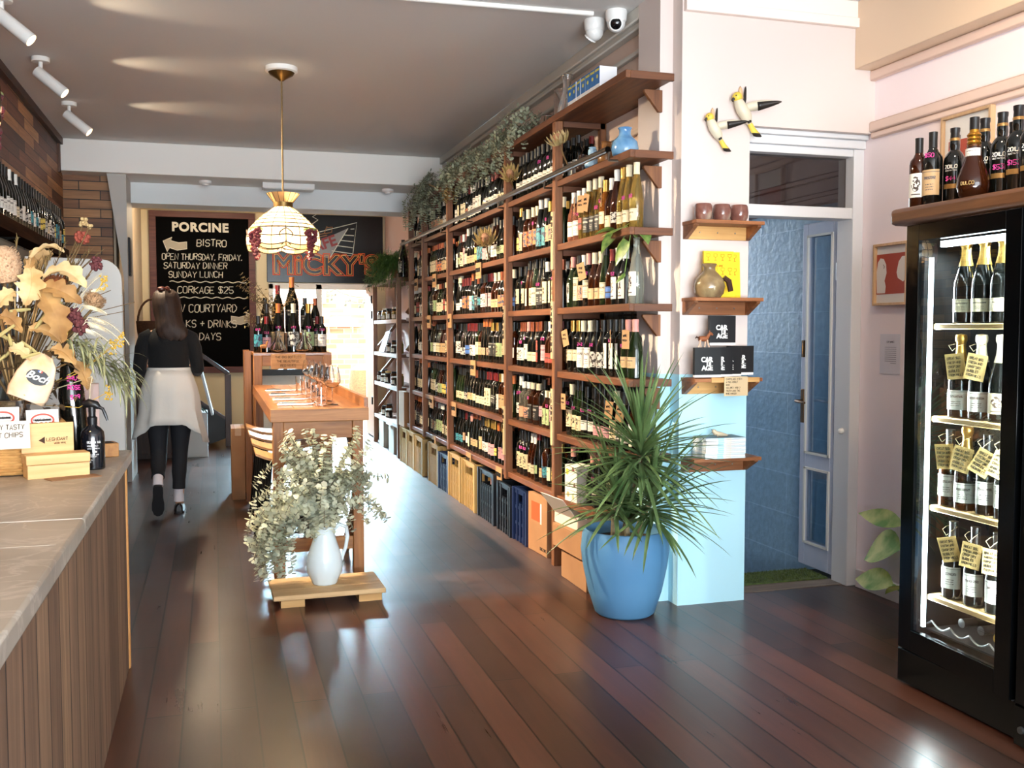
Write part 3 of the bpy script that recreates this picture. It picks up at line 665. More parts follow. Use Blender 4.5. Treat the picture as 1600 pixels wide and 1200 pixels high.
def pick(level, bay):
    if level == 2 and bay == 1: sh = random.choice(['bordeaux', 'burgundy', 'burgundy', 'alsace']); gl = random.choice(['clear', 'straw', 'pink', 'orange', 'amber', 'straw']); cap = random.choice(['white', 'cream', 'gold', 'orange', 'cream'])
    elif level == 2 and bay == 2: sh = random.choice(['bordeaux', 'burgundy', 'alsace']); gl = random.choice(['dark', 'amber', 'green', 'dark']); cap = random.choice(['white', 'cream', 'gold', 'black', 'black'])
    elif level == 1: sh = random.choice(['bordeaux', 'bordeaux', 'burgundy']); gl = 'dark'; cap = random.choice(['black', 'red', 'black', 'white'])
    elif level == 5 and bay == 2: sh = random.choice(['short', 'spirit', 'bordeaux', 'spirit']); gl = random.choice(['dark', 'clear', 'dark', 'amber']); cap = random.choice(['cream', 'black', 'white'])
    else: sh = random.choice(['bordeaux', 'burgundy', 'bordeaux', 'burgundy', 'alsace']); gl = random.choice(['dark'] * 8 + ['green', 'amber']); cap = random.choice(['black'] * 5 + ['red', 'cream', 'gold', 'white', 'orange', 'copper', 'rose'])
    return sh, gl, cap, random.choice(LPICK), random.choice([0, 0, 1, 2, 3])
BAYS = [(1, 4.50, 5.49, 'plant-side bay'), (2, 5.575, 6.51, 'second bay'), (3, 6.595, 8.28, 'wide third bay'), (4, 8.365, 9.34, ''), (5, 9.425, 10.26, '')]
SHN = {1: 'railed', 2: 'third', 3: 'fourth', 4: 'fifth', 5: 'sixth', 6: 'lowest'}
STUFF = []   # (position, spec) of the far bays and of the rows behind
for lvl in range(1, 7):
    for (bn, ya, yb, bname) in BAYS:
        if lvl == 1 and bn == 1: continue
        if lvl == 6 and bn == 1: ya = 5.0
        y = yb - 0.045; spots = []; run = 0
        while y > ya + 0.035:
            if run == 0: sp = pick(lvl, bn); run = random.choice([1, 1, 2, 2, 3])
            if lvl == 1 and bn == 2: sp = ('bordeaux', 'dark', 'black', ('white', 'text'), 3)
            if lvl == 2 and bn == 1 and y < 4.72: sp = ('alsace', 'straw', random.choice(['gold', 'cream']), ('cream', 'text'), 3)
            spots.append((y, sp)); run -= 1; R = SH[sp[0]][1]; y -= 2 * R + rnd(0.002, 0.009) + (0.03 if random.random() < 0.04 else 0)
        k = -1
        for (y, sp) in spots:
            x = 1.988 + SH[sp[0]][1] + rnd(0, 0.012); z = LV[lvl] + .0015
            if (lvl == 3 and bn == 1 and y < 4.64) or (lvl == 6 and bn == 1 and 5.14 < y < 5.40): continue
            k += 1
            if bn <= 3:
                pr = random.choice(PRICES) if random.random() < 0.3 and bn < 3 else None
                o = bottle('wine_bottle', *sp, price=pr); o.location = (x, y, z); o.rotation_euler = (0, 0, rnd(-0.35, 0.5))
                tag(o, '%s wine bottle %s label %s cap, %s from courtyard end, %s shelf, %s' % (GW[sp[1]], sp[3][0], sp[2], ORD[k], SHN[lvl], bname), 'bottle', 'wine bottles on the long wall shelves')
                if bn == 1 and random.random() < 0.16 and sp[0] != 'short':
                    t = part('neck_tag', B().box(-0.062, -0.060, -0.03, 0.03, -0.05, 0.045, RX(rnd(-.3, .3)) @ T(0, 0, 0)), kraft_m, o, (0, 0, 0.2))
                    b = B(); write(b, 'WINE', 0, 0.01, 0.012, 0.001, T(-0.063, 0.02, 0) @ RZ(-pi / 2), 0.1); write(b, 'FRESH', 0, -0.012, 0.009, 0.001, T(-0.063, 0.024, 0) @ RZ(-pi / 2), 0.1)
                    part('lettering', b, ink_m, t, recalc=False)
            elif abs(y - 10.05) > .075: STUFF.append(((x, y, z), sp))
        # the rows behind
        if lvl >= 1:
            for row, xr in ((1, 2.135), (2, 2.222)):
                yy = yb - 0.05
                while yy > max(ya, 4.97 if row == 2 else 4.72) + 0.04:
                    if random.random() < 0.82 and abs(yy - 10.05) > .07: q_ = random.choice(spots)[1]; STUFF.append(((xr, yy, LV[lvl] + .0015), (q_[0] if q_[0] != 'alsace' else 'bordeaux', q_[1], random.choice(['black'] * 6 + ['red', 'copper', 'gold', q_[2]]), q_[3], q_[4])))
                    yy -= rnd(0.084, 0.1)
mats = list(GLS.values()) + list(CAPS.values()) + list(LM.values()); mix_ = {m.name: i for i, m in enumerate(mats)}
b = B()
for it in STUFF:
    if not it: continue
    (x, y, z), (shp, gl, cap, lab, lv) = it
    prof, R, (l0, l1), (c0, c1, cr) = SH[shp]; M = T(x, y, z)
    b.lathe(prof, 9, M, mix_[GLS[gl].name]); top = prof[-1][1]
    b.lathe([(cr, c0 + .015), (cr, top), (0, top + .001)], 9, M, mix_[CAPS[cap].name])
    n0 = len(b.v); b.arc(R + .001, l0, l1, pi - 1, pi + 1, 6, mix_[LM[lab].name])
    for i in range(n0, len(b.v)): p = b.v[i]; b.v[i] = (p[0] + x, p[1] + y, p[2] + z)
o = part('shelf_bottles', b, mats, recalc=False); tag(o, 'closely packed wine bottles in the far shelf bays and in the rows behind', 'bottles', kind='stuff')

# ------------------------------------------------------------------ what stands on the top and railed shelves
def jug(name, label, prof, m, loc, sc=1.0, handle=None, cat='jug', group=None, seg=24):
    t = thing(name, label, cat, loc, 0, group)
    part('body', B().lathe([(r * sc, z * sc) for r, z in prof], seg), m, t)
    if handle: part('handle', B().tube([Vector(p) * sc for p in handle[0]], handle[1] * sc, 8), m, t)
    return t
blueglaze = mottled('blue_glaze', '#3f6d9c', '#6f9cc0', 9, 0.15, 0.02, '#8fb0c8'); brownglaze = mottled('brown_glaze', '#6e4522', '#9a6a36', 10, 0.25, 0.05)
JP = [(0, 0), (.075, 0), (.095, .03), (.105, .08), (.095, .13), (.06, .165), (.045, .185), (.045, .22), (.054, .235), (.05, .238), (.038, .21), (0, .2)]
jug('pottery_jug', 'large blue glazed round jug at the end of the railed shelf', JP, blueglaze, (2.045, 4.73, 2.302), .68)
jug('pottery_jug', 'brown ribbed pottery bottle between two blue jugs on the railed shelf', [(0, 0), (.06, 0), (.075, .02), (.078, .1), (.06, .14), (.042, .16), (.04, .2), (.048, .21), (.045, .213), (.036, .2), (0, .19)], brownglaze, (2.04, 4.97, 2.302), .62)
jug('pottery_jug', 'small pale blue double gourd jug on the railed shelf', [(0, 0), (.05, 0), (.068, .03), (.072, .07), (.055, .105), (.034, .125), (.04, .15), (.038, .175), (.03, .19), (.034, .2), (.03, .202), (.022, .18), (0, .17)], mottled('pale_blue_glaze', '#7ba0bd', '#9db9cc', 8, 0.15, 0.02), (2.02, 5.12, 2.302), .64)
jug('pottery_jug', 'dark brown squat jug next to the dried banksia, railed shelf', [(0, 0), (.05, 0), (.062, .03), (.062, .09), (.045, .125), (.036, .14), (.038, .17), (.03, .172), (0, .16)], P('dark_brown_glaze', '#2c1c16', 0.12), (2.02, 5.27, 2.302), .66)
def dried_head(name, label, loc, rot, sc=1.0, petals='#cbb88a', core='#8d5d44', group=None):
    t = thing(name, label, 'dried flower', loc, 0, group); t.rotation_euler = rot
    b = B()
    for ring, (r0, L, tilt) in enumerate([(0.02, .10, .5), (0.028, .105, .8), (0.03, .11, 1.1)]):
        for k in range(9):
            a = 2 * pi * k / 9 + ring * 0.35; d = Vector((cos(a) * sin(tilt), sin(a) * sin(tilt), cos(tilt)))
            b.blade((cos(a) * r0 * sc, sin(a) * r0 * sc, 0), d, L * sc, 0.035 * sc, -1.4, 5, 0.3, side=(-sin(a), cos(a), 0))
    part('petals', b, leafmat(name + petals, petals, '#a8905c', 0.6, 25), t, recalc=False)
    b = B().lathe([(0, 0), (.03 * sc, .01 * sc), (.036 * sc, .04 * sc), (.025 * sc, .075 * sc), (0, .085 * sc)], 12); part('flower_head', b, mottled(name + core, core, '#b98a6c', 60, 0.8), t)
    part('stem', B().tube([(0, 0, 0.01), (0, 0.01, -0.1 * sc), (0, 0.0, -0.2 * sc)], 0.006 * sc, 6), P('dry_stem', '#6a5232', 0.8), t)
    return t
dried_head('dried_protea', 'dried protea with curled petals tied to the first post, railed shelf', (1.935, 5.42, 2.50), (0.25, -0.5, 0), .75)
dried_head('dried_protea', 'dried protea between black bottles on the second post', (1.94, 6.42, 2.46), (0.9, -0.7, 0), .8, '#bfa56e', '#7a5a34')
dried_head('dried_protea', 'brown dried flower hanging below the long eucalyptus garland', (1.92, 8.30, 2.60), (2.2, -0.7, 0.4), .9, '#a88a58', '#6c4a2a')
dried_head('dried_protea', 'large dried banksia leaf head propped among bottles on the third shelf', (1.925, 7.0, 2.07), (0.8, -0.5, 0), .95, '#b79a62', '#6c4a2a')
EUC = leafmat('grey_eucalyptus', '#8f9a86', '#b9c0a6', 0.6, 30, 0.15)
def euc_sprays(b, branches, r=(0.010, 0.016), step=0.022, stem_r=0.002, sb=None):
    for pts in branches:
        pts = [Vector(p) for p in pts]; dense = []
        for a, c in zip(pts, pts[1:]):
            n = max(1, int((c - a).length / step))
            for k in range(n): dense.append(a.lerp(c, k / n))
        dense.append(pts[-1])
        (sb or b).tube(dense[::2] if len(dense) > 3 else dense, stem_r, 4)
        for i, p in enumerate(dense):
            if i == 0: continue
            d = (dense[min(i + 1, len(dense) - 1)] - dense[i - 1])
            if d.length < 1e-6: continue
            d.normalize(); o = d.orthogonal().normalized(); o = Matrix.Rotation(rnd(0, 6.28), 3, d) @ o
            for sgn in (1, -1):
                q = o * sgn; rr = rnd(*r)
                b.disc_leaf(p + q * rr * 0.9 + d * 0.003, (d + q * rnd(-.5, .5) + Vector((rnd(-.3, .3), rnd(-.3, .3), rnd(-.2, .5)))), rr)
def garland(name, label, y0, y1, n, x0, zt, drop):
    t = thing(name, label, 'garland', (x0, y0, zt))
    br = []
    for i in range(n):
        y = y0 + (y1 - y0) * rnd(0, 1); L = rnd(.5, 1) * drop
        x = x0 + rnd(-.04, .16); z = zt + rnd(0.0, .12)
        lean = rnd(-.15, .35)
        br.append([(x - x0, y - y0, z - zt), (x - x0 - .06, y - y0 + .1 * lean, z - zt + .04), (x - x0 - .12 - rnd(0, .05), y - y0 + lean * .35, z - zt - L * .35), (x - x0 - .13 - rnd(0, .06), y - y0 + lean * .5, z - zt - L)])
    sb = B(); b = B(); euc_sprays(b, br, (0.011, 0.018), 0.02, sb=sb)
    part('foliage', b, EUC, t, recalc=False); part('stem', sb, P('grey_stem', '#6e6a55', 0.8), t, recalc=False)
garland('eucalyptus_garland', 'long dried eucalyptus garland draped along the top shelf', 6.45, 8.3, 80, 2.02, 2.70, 0.22)
garland('eucalyptus_garland', 'eucalyptus bunch hanging over the far end of the top shelf', 8.55, 9.6, 46, 2.0, 2.70, 0.38)
garland('dried_flower_bunch', 'small bunch of cream dried blossoms on the top shelf by the carafes', 5.95, 6.35, 14, 1.98, 2.70, 0.16)
cg = P('clear_glass', '#ffffff', 0.0, trans=1.0, ior=1.45)
def carafe(label, prof, loc):
    t = thing('glass_carafe', label, 'carafe', loc); part('vessel', B().lathe(prof, 20), cg, t)
    part('rim', B().lathe([(prof[-1][0] - .002, prof[-1][1] - .003), (prof[-1][0] + .002, prof[-1][1] - .002), (prof[-1][0] + .001, prof[-1][1] + .002), (prof[-1][0] - .002, prof[-1][1] - .003)], 20), cg, t)
carafe('tall clear carafe with flared neck on the top shelf', [(0, .003), (.055, 0), (.062, .02), (.05, .08), (.028, .15), (.024, .2), (.034, .25)], (2.03, 5.56, 2.682))
carafe('straight clear glass vase standing just behind the tall carafe, top shelf', [(0, .003), (.042, 0), (.045, .02), (.045, .2)], (2.05, 5.72, 2.682))
carafe('small round clear glass bowl on the top shelf before the garland', [(0, .003), (.03, 0), (.045, .02), (.05, .045), (.038, .08)], (2.02, 5.9, 2.682))
bx_blue = P('blue_carton', '#2f6fb4', 0.4); bx_wht = P('white_carton', '#e6e8ec', 0.5)
for k in range(7):
    t = thing('glass_carton', 'blue printed carton of drinking glasses, %s from the pillar, top shelf' % ORD[k], 'carton', (2.02, 4.93 + k * 0.07, 2.683), rnd(-.05, .05), 'blue glass cartons on the top shelf')
    part('box', B().box(-.05, .05, -.032, .032, 0, .135), [bx_wht], t, bevel=.002)
    b = B().box(-.0512, -.05, -.031, .031, .045, .133); part('printed_front', b, bx_blue, t)
    part('printed_badge', B().ball((-.051, 0, .085), .014, 8, (.1, 1, .8)).box(-.0522, -.051, -.026, .026, .112, .124), P('badge_yellow', '#d7c95a', .5), t)
# pothos rooted in a clear bottle at the end of the fourth shelf
t = thing('pothos_bottle', 'clear wine bottle holding a variegated pothos cutting, fourth shelf end', 'plant', (2.03, 4.54, 1.553))
part('bottle', B().lathe([(r * 1.08, z * 1.0) for r, z in SH['alsace'][0]], 18), P('pale_clear_glass', '#dfe3d2', 0.03, trans=0.85), t)
part('label', B().arc(.0402, .04, .16, pi - 1.1, pi + 1.1, 8), LM[('white', 'art')], t, recalc=False)
b = B(); sb = B(); pothos = leafmat('pothos_leaf', '#3f6b2c', '#93a95a', 0.35, 26, 0.2)
hp = lambda q: max(0.02, (sin(pi * min(1, q * 1.0) ** 0.6)) * (1 if q < 1 else 0))
for p, d, L in [((-.05, .05, .385), (-.8, .3, -.15), .10), ((-.04, .12, .36), (-.5, .7, -.5), .12), ((-.06, .03, .33), (-.4, -.1, -1), .12), ((0, -.05, .36), (.1, -.6, -.5), .08), ((-.06, .1, .37), (-.7, .5, .1), .1), ((-.05, .03, .16), (-.5, .2, -.5), .06)]:
    b.blade(p, d, L * 1.25, L * .95, .6, 7, .15, prof=hp, side=(.25, -.9, .2) if abs(d[1]) < .5 else None); sb.tube([(0, 0, .325), (p[0] * .5, p[1] * .5, max(p[2], .34) + .02), p], .0025, 5)
part('leaves', b, pothos, t, recalc=False); part('stem', sb, P('green_stem', '#6f8a3f', .5), t, recalc=False)
t = thing('gift_box', 'white gift box with coloured dots on the lowest shelf behind the plant', 'box', (2.0, 5.27, .433), .15)
part('carton', B().box(-.05, .06, -.07, .07, 0, .21), P('gift_white', '#e6e2da', .5), t, bevel=.002)
for c, yy, zz, r in [('#d8c23a', .04, .17, .018), ('#8a2f3a', -.03, .19, .014), ('#b0a070', .03, .04, .016), ('#6a3038', -.045, .1, .012), ('#8a2f3a', .01, .1, .008), ('#a8b08a', -.03, .03, .015)]:
    part('dot', B().lathe([(0, .001), (r, .001), (r, 0)], 12, T(-.0505, yy, zz) @ RY(-pi / 2)), P('dot_' + c, c, .5), t)

# ================================================================== crates and cartons under the shelves
def crate_mesh(w, d, h):
    """w along y, d along x, open plastic bottle crate"""
    b = B(); t = .012
    for (z0, z1) in ((0, .035), (h * .30, h * .30 + .02), (h * .60, h * .60 + .02), (h - .04, h)):
        b.box(-d / 2, d / 2, -w / 2, -w / 2 + t, z0, z1).box(-d / 2, d / 2, w / 2 - t, w / 2, z0, z1).box(-d / 2, -d / 2 + t, -w / 2, w / 2, z0, z1).box(d / 2 - t, d / 2, -w / 2, w / 2, z0, z1)
    for s in (-1, 1):
        b.box(-d / 2 - .006, d / 2 + .006, s * w / 2 - .006, s * w / 2 + .006, h - .014, h); b.box(s * d / 2 - .006, s * d / 2 + .006, -w / 2, w / 2, h - .014, h)
        for u in (-1, 1): b.box(s * d / 2 - .014, s * d / 2 + .014, u * w / 2 - .014, u * w / 2 + .014, 0, h)
    n = max(3, int(w / .055))
    for s in (-1, 1):
        for k in range(1, n):
            y = -w / 2 + w * k / n; b.box(s * d / 2 - .007, s * d / 2 + .005, y - .011, y + .011, 0, h * .72 if 1 < k < n - 1 else h)
        for k in range(1, 5):
            x = -d / 2 + d * k / 5; b.box(x - .011, x + .011, s * w / 2 - .006, s * w / 2 + .006, 0, h * .72 if 1 < k < 4 else h)
    b.box(-d / 2 + .012, -d / 2 + .016, -w / 2, w / 2, .02, h * .70); b.box(-d / 2, d / 2, w / 2 - .016, w / 2 - .012, .02, h * .70); b.box(-d / 2, d / 2, -w / 2 + .012, -w / 2 + .016, .02, h * .70)
    b.box(-d / 2, d / 2, -w / 2, w / 2, .004, .015)
    for k in range(1, 4): b.box(-d / 2 + .01, d / 2 - .01, -w / 2 + w * k / 4 - .003, -w / 2 + w * k / 4 + .003, .02, h * .6)
    return b
cr_beige = P('beige_crate_plastic', '#b8965a', 0.45); cr_black = P('black_crate_plastic', '#15171c', 0.35); cr_blue = P('blue_crate_plastic', '#16264d', 0.4)
def crate(label, y, w, m, h=.36, x=2.065, fill=None, group='plastic bottle crates under the shelves'):
    t = thing('bottle_crate', label, 'crate', (x, y, 0), rnd(-.02, .02), group)
    part('crate_body', crate_mesh(w, .275, min(h, .375)), m, t)
    return t
crate('beige plastic bottle crate under the far bay, first from courtyard end', 10.32, .34, cr_beige, .37)
crate('beige plastic bottle crate under the far bay, second from courtyard end', 9.95, .36, cr_beige, .37)
crate('beige plastic bottle crate under the far bay, third from courtyard end', 9.53, .42, cr_beige, .36)
crate('beige plastic bottle crate standing beyond the small dark blue crate', 8.84, .40, cr_beige, .37)
crate('dark blue plastic bottle crate between two beige crates', 8.42, .36, cr_blue, .33)
crate('beige crate with white bottle showing, just before the dark blue crate', 8.00, .42, cr_beige, .39)
crate('beige slatted crate next to the tall black crate', 7.52, .42, cr_beige, .40)
crate('tall black bottle crate with pink caps, beside the beige crates', 7.0, .44, cr_black, .38)
crate('low black bottle crate standing next to the blue crate', 6.52, .32, cr_black, .35)
crate('blue bottle crate just behind the brown carton', 6.20, .27, cr_blue, .36, 2.08)
def loose(label, x, y, z, sp, rz=0):
    o = bottle('wine_bottle', *sp); o.location = (x, y, z); tag(o, label, 'bottle', 'bottles in the crates'); return o
loose('white labelled bottle standing inside the beige crate before the dark blue one', 2.0, 7.86, .016, ('bordeaux', 'dark', 'black', ('white', 'text'), 2))
loose('dark bottle with rose capsule in the tall black crate', 2.0, 7.1, .016 + .06, ('bordeaux', 'dark', 'rose', None, 0))
loose('dark bottle with pink rose capsule, second one in the tall black crate', 2.0, 7.0, .016 + .06, ('bordeaux', 'dark', 'rose', None, 0))
loose('dark bottle with gold capsule in the blue crate by the carton', 2.04, 6.16, .016 + .06, ('bordeaux', 'dark', 'gold', None, 0))
for o in COL.objects:
    if o.get('group') == 'bottles in the crates' and o.location.z > .05:
        o.location.z = .016
card_m = mottled('brown_cardboard', '#946a48', '#a87c56', 3, 0.8, 0.02); card2_m = mottled('grey_carton', '#a59a8c', '#b3a899', 3, 0.8, 0.02); tape_m = P('packing_tape', '#b08c66', 0.35)
def carton(label, x0, x1, y0, y1, z0, z1, m=card_m, rz=0, print_=None):
    t = thing('carton', label, 'box', ((x0 + x1) / 2, (y0 + y1) / 2, z0), rz); sx, sy, h = (x1 - x0) / 2, (y1 - y0) / 2, z1 - z0
    part('box', B().box(-sx, sx, -sy, sy, 0, h - .004), m, t, bevel=.004)
    b = B().box(-sx, -.002, -sy, sy, h - .004, h).box(.002, sx, -sy, sy, h - .004, h); part('flap', b, m, t)
    part('tape', B().box(-.025, .025, -sy - .001, sy + .001, h, h + .001).box(-.025, .025, -sy - .001, -sy, h - .06, h), tape_m, t)
    if print_: print_(t, sx, sy, h)
    return t
def orange_label(t, sx, sy, h):
    part('orange_sticker', B().box(-sx - .0012, -sx, -.05, .1, h - .17, h - .05), P('orange_sticker', '#c9552e', .6), t)
    part('white_sticker', B().box(-sx - .0016, -sx - .001, -.075, -.052, h - .18, h - .05), P('sticker_white', '#e8e2d8', .6), t)
    b = B(); write(b, 'THIS SIDE UP', .12, .03, .018, .0014, T(-sx - .001, 0, 0) @ RZ(-pi / 2), .03, align='C'); part('printing', b, ink_m, t, recalc=False)
carton('tall brown cardboard carton with orange sticker beside the blue crate', 1.95, 2.20, 5.72, 6.04, 0, .374, card_m, 0.06, orange_label)
carton('lower brown carton of the pair beside the blue pot', 1.90, 2.18, 4.88, 5.28, 0, .17)
t = carton('upper brown carton stacked on the carton beside the blue pot', 1.88, 2.14, 4.92, 5.36, .17, .30, card_m, 0.03)
t = thing('open_carton', 'open white carton with raised lid standing on the stacked cartons by the pot', 'box', (2.03, 5.24, .302), .1)
b = B().box(-.12, .12, -.15, .15, 0, .012)
for s in (-1, 1): b.box(s * .12 - .003, s * .12 + .003, -.15, .15, 0, .06).box(-.12, .12, s * .15 - .003, s * .15 + .003, 0, .06)
part('tray', b, P('white_card', '#d9cfc4', .7), t)
part('lid', B().box(-.004, 0, -.15, .15, 0, .15, T(-.12, 0, .06) @ RY(radians(-38))), P('white_card', '#d9cfc4', .7), t)
carton('narrow brown carton between the beige crates under the wide bay', 1.96, 2.22, 9.08, 9.27, 0, .34)
carton('pale grey carton with rounded corners under the jar shelves, at the courtyard end', 1.94, 2.2, 11.75, 12.08, 0, .325, card2_m)
carton('pale grey carton with white paper on top, under the jar shelves', 1.94, 2.2, 11.05, 11.38, 0, .325, card2_m)
t = carton('brown carton on the floor between grey cartons and beige crates', 1.94, 2.2, 10.50, 10.69, 0, .37)
tag(part('paper_sheet', B().box(-.09, .09, -.12, .12, 0, .004, RX(.02)), P('sheet_white', '#eef0f2', .6), None, (1.99, 11.22, .334)), 'white sheet of paper lying on the grey carton', 'paper')
carton('tall brown carton standing on the jar shelves end, above the crates', 1.93, 2.2, 10.34, 10.66, .38, .76)

# ------------------------------------------------------------------ jar shelving near the courtyard door
jar_unit = thing('jar_shelving', 'open timber shelving of jars beside the courtyard door', 'shelving', (2.08, 11.5, 0))
def J(b): b.v = [(x - 2.08, y - 11.5, z) for x, y, z in b.v]; return b
edge_m = P('pale_shelf_edge', '#b5aaa6', 0.5)
for z in (2.0, 1.54, 1.15, .78, .37):
    part('shelf', J(B().box(1.94, 2.25, 10.75, 12.4, z - .035, z)), sw_y, jar_unit)
    part('edge_strip', J(B().box(1.932, 1.94, 10.75, 12.4, z - .04, z + .002)), edge_m if z < 1.9 else sw_y, jar_unit)
for y in (10.73, 12.42):
    part('post', J(B().box(1.925, 1.975, y - .03, y + .03, 0, 2.04)), sw_z, jar_unit, bevel=.003); part('rear_post', J(B().box(2.21, 2.255, y - .03, y + .03, 0, 2.04)), sw_z, jar_unit)
for z0, z1 in ((1.16, 1.5), (.79, 1.12), (.38, .75)):
    part('brace', J(B().bar((1.96, 12.38, z0 + .02), (2.22, 12.38, z1), .03, .035)), sw_z, jar_unit)
for z0, z1 in ((1.2, 1.55), (1.6, 1.95)): part('brace', J(B().bar((1.98, 10.42, z0), (2.24, 10.42, z1), .03, .04)), sw_z, jar_unit)
def jar(x, y, z, r, h, lidc, glc, label):
    t = thing('jar', label, 'jar', (x, y, z + .002), 0, 'jars on the shelving by the courtyard door')
    part('glass', B().lathe([(0, 0), (r, 0), (r, h * .75), (r * .8, h * .85), (r * .8, h * .88), (0, h * .88)], 14), P('jar_' + glc, glc, .15), t)
    part('lid', B().lathe([(r * .86, h * .86), (r * .86, h), (0, h + .001)], 14), P('lid_' + lidc, lidc, .35, .5), t)
    part('label', B().arc(r + .001, h * .15, h * .6, pi - 1.3, pi + 1.3, 8), LM[('white', 'text')], t, recalc=False)
k = 0
for z, nm in ((1.54, 'top'), (1.15, 'second'), (.78, 'third'), (.37, 'bottom')):
    ys = {1.54: [12.25, 12.1, 11.95, 11.8, 11.6, 11.4, 11.2], 1.15: [11.6, 11.45, 11.3, 11.1], .78: [12.3, 12.17, 12.04, 11.9, 11.76, 11.5, 11.3, 11.1], .37: [12.0, 11.85, 11.7]}[z]
    for i, y in enumerate(ys):
        lidc, glc = [('#1d1a18', '#4a2f1c'), ('#d8d4cc', '#2a211a'), ('#b08a4a', '#7a6a3a'), ('#1d1a18', '#251b14')][k % 4]; k += 1
        jar(2.0 + (.03 if i % 2 else 0), y, z, .042, [.12, .15, .10, .14][i % 4], lidc, glc, '%s jar with %s lid, %s from courtyard end, %s jar shelf' % (['brown', 'dark', 'olive', 'black'][(k - 1) % 4], ['black', 'white', 'brass', 'black'][(k - 1) % 4], ORD[i], nm))
for i, (y, a) in enumerate(((12.15, .35), (11.95, .3))):
    tag(part('leaning_book', B().box(-.012, .012, -.09, .09, 0, .26, RY(a)), P('book_paper', '#e6e6e8', .5), None, (1.98, y, 1.155)), '%s white paperback leaning on the second jar shelf' % ['slim', 'second'][i], 'book')
# fern, and the dark bottle beside it
t = thing('fern', 'feathery green asparagus fern spilling from the top of the jar shelving', 'plant', (2.0, 10.95, 2.003))
part('pot', B().lathe([(0, 0), (.08, 0), (.11, .16), (.115, .16), (.105, .14), (0, .13)], 18), P('terracotta', '#8f5238', .8), t)
b = B()
for i in range(330):
    a = rnd(0, 6.28); e = rnd(.1, 1.2); d = Vector((cos(a) * cos(e) - .25, sin(a) * cos(e), sin(e))); L = rnd(.25, .5)
    p = Vector((0, 0, .14)); pts = [p.copy()]; 
    for s_ in range(9): p = p + d * (L / 9); d = (d + Vector((0, 0, -.26))).normalized(); pts.append(p.copy())
    if min((t.location + q).x for q in pts) < 1.5 or max((t.location + q).x for q in pts) > 2.2: continue
    b.tube(pts, .0016, 3)
    for q in pts[2:]:
        for _ in range(7):
            v = Vector((rnd(-1, 1), rnd(-1, 1), rnd(-.9, .6))).normalized(); b.blade(q, v, .05, .005, .2, 2, .1)
part('fronds', b, leafmat('fern_green', '#2f5022', '#5f8034', .6, 20, .2), t, recalc=False)
o = bottle('wine_bottle', 'magnum', 'dark', 'black', ('grey', 'blot'), 0); o.location = (1.99, 10.66, 2.04 - .04); tag(o, 'tall black bottle with grey label beside the fern', 'bottle')
o.location.z = 2.0

# ================================================================== the high table with its platform
tw_y = wood('table_timber_long', '#63391d', '#9c6436', 'Y', 0.4, coat=.1); tw_x = wood('table_timber_end', '#7d4c26', '#b97f48', 'X', 0.5); tw_z = wood('table_timber_leg', '#744522', '#a9703c', 'Z', 0.5)
tb = thing('high_table', 'long narrow timber bar table with raised ledge, set for tasting', 'table', (.56, 6.9, 0))
def Q(b): b.v = [(x - .56, y - 6.9, z) for x, y, z in b.v]; return b
b = B()
for k in range(4): x = .297 + k * .135; b.box(x, x + .133, 5.64, 8.22, .93, .974)
part('table_top', Q(b), tw_y, tb, bevel=.002)
part('end_board', Q(B().box(.29, .84, 5.60, 5.64, .905, .978)), tw_x, tb, bevel=.003)
part('side_board', Q(B().box(.29, .297, 5.64, 8.22, .905, .976)), tw_y, tb)
part('ledge', Q(B().box(.815, .84, 5.62, 8.22, .93, 1.035)), tw_y, tb, bevel=.003)
for x in (.305, .755):
    for y in (5.66, 8.10): part('leg', Q(B().box(x, x + .062, y, y + .062, 0, .93)), tw_z, tb, bevel=.004)
part('apron_rail', Q(B().box(.367, .755, 5.67, 5.70, .80, .90)), tw_x, tb, bevel=.003)
part('apron_rail', Q(B().box(.785, .81, 5.72, 8.1, .80, .90)), tw_y, tb)
part('foot_rail', Q(B().box(.367, .755, 5.67, 5.71, .15, .225)), tw_x, tb, bevel=.003)
part('brace', Q(B().bar((.787, 5.74, .42), (.787, 6.3, .02 + .0), .04, .06)), tw_y, tb)
part('brace', Q(B().bar((.787, 5.74, .60), (.787, 6.15, .86), .04, .06)), tw_y, tb)
# stools tucked in on the aisle side
for k, y in enumerate((6.05, 6.6, 7.15, 7.7)):
    t = thing('bar_stool', 'bent plywood bar stool tucked under the table, %s from the jug' % ORD[k], 'stool', (.42, y, 0), 0, 'bar stools under the high table')
    rings = []
    for i in range(9):
        u = -.2 + .4 * i / 8; z = .70 - .05 * (1 - (u / .2) ** 2) + (.06 if False else 0)
        rings.append([(u, -.17, z), (u, .17, z), (u, .17, z - .014), (u, -.17, z - .014)])
    part('seat', B().loft(rings), wood('honey_ply', '#a8713c', '#d0a066', 'Y', .4), t)
    for sx in (-1, 1):
        for sy in (-1, 1): part('leg', B().tube([(sx * .11, sy * .11, .66), (sx * .17, sy * .17, 0)], .011, 8), P('black_steel', '#141414', .4, .4), t)
    b = B(); c = .155; b.tube([(-c, -c, .22), (c, -c, .22), (c, c, .22), (-c, c, .22)], .007, 6, closed=True); part('foot_ring', b, P('black_steel', '#141414', .4, .4), t)
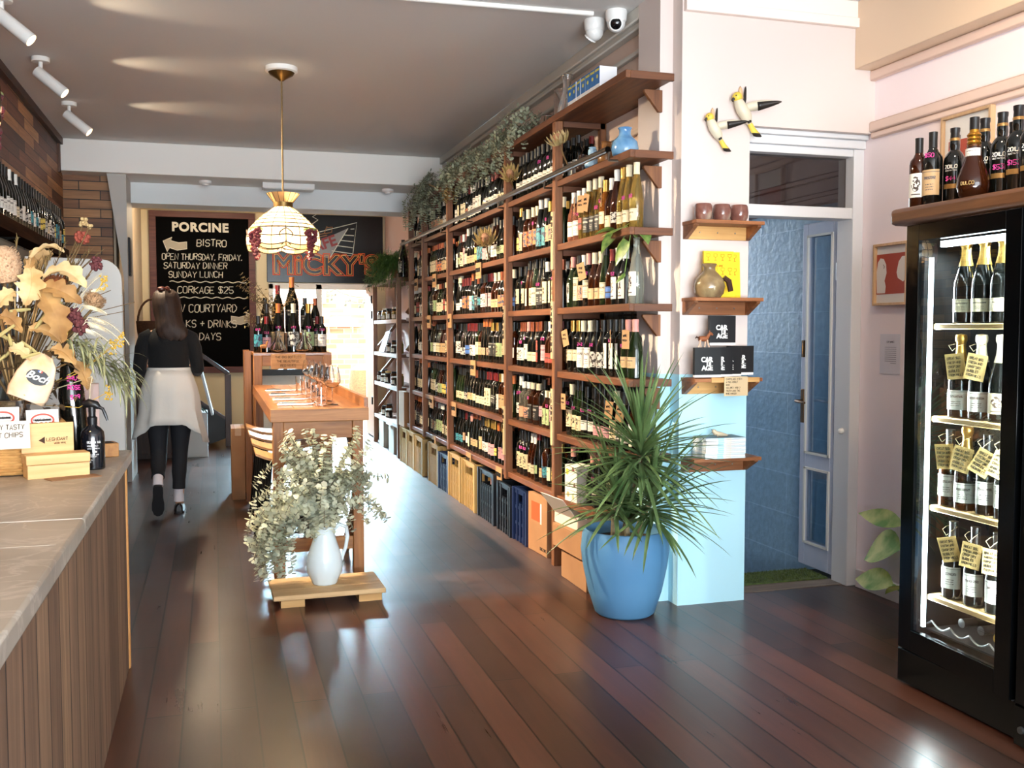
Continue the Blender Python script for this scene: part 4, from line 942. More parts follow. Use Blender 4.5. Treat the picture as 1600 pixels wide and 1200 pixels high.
# glasses, knives and napkins laid along the table
def tumbler(x, y, k):
    t = thing('tumbler', 'clear straight tumbler on the high table, %s from the jug end' % ORD[k], 'glass', (x, y, .976), 0, 'tumblers on the high table')
    part('glass', B().lathe([(0, .008), (.03, .008), (.034, .105), (.036, .105), (.033, 0), (0, 0)], 20), cg, t)
def wineglass(x, y, k):
    t = thing('wine_glass', 'large clear stemmed wine glass on the high table, %s from the jug end' % ORD[k], 'glass', (x, y, .976), 0, 'wine glasses on the high table')
    part('bowl', B().lathe([(.003, .10), (.03, .108), (.05, .135), (.047, .17), (.036, .225), (.0373, .225), (.0485, .17), (.0515, .135), (.031, .1065), (.003, .097)], 22), cg, t)
    part('stem', B().lathe([(.0035, .004), (.003, .05), (.0035, .1)], 10), cg, t); part('foot', B().lathe([(0, 0), (.036, 0), (.035, .0025), (.006, .006), (0, .006)], 20), cg, t)
for k, y in enumerate((5.86, 6.15, 6.5, 6.9, 7.35)): tumbler(.60, y, k); wineglass(.67, y + .06, k)
cut_m = P('cutlery_steel', '#d8d6d2', .2, 1.0); nap_m = P('napkin_linen', '#efe9de', .8)
for k, y in enumerate((5.96, 6.4, 6.86, 7.35)):
    tag(part('napkin', B().box(-.09, .09, -.05, .05, 0, .006), nap_m, None, (.44, y, .9755), bevel=.002), 'folded cream napkin on the high table, %s from the jug end' % ORD[k], 'napkin', 'napkins on the high table')
    t = thing('knife', 'steel table knife lying on a napkin, %s from the jug end' % ORD[k], 'cutlery', (.46, y, .982), 0, 'knives on the napkins')
    part('blade', B().box(0, .11, -.009, .009, 0, .0025), cut_m, t); part('handle', B().tube([(-.1, 0, .005), (-.04, 0, .005), (0, 0, .004)], [.006, .006, .004], 8), cut_m, t)
    tag(part('fork', B().box(-.1, .03, -.004, .004, 0, .003).box(.03, .10, -.011, .011, 0, .003), cut_m, None, (.45, y - .035, .982)), 'steel fork beside the knife, %s place from the jug end' % ORD[k], 'cutlery', 'forks on the napkins')
# low platform and the white jug of eucalyptus
pal = thing('low_platform', 'low rough pine plank platform under the white jug', 'platform', (.55, 5.24, 0), .02)
for k in range(3): part('plank', B().box(-.288, .288, -.19 + k * .125, -.19 + k * .125 + .122, .042, .068), wood('rough_pine', '#a88458', '#d2b184', 'X', .7), pal, bevel=.003)
for x in (-.19, .21): part('foot', B().box(x - .06, x + .06, -.17, .17, 0, .042), wood('pine_block', '#b98a52', '#d8ac72', 'X', .7), pal)
jm = P('pale_blue_china', '#d8e4e8', .18, coat=.3)
jt = thing('china_jug', 'tall pale blue white china jug standing on the pine platform', 'jug', (.545, 5.25, .068), -.1)
JR = [(0, 0), (.062, 0), (.066, .006), (.07, .02), (.09, .06), (.097, .10), (.09, .15), (.07, .21), (.056, .255), (.052, .28), (.058, .30), (.066, .312), (.062, .312), (.05, .285), (.05, .26), (0, .25)]
def flute(a, z): return 1 + (.025 * abs(cos(6 * a)) * max(0, 1 - z / .14) if z < .14 else 0) + (.16 * max(0, cos(a - pi)) ** 8 if z > .295 else 0)
part('body', B().lathe(JR, 48, rfun=flute), jm, jt, sharp=60)
part('handle', B().tube([(.045, 0, .285), (.08, 0, .315), (.115, 0, .30), (.122, 0, .25), (.112, 0, .19), (.094, 0, .14), (.09, 0, .12)], [.01, .011, .011, .011, .010, .009, .008], 10), jm, jt)
random.seed(21)
et = thing('eucalyptus_bouquet', 'big loose bouquet of dried silver dollar eucalyptus in the china jug', 'bouquet', (.545, 5.25, .37))
br = []
for i in range(112):
    a = rnd(0, 2 * pi); out = rnd(.05, .36); side = cos(a)
    if i < 40: top = rnd(.24, .52); tip = Vector((rnd(-.24, .26), rnd(-.10, .22), top)); br.append([(0, 0, -.1), tip * .45 + Vector((0, 0, .1)), tip])
    elif i < 86:
        ex = rnd(-.38, .30); ey = rnd(-.22, .2); z = rnd(.05, .30); br.append([(0, 0, -.1), (ex * .3, ey * .4, .14), (ex * .75, ey * .8, z + .05), (ex, ey, z - .06)])
    else:
        ex = rnd(-.36, -.18); ey = rnd(-.2, .1); z = rnd(-.26, -.02); br.append([(0, 0, -.1), (ex * .35, ey * .4, .15), (ex * .85, ey * .8, .10), (ex * 1.05, ey, z * .5), (ex * .98, ey, z)])
br += [[(0, 0, -.1), (.1, 0, .2), (.25, 0, .27), (.34, 0, .25)], [(0, 0, -.1), (.12, 0, .1), (.27, 0, .12), (.33, 0, .02)], [(0, 0, -.1), (-.2, -.03, .22), (-.36, -.03, .18), (-.40, -.03, -.02), (-.38, 0, -.1)], [(0, 0, -.1), (-.2, -.1, .1), (-.33, -.1, -.05), (-.30, -.1, -.24)]]
sb = B(); b = B(); euc_sprays(b, br, (.011, .019), .0155, .0022, sb)
part('leaves', b, leafmat('silver_dollar_leaf', '#bcc2ae', '#ece9cd', .6, 7, .2), et, recalc=False); part('stems', sb, P('dry_stem_grey', '#77705a', .8), et, recalc=False)

# ------------------------------------------------------------------ display rack behind the table, with big bottles
rk = thing('display_rack', 'timber display rack behind the table carrying magnums and decanters', 'rack', (.61, 8.55, 0))
def K(b): b.v = [(x - .61, y - 8.55, z) for x, y, z in b.v]; return b
for x in (.30, .865):
    for y in (8.28, 8.85): part('post', K(B().box(x, x + .07, y, y + .06, 0, 1.215)), tw_z, rk, bevel=.004)
part('front_rail', K(B().box(.37, .865, 8.285, 8.325, 1.125, 1.21)), tw_x, rk, bevel=.003)
part('shelf', K(B().box(.30, .935, 8.28, 8.91, 1.21, 1.235)), tw_y, rk, bevel=.003)
part('step', K(B().box(.36, .90, 8.62, 8.90, 1.235, 1.40)), tw_x, rk, bevel=.003)
part('lower_shelf', K(B().box(.30, .935, 8.28, 8.91, .3, .33)), tw_y, rk)
part('side_ladder', K(B().box(.235, .285, 8.38, 8.44, 0, 1.25).box(.235, .285, 8.8, 8.86, 0, 1.25)), tw_z, rk)
s_ = part('name_plank', K(B().box(.44, .72, 8.262, 8.282, 1.10, 1.225)), wood('plank_sign', '#a87a4e', '#cda070', 'X', .7), rk)
b = B(); M = T(.58 - .61, 8.26 - 8.55, 0)
write(b, 'THE BIG BOTTLES', 0, 1.19, .019, .0013, M, .06, 'C'); write(b, 'THE BEAUTIFUL', 0, 1.155, .019, .0013, M, .06, 'C'); write(b, 'RED WINES', 0, 1.12, .019, .0013, M, .06, 'C')
part('lettering', b, P('burnt_ink', '#3a2416', .8), s_, recalc=False)
DB = [(.345, 8.345, 1.235, 'bordeaux', 'black', ('teal', 'blot'), 'teal label bottle on the rack corner by the chalkboard'), (.415, 8.41, 1.235, 'burgundy', 'red', ('pink', 'text'), 'pink label bottle behind the wooden figure on the rack'),
      (.425, 8.555, 1.235, 'magnum', 'black', ('cream', 'art'), 'shadowed magnum between pink label bottle and orange capped magnum'), (.515, 8.47, 1.235, 'magnum', 'orange', ('buff', 'text'), 'magnum with orange capsule and buff label behind the first decanter'),
      (.64, 8.47, 1.235, 'magnum', 'cream', ('grey', 'blot'), 'magnum with large white label in the middle of the rack'), (.765, 8.48, 1.235, 'magnum', 'gold', ('sage', 'art'), 'magnum with gold capsule and sage label behind the round decanter'),
      (.865, 8.36, 1.235, 'bordeaux', 'black', ('white', 'text'), 'bottle with white label on the courtyard corner of the rack'), (.84, 8.50, 1.235, 'bordeaux', 'red', ('cream', 'text'), 'red capped bottle half hidden behind the white label corner bottle'),
      (.42, 8.72, 1.40, 'burgundy', 'black', ('grey', 'blot'), 'bottle on the rack step nearest the chalkboard side'), (.53, 8.74, 1.40, 'magnum', 'red', ('black', 'text'), 'tall red capped magnum on the rack step'),
      (.65, 8.75, 1.40, 'magnum', 'orange', ('black', 'text'), 'tallest bottle with orange capsule in the middle of the rack step'), (.76, 8.74, 1.40, 'bordeaux', 'black', ('black', 'text'), 'black capped bottle on the rack step beside the tallest bottle'),
      (.85, 8.76, 1.40, 'burgundy', 'copper', ('black', 'text'), 'copper capped bottle at the courtyard end of the rack step')]
for x, y, z, shp, cap, lab, lb in DB:
    o = bottle('display_bottle', shp, 'dark', cap, lab, 0, random.choice(PRICES) if z < 1.3 else None, 20); o.location = (x, y, z + .0015); o.rotation_euler = (0, 0, pi / 2 - .1); tag(o, lb.replace('nearest the', 'towards the'), 'bottle', 'big bottles on the display rack')
    if shp == 'magnum' and 'tallest' in lb: o.scale = (1.1, 1.1, 1.18)
for x, y, s, lb in ((.50, 8.325, .86, 'clear wide based wine decanter on the rack in front of the buff label magnum'), (.715, 8.33, .9, 'clear round bellied decanter on the rack beside the white label bottle')):
    t = thing('decanter', lb, 'decanter', (x, y, 1.2365), 0, 'glass decanters on the display rack')
    part('vessel', B().lathe([(r * s * .7, z * s * .8) for r, z in [(0, .002), (.07, 0), (.115, .03), (.105, .07), (.06, .13), (.03, .18), (.03, .24), (.038, .26)]], 24), cg, t)
    part('wine_residue', B().lathe([(0, .004), (.085 * s * .7, .006), (.1 * s * .7, .02), (0, .02)], 20), P('dark_wine', '#2a0d10', .1), t)
# little wooden figure on the rack
t = thing('wooden_figure', 'small wooden animal figure standing on the rack edge', 'figurine', (.385, 8.30, 1.2365))
b = B().lathe([(0, -.03), (.014, -.025), (.017, 0), (.014, .025), (0, .03)], 10, T(0, 0, .05) @ RY(pi / 2)); b.tube([(.02, 0, .06), (.03, 0, .085), (.035, 0, .095)], [.009, .007, .006], 8); part('body', b, tw_x, t)
for x in (-.02, .02):
    for y in (-.008, .008): part('leg', B().tube([(x, y, .045), (x, y, 0)], .004, 6), tw_x, t)
# dried branch behind the bottles
t = thing('dried_branch', 'dried seed branches rising behind the bottles on the rack', 'dried flowers', (.47, 8.62, 1.235))
br = [[(0, 0, 0), (rnd(-.1, .1), rnd(0, .05), .35), (rnd(-.28, .3), rnd(0, .1), rnd(.45, .68))] for _ in range(16)] + [[(0, 0, 0), (-.1, 0, .25), (-.22, 0, rnd(.2, .4))] for _ in range(8)]
sb = B(); b = B(); euc_sprays(b, br, (.008, .014), .03, .002, sb); part('seed_heads', b, leafmat('dry_seed', '#6e6040', '#b5a070', .7, 30, .1), t, recalc=False); part('stems', sb, P('dry_stem', '#6a5232', .8), t, recalc=False)
part('vase', B().lathe([(0, 0), (.03, 0), (.035, .05), (.025, .1), (.028, .12), (.02, .12), (0, .02)], 14), brownglaze, t)
carton('brown carton on the floor beside the display rack', .12, .23, 8.45, 8.85, 0, .6)

# ================================================================== big blue pot with the dragon tree
random.seed(5)
pp = thing('potted_dragon_tree', 'large matte blue pot with spiky green dragon tree in front of the pillar', 'potted plant', (1.955, 4.49, 0))
PR = [(0, .0), (.135, 0), (.15, .012), (.185, .12), (.212, .25), (.222, .33), (.215, .40), (.205, .428), (.197, .43), (.193, .41), (.2, .33), (0, .33)]
part('pot', B().lathe(PR, 48), mottled('matte_blue_pot', '#4b7ea8', '#5789b0', 2.5, .55, .02), pp, sharp=50)
part('soil', B().lathe([(0, .372), (.198, .368)], 24), mottled('potting_soil', '#2a1d15', '#3d2b20', 30, .95, .3), pp)
b = B()
STEMS = [((-.02, -.02, .36), (0, -.08, .62), (.015, -.15, .85)), ((.03, -.02, .36), (.06, -.08, .50), (.08, -.14, .60)), ((-.05, .03, .36), (-.07, -.03, .5), (-.09, -.09, .62)), ((.0, -.05, .36), (-.02, -.07, .42), (-.03, -.09, .50))]
for st in STEMS: b.tube(st, [.017, .015, .013], 8)
part('stem', b, mottled('cane_bark', '#8c7a5c', '#b3a27e', 25, .8, .2), pp)
drc = leafmat('dragon_leaf', '#3a5530', '#748c5a', .35, 5, .15)
for st, n, Lr in zip(STEMS, (135, 100, 66, 56), ((.32, .52), (.28, .48), (.28, .44), (.24, .38))):
    b = B(); top = Vector(st[-1])
    for i in range(n):
        a = i * 2.399 + rnd(-.2, .2); u = i / n; el = 1.45 - 1.9 * u ** .8 + rnd(-.12, .12)
        d = Vector((cos(a) * cos(el), sin(a) * cos(el), sin(el)))
        if d.y > 0.25: d.y *= 0.55; d.normalize()
        L = rnd(*Lr)
        q = B().blade(top + Vector((0, 0, .02 - .12 * u)) + d * .01, d, L, rnd(.026, .036), rnd(.2, .75), 7, .22, prof=lambda t: (min(1, .5 + t * 2.2)) * (1 - t) ** .55 if t < 1 else 0)
        if any((Y_ + 4.49 > 4.42 and X_ + 1.955 > 1.93 and Z_ > .70) or (Y_ + 4.49 > 4.48 and X_ + 1.955 > 2.15) or (Z_ < .46 and (X_ * X_ + Y_ * Y_) < .048) for X_, Y_, Z_ in q.v): continue
        b.add(q.v, q.f, True)
    part('leaf_crown', b, drc, pp, recalc=False)

# ================================================================== the woman walking away
wm = thing('person', 'woman with long brown hair in black top and white apron walking away', 'person', (-.34, 7.98, 0))
skin = P('skin', '#d9a688', .5)
verts = {}; vs = []; es = []; rs = []
def J_(n, p, r, par=None):
    verts[n] = len(vs); vs.append(p); rs.append(r)
    if par is not None: es.append((verts[par], verts[n]))
J_('pelvis', (0, .0, .93), .125)
J_('belly', (0, .0, 1.06), .11, 'pelvis'); J_('chest', (0, .01, 1.24), .12, 'belly'); J_('upper', (0, .0, 1.36), .10, 'chest'); J_('neck', (0, .01, 1.46), .05, 'upper'); J_('chin', (0, .03, 1.53), .06, 'neck'); J_('head', (-.01, .03, 1.61), .085, 'chin'); J_('crown', (-.01, .03, 1.67), .07, 'head')
for s, nm in ((-1, 'l'), (1, 'r')):
    J_('sh' + nm, (s * .15, .0, 1.375), .05, 'upper'); J_('el' + nm, (s * .20, .0, 1.12), .038, 'sh' + nm); J_('wr' + nm, (s * .14, .22, 1.13), .026, 'el' + nm); J_('pa' + nm, (s * .12, .29, 1.135), .026, 'wr' + nm)
J_('hl', (-.085, 0, .86), .085, 'pelvis'); J_('kl', (-.085, .02, .47), .055, 'hl'); J_('al', (-.085, -.19, .27), .036, 'kl'); J_('tl', (-.085, -.14, .06), .03, 'al')
J_('hr', (.085, 0, .86), .085, 'pelvis'); J_('kr', (.068, .04, .47), .055, 'hr'); J_('ar', (.055, .04, .09), .036, 'kr'); J_('tr', (.06, .18, .035), .03, 'ar')
me = bpy.data.meshes.new('body'); me.from_pydata(vs, es, []); body = link('body', me, wm); me.materials.append(skin)
sk = body.modifiers.new('skin', 'SKIN'); sk.use_smooth_shade = True
for i, r in enumerate(rs): me.skin_vertices[0].data[i].radius = (r, r * (.8 if i in (0, 1, 2, 3) else 1))
me.skin_vertices[0].data[0].use_root = True
body.modifiers.new('smooth', 'SUBSURF').levels = 1; body.modifiers['smooth'].render_levels = 2
b = B()
for s in (-1, 1):   # fingers curled round the tray edge, and thumbs
    base = Vector((s * .12, .29, 1.135))
    for k in range(4):
        o_ = Vector(((k - 1.5) * .017, .02, 0)); L = [.062, .07, .066, .052][k]
        b.tube([base + o_, base + o_ + Vector((0, L * .5, .006)), base + o_ + Vector((0, L * .85, -.008)), base + o_ + Vector((0, L, -.026))], [.0085, .008, .0075, .006], 8)
    b.tube([base + Vector((-s * .02, -.01, .0)), base + Vector((-s * .045, .015, .012)), base + Vector((-s * .05, .045, .014))], [.0095, .0085, .007], 8)
part('fingers', b, skin, wm)
def ring(cx, cy, cz, rx, ry, n=20, tilt=0.0): return [Vector((cx + rx * cos(2 * pi * k / n), cy + ry * sin(2 * pi * k / n), cz + tilt * sin(2 * pi * k / n))) for k in range(n)]
blk = P('black_knit', '#08090c', .9, sheen=.05, bump=.15, bscale=90); lg = P('charcoal_leggings', '#1b1c21', .8, bump=.1, bscale=70)
b = B().loft([ring(0, 0, 1.10, .155, .115), ring(0, 0, 1.13, .15, .115), ring(0, 0, 1.2, .152, .118), ring(0, .0, 1.28, .165, .122), ring(0, -.005, 1.35, .172, .112), ring(0, -.005, 1.40, .145, .092), ring(0, 0, 1.44, .085, .07), ring(0, .01, 1.47, .062, .06)])
part('jumper', b, blk, wm)
for s in (-1, 1):
    b = B(); b.tube([(s * .115, -.005, 1.385), (s * .160, -.01, 1.36), (s * .188, -.015, 1.28), (s * .205, -.02, 1.18), (s * .212, -.01, 1.12), (s * .205, .05, 1.105), (s * .175, .15, 1.115), (s * .15, .21, 1.125)], [.055, .062, .056, .05, .048, .045, .038, .035], 14)
    part('sleeve', b, blk, wm)
# leggings
for nm, pts, rr in (('l', [(-.082, -.005, .97), (-.088, 0, .86), (-.09, .01, .68), (-.087, .015, .52), (-.086, .0, .46), (-.086, -.08, .37), (-.086, -.15, .315)], [.1, .098, .08, .062, .06, .055, .044]),
                    ('r', [(.082, -.005, .97), (.085, 0, .86), (.078, .02, .68), (.07, .035, .52), (.068, .035, .46), (.06, .025, .32), (.056, .03, .2)], [.1, .098, .08, .062, .058, .055, .042])):
    part('legging', B().tube(pts, rr, 16), lg, wm)
    a, c = Vector(pts[-2]), Vector(pts[-1]); d = (c - a).normalized()
    part('cuff', B().tube([c - d * .05, c + d * .01], .048, 16), lg, wm)
sock = P('white_sock', '#e2dce2', .85); shoe = P('black_leather', '#0e0e12', .25); sole_m = P('black_rubber', '#17171a', .6)
part('sock', B().tube([(-.086, -.14, .325), (-.086, -.185, .285), (-.086, -.20, .25)], [.037, .038, .04], 14), sock, wm)
part('sock', B().tube([(.056, .03, .22), (.055, .035, .15), (.055, .04, .09)], [.037, .036, .039], 14), sock, wm)
def shoe_part(M):
    rings = []; 
    for t, hw, h, z in [(-.075, .018, .05, 0), (-.065, .03, .062, 0), (-.03, .036, .062, 0), (.02, .036, .055, 0), (.07, .043, .048, 0), (.12, .042, .04, 0), (.155, .03, .034, 0), (.17, .012, .026, 0)]:
        rings.append([M @ Vector((hw * cos(a) * (1 if sin(a) > 0 else 1.0), t, .016 + (h * max(0, sin(a)) ** .7 if sin(a) > 0 else 0))) for a in [2 * pi * k / 16 for k in range(16)]])
    part('shoe', B().loft(rings), shoe, wm)
    out = [(-.02, -.078), (.02, -.078), (.035, -.06), (.037, -.02), (.033, .02), (.044, .07), (.044, .12), (.03, .16), (.01, .174), (-.01, .174), (-.03, .16), (-.044, .12), (-.044, .07), (-.033, .02), (-.037, -.02), (-.035, -.06)]
    vs_ = [M @ Vector((x, y, z)) for z in (0, .017) for x, y in out]; n = len(out)
    part('shoe_sole', B().add(vs_, [tuple(range(n))[::-1], tuple(range(n, 2 * n))] + [(k, (k + 1) % n, (k + 1) % n + n, k + n) for k in range(n)]), sole_m, wm)
shoe_part(T(.056, .055, .0))
shoe_part(T(-.086, -.215, .21) @ RZ(.08) @ RX(radians(-72)) @ T(0, .02, -.03))
# apron tied round the waist
rings = []
for i in range(9):
    u = i / 8; ring_ = []
    for k in range(48):
        a = 2 * pi * k / 48; ca, sa = cos(a), sin(a)
        hem = .705 - .12 * max(0, abs(ca) - .45) / .55 - (.04 if ca > .9 else 0)
        z = 1.125 + (hem - 1.125) * u
        fl = .157 + (.255 - .157) * u ** 1.1 + (.05 * u * max(0, abs(ca) - .6)) + .012 * u * sin(a * 9 + 1) + .008 * u * sin(a * 17)
        fy = .122 + (.20 - .122) * u ** .9 + .010 * u * sin(a * 9 + 1)
        hip = .022 * sin(pi * min(1, u * 1.6))
        ring_.append(Vector(((fl + hip) * ca, (fy + hip) * sa, z)))
    rings.append(ring_)
ap = part('apron', B().loft(rings, caps=False), P('white_apron', '#d9d6d0', .85, bump=.1, bscale=40), wm)
ap.modifiers.new('thick', 'SOLIDIFY').thickness = .004
part('apron_band', B().loft([ring(0, 0, 1.09, .166, .13), ring(0, 0, 1.135, .160, .125)], caps=False), P('white_apron', '#d9d6d0', .85), wm)
# hair
def hair_mat():
    m = wood('brown_hair', '#1a100b', '#3d261a', 'Z', .6, 3.5, .5); return m
rings = []
for z, rx, ry, cx, cy in [(1.735, .02, .02, -.015, .02), (1.728, .055, .06, -.015, .02), (1.70, .088, .098, -.015, .022), (1.65, .102, .115, -.012, .02), (1.60, .105, .112, -.008, .01), (1.54, .102, .10, 0, -.01), (1.49, .098, .085, .01, -.04), (1.45, .108, .06, .02, -.075), (1.41, .115, .04, .03, -.095), (1.38, .105, .025, .038, -.105), (1.36, .085, .016, .042, -.108), (1.345, .05, .01, .045, -.108)]:
    rings.append([Vector((cx + rx * cos(a) * (1 + .03 * sin(9 * a)), cy + ry * sin(a) * (1 + .03 * sin(11 * a)), z + .006 * sin(7 * a))) for a in [2 * pi * k / 36 for k in range(36)]])
part('hair', B().loft(rings), hair_mat(), wm)
part('hair_clip', B().ball((-.04, -.03, 1.735), .028, 10, (1.2, 1, .7)).ball((.0, -.03, 1.737), .02, 8), P('tortoise_clip', '#4a2018', .3), wm)
face = B().ball((-.012, .105, 1.60), .02, 8, (.7, 1.2, 1.2)); part('nose', face, skin, wm)
b = B(); 
for s in (-1, 1): b.ball((-.012 + s * .033, .098, 1.625), .012, 8)
part('eye', b, P('eye_white', '#e8e4dc', .3), wm)
part('mouth', B().ball((-.012, .102, 1.555), .022, 8, (1, .4, .35)), P('lips', '#b06a62', .5), wm)
part('ear', B().ball((-.098, .03, 1.60), .022, 8, (.4, .8, 1.2)).ball((.074, .03, 1.60), .022, 8, (.4, .8, 1.2)), skin, wm)

# ================================================================== back of the shop
bb = thing('chalkboard', 'tall framed black chalkboard with bistro hours hanging on the back wall', 'chalkboard', (-.125, 13.49, .86))
fm = wood('board_frame', '#4a2620', '#6b3c30', 'X', .5)
part('board', B().box(-.60, .60, -.025, -.005, .06, 2.03), P('chalk_black', '#080808', .9, ior=1.15), bb)
b = B().box(-.66, .66, -.04, 0, 2.02, 2.10).box(-.66, .66, -.04, 0, 0, .08).box(-.66, -.575, -.04, 0, .08, 2.02).box(.575, .66, -.04, 0, .08, 2.02); part('frame', b, fm, bb, bevel=.004)
chalk = P('chalk_paint', '#e8e2d2', .8)
lettering('title_lettering', 'PORCINE', .155, chalk, bb, (-.03, -.027, 1.845), extrude=.002, offset=.007, spacing=1.12)
b = B(); M = T(0, -.028, 0); random.seed(3)
write(b, 'BISTRO', .115, 1.655, .085, .0055, M, .07, 'C'); write(b, 'OPEN THURSDAY, FRIDAY,', .0, 1.475, .078, .005, M, .08, 'C', aspect=.5); write(b, 'SATURDAY DINNER', -.09, 1.36, .078, .005, M, .08, 'C', aspect=.55)
write(b, 'SUNDAY LUNCH', -.09, 1.245, .078, .005, M, .08, 'C', aspect=.57); write(b, 'CORKAGE $25', .03, 1.045, .085, .0055, M, .08, 'C', aspect=.6)
write(b, 'V COURTYARD', .42, .80, .098, .0055, M, .07, 'R', aspect=.52); write(b, 'KS + DRINKS', .42, .60, .092, .0055, M, .07, 'R', aspect=.55); write(b, 'DAYS', .22, .43, .09, .0055, M, .07, 'R', aspect=.6)
for z in (1.19, .985): b.tube([M @ Vector((-.42 + .96 * k / 40, 0, z + .009 * sin(k * 1.1))) for k in range(41)], .006, 4)
part('handwriting', b, chalk, bb, recalc=False)
def arrow(flip):
    o = [(-.17, .05), (-.06, .10), (-.075, .055), (.02, .03), (.12, .045), (.12, -.045), (.0, -.065), (-.09, -.035), (-.12, -.085)]
    return [(-x if flip else x, z) for x, z in o]
ch2 = P('smudged_chalk', '#b5ab98', .8)
for f, x, z in ((0, -.32, 1.66), (1, .46, .70)):
    part('chalk_arrow', B().prism(arrow(f), .003, T(x, -.028, z)), ch2, bb); part('arrow_outline', B().tube([(x + a, -.029, z + c) for a, c in arrow(f)], .005, 4, closed=True), chalk, bb)
sg = thing('cafe_sign', 'black sign with orange outlined lettering above the courtyard door', 'sign', (1.455, 13.49, 2.06))
part('panel', B().box(-.775, .775, -.04, 0, 0, .93), P('gloss_black_sign', '#0e0e0f', .25), sg, bevel=.004)
for txt, mt, ob, off, yy in (('MiCKY\'S', P('neon_orange_paint', '#f0622a', .4), .0062, .026, -.047), ('MiCKY\'S', P('neon_amber_paint', '#ffb45a', .4), .0042, .006, -.052)):
    lettering('lettering', txt, .35, mt, sg, (.0, yy, .125), outline=ob, offset=off, spacing=1.12)
part('triangle', B().prism([(-.36, .43), (.30, .74), (.05, .33), (-.28, .385)], .004, T(0, -.045, 0)), P('sign_grey', '#8d8b89', .4), sg)
lettering('cafe_lettering', 'CAFE', .2, P('sign_red', '#8e2a22', .4), sg, (-.06, -.047, .44), (pi / 2, radians(-20), 0), extrude=.003, offset=.006)
wl = P('sign_white', '#dcdccf', .4); b = B()
b.tube([(-.30, -.045, .62), (.42, -.045, .82), (.36, -.045, .37), (.22, -.045, .38)], .006, 5)
for k in range(5): b.tube([(.335 - k * .022, -.045, .73 - k * .075), (.385 - k * .003, -.045, .735 - k * .075)], .006, 5) if k == 0 else b.tube([(.30 - k * .055, -.045, .72 - k * .072), (.388 - k * .008, -.045, .725 - k * .082)], .006, 5)
b.tube([(.05, -.045, .33), (.30, -.045, .74)], .006, 5); part('sign_line', b, wl, sg, recalc=False)
b = B(); b.tube([(-.30, -.045, .80), (-.26, -.045, .70), (-.16, -.045, .63), (-.02, -.045, .66), (.02, -.045, .76)], .006, 5); b.tube([(-.33, -.045, .66), (-.14, -.045, .60), (.02, -.045, .64)], .005, 5); b.tube([(.02, -.045, .74), (.09, -.045, .75), (.08, -.045, .68), (-.01, -.045, .66)], .006, 5)
part('cup_outline', b, P('sign_copper', '#a8744a', .4), sg, recalc=False)
b = B(); b.tube([(-.18, -.045, .78), (-.10, -.045, .84), (-.17, -.045, .88), (-.11, -.045, .92)], .006, 5); part('steam', b, wl, sg, recalc=False)
# stair with newel, rail and dark panel
st = thing('stair_balustrade', 'dark stained stair newel post with sloping handrail below the chalkboard', 'stair', (.12, 12.42, 0))
dk = wood('dark_stair_timber', '#2a1810', '#4c2c1d', 'Z', .4)
part('newel_post', B().box(-.01, .065, -.035, .04, 0, .88), dk, st, bevel=.004)
part('handrail', B().bar((.04, 0, .885), (-.52, 0, 1.30), .06, .05), dk, st, bevel=.006)
part('stringer', B().prism([(-.01, .10), (-.01, .33), (-.75, .86), (-.75, 0), (-.30, 0)], .04), P('dark_stringer', '#1f140f', .5), st)
part('stringer_cap', B().bar((.0, .02, .34), (-.74, .02, .87), .07, .03), dk, st)
for k in range(4): part('tread', B().box(-.35 - k * .2, -.10 - k * .2, .05, .9, .12 + k * .15, .16 + k * .15), dk, st)
tag(part('display_board', B().box(-.012, .012, -.25, .25, 0, .62, RY(radians(-13))), P('board_white', '#d5dfe6', .3), None, (-.035, 11.3, .50), bevel=.003), 'leaning white printed board behind the woman by the stair', 'board')
wb = thing('white_box', 'white square pedestal box standing behind the woman by the stair', 'pedestal', (-.22, 11.55, 0))
part('body', B().box(-.13, .13, -.10, .3, 0, .50), P('gloss_white', '#e4e8ea', .3), wb, bevel=.006); part('plinth', B().box(-.125, .125, -.095, .29, 0, .012), P('black_plinth', '#222', .5) if False else P('black_plinth', '#222222', .5), wb)
b = B()
t = thing('small_plant', 'dark leaved plant on the white pedestal behind the woman', 'plant', (-.26, 11.46, .5))
for i in range(7): a = rnd(0, 6.28); b.blade((0, 0, .06), (cos(a), sin(a), .2), .22, .06, 1.6, 6, .2)
part('leaves', b, leafmat('dark_leaf', '#20261a', '#39442a', .4, 10, .1), t, recalc=False); part('pot', B().lathe([(0, 0), (.05, 0), (.06, .08), (0, .075)], 14), P('black_pot', '#1c1c1c', .5), t)
cu = B(); rings = []
for z in (0, .6, 1.2, 1.80): rings.append([Vector((-.86 + .025 * sin(k * 1.3) + .01 * sin(k * .7), 10.75 + k * .028, z)) for k in range(24)])
cu.loft(rings, caps=False, closed=False); o = part('curtain', cu, P('dark_red_velvet', '#3a1216', .9, sheen=.5), recalc=False); o.modifiers.new('thick', 'SOLIDIFY').thickness = .006
tag(o, 'dark red curtain hanging on the side wall beyond the pale partition', 'curtain')
part('curtain_rod', B().tube([(-.86, 10.7, 1.82), (-.86, 11.45, 1.82)], .01, 8), iron_m, o)
t = thing('wicker_basket', 'dark wicker basket with arched handle behind the womans head', 'basket', (-.66, 11.6, 1.202))
part('basket_body', B().lathe([(0, 0), (.13, 0), (.16, .2), (.17, .32), (.155, .32), (.145, .2), (0, .02)], 20), wood('dark_wicker', '#2c1a10', '#5c3a22', 'X', .8, 3), t)
part('handle', B().tube([(-.15 * cos(pi * k / 12), 0, .3 + .26 * sin(pi * k / 12)) for k in range(13)], .012, 8), wood('dark_wicker', '#2c1a10', '#5c3a22', 'X'), t)
t = thing('side_cabinet', 'dark timber cabinet below the wicker basket on the stair side', 'cabinet', (-.66, 11.62, 0))
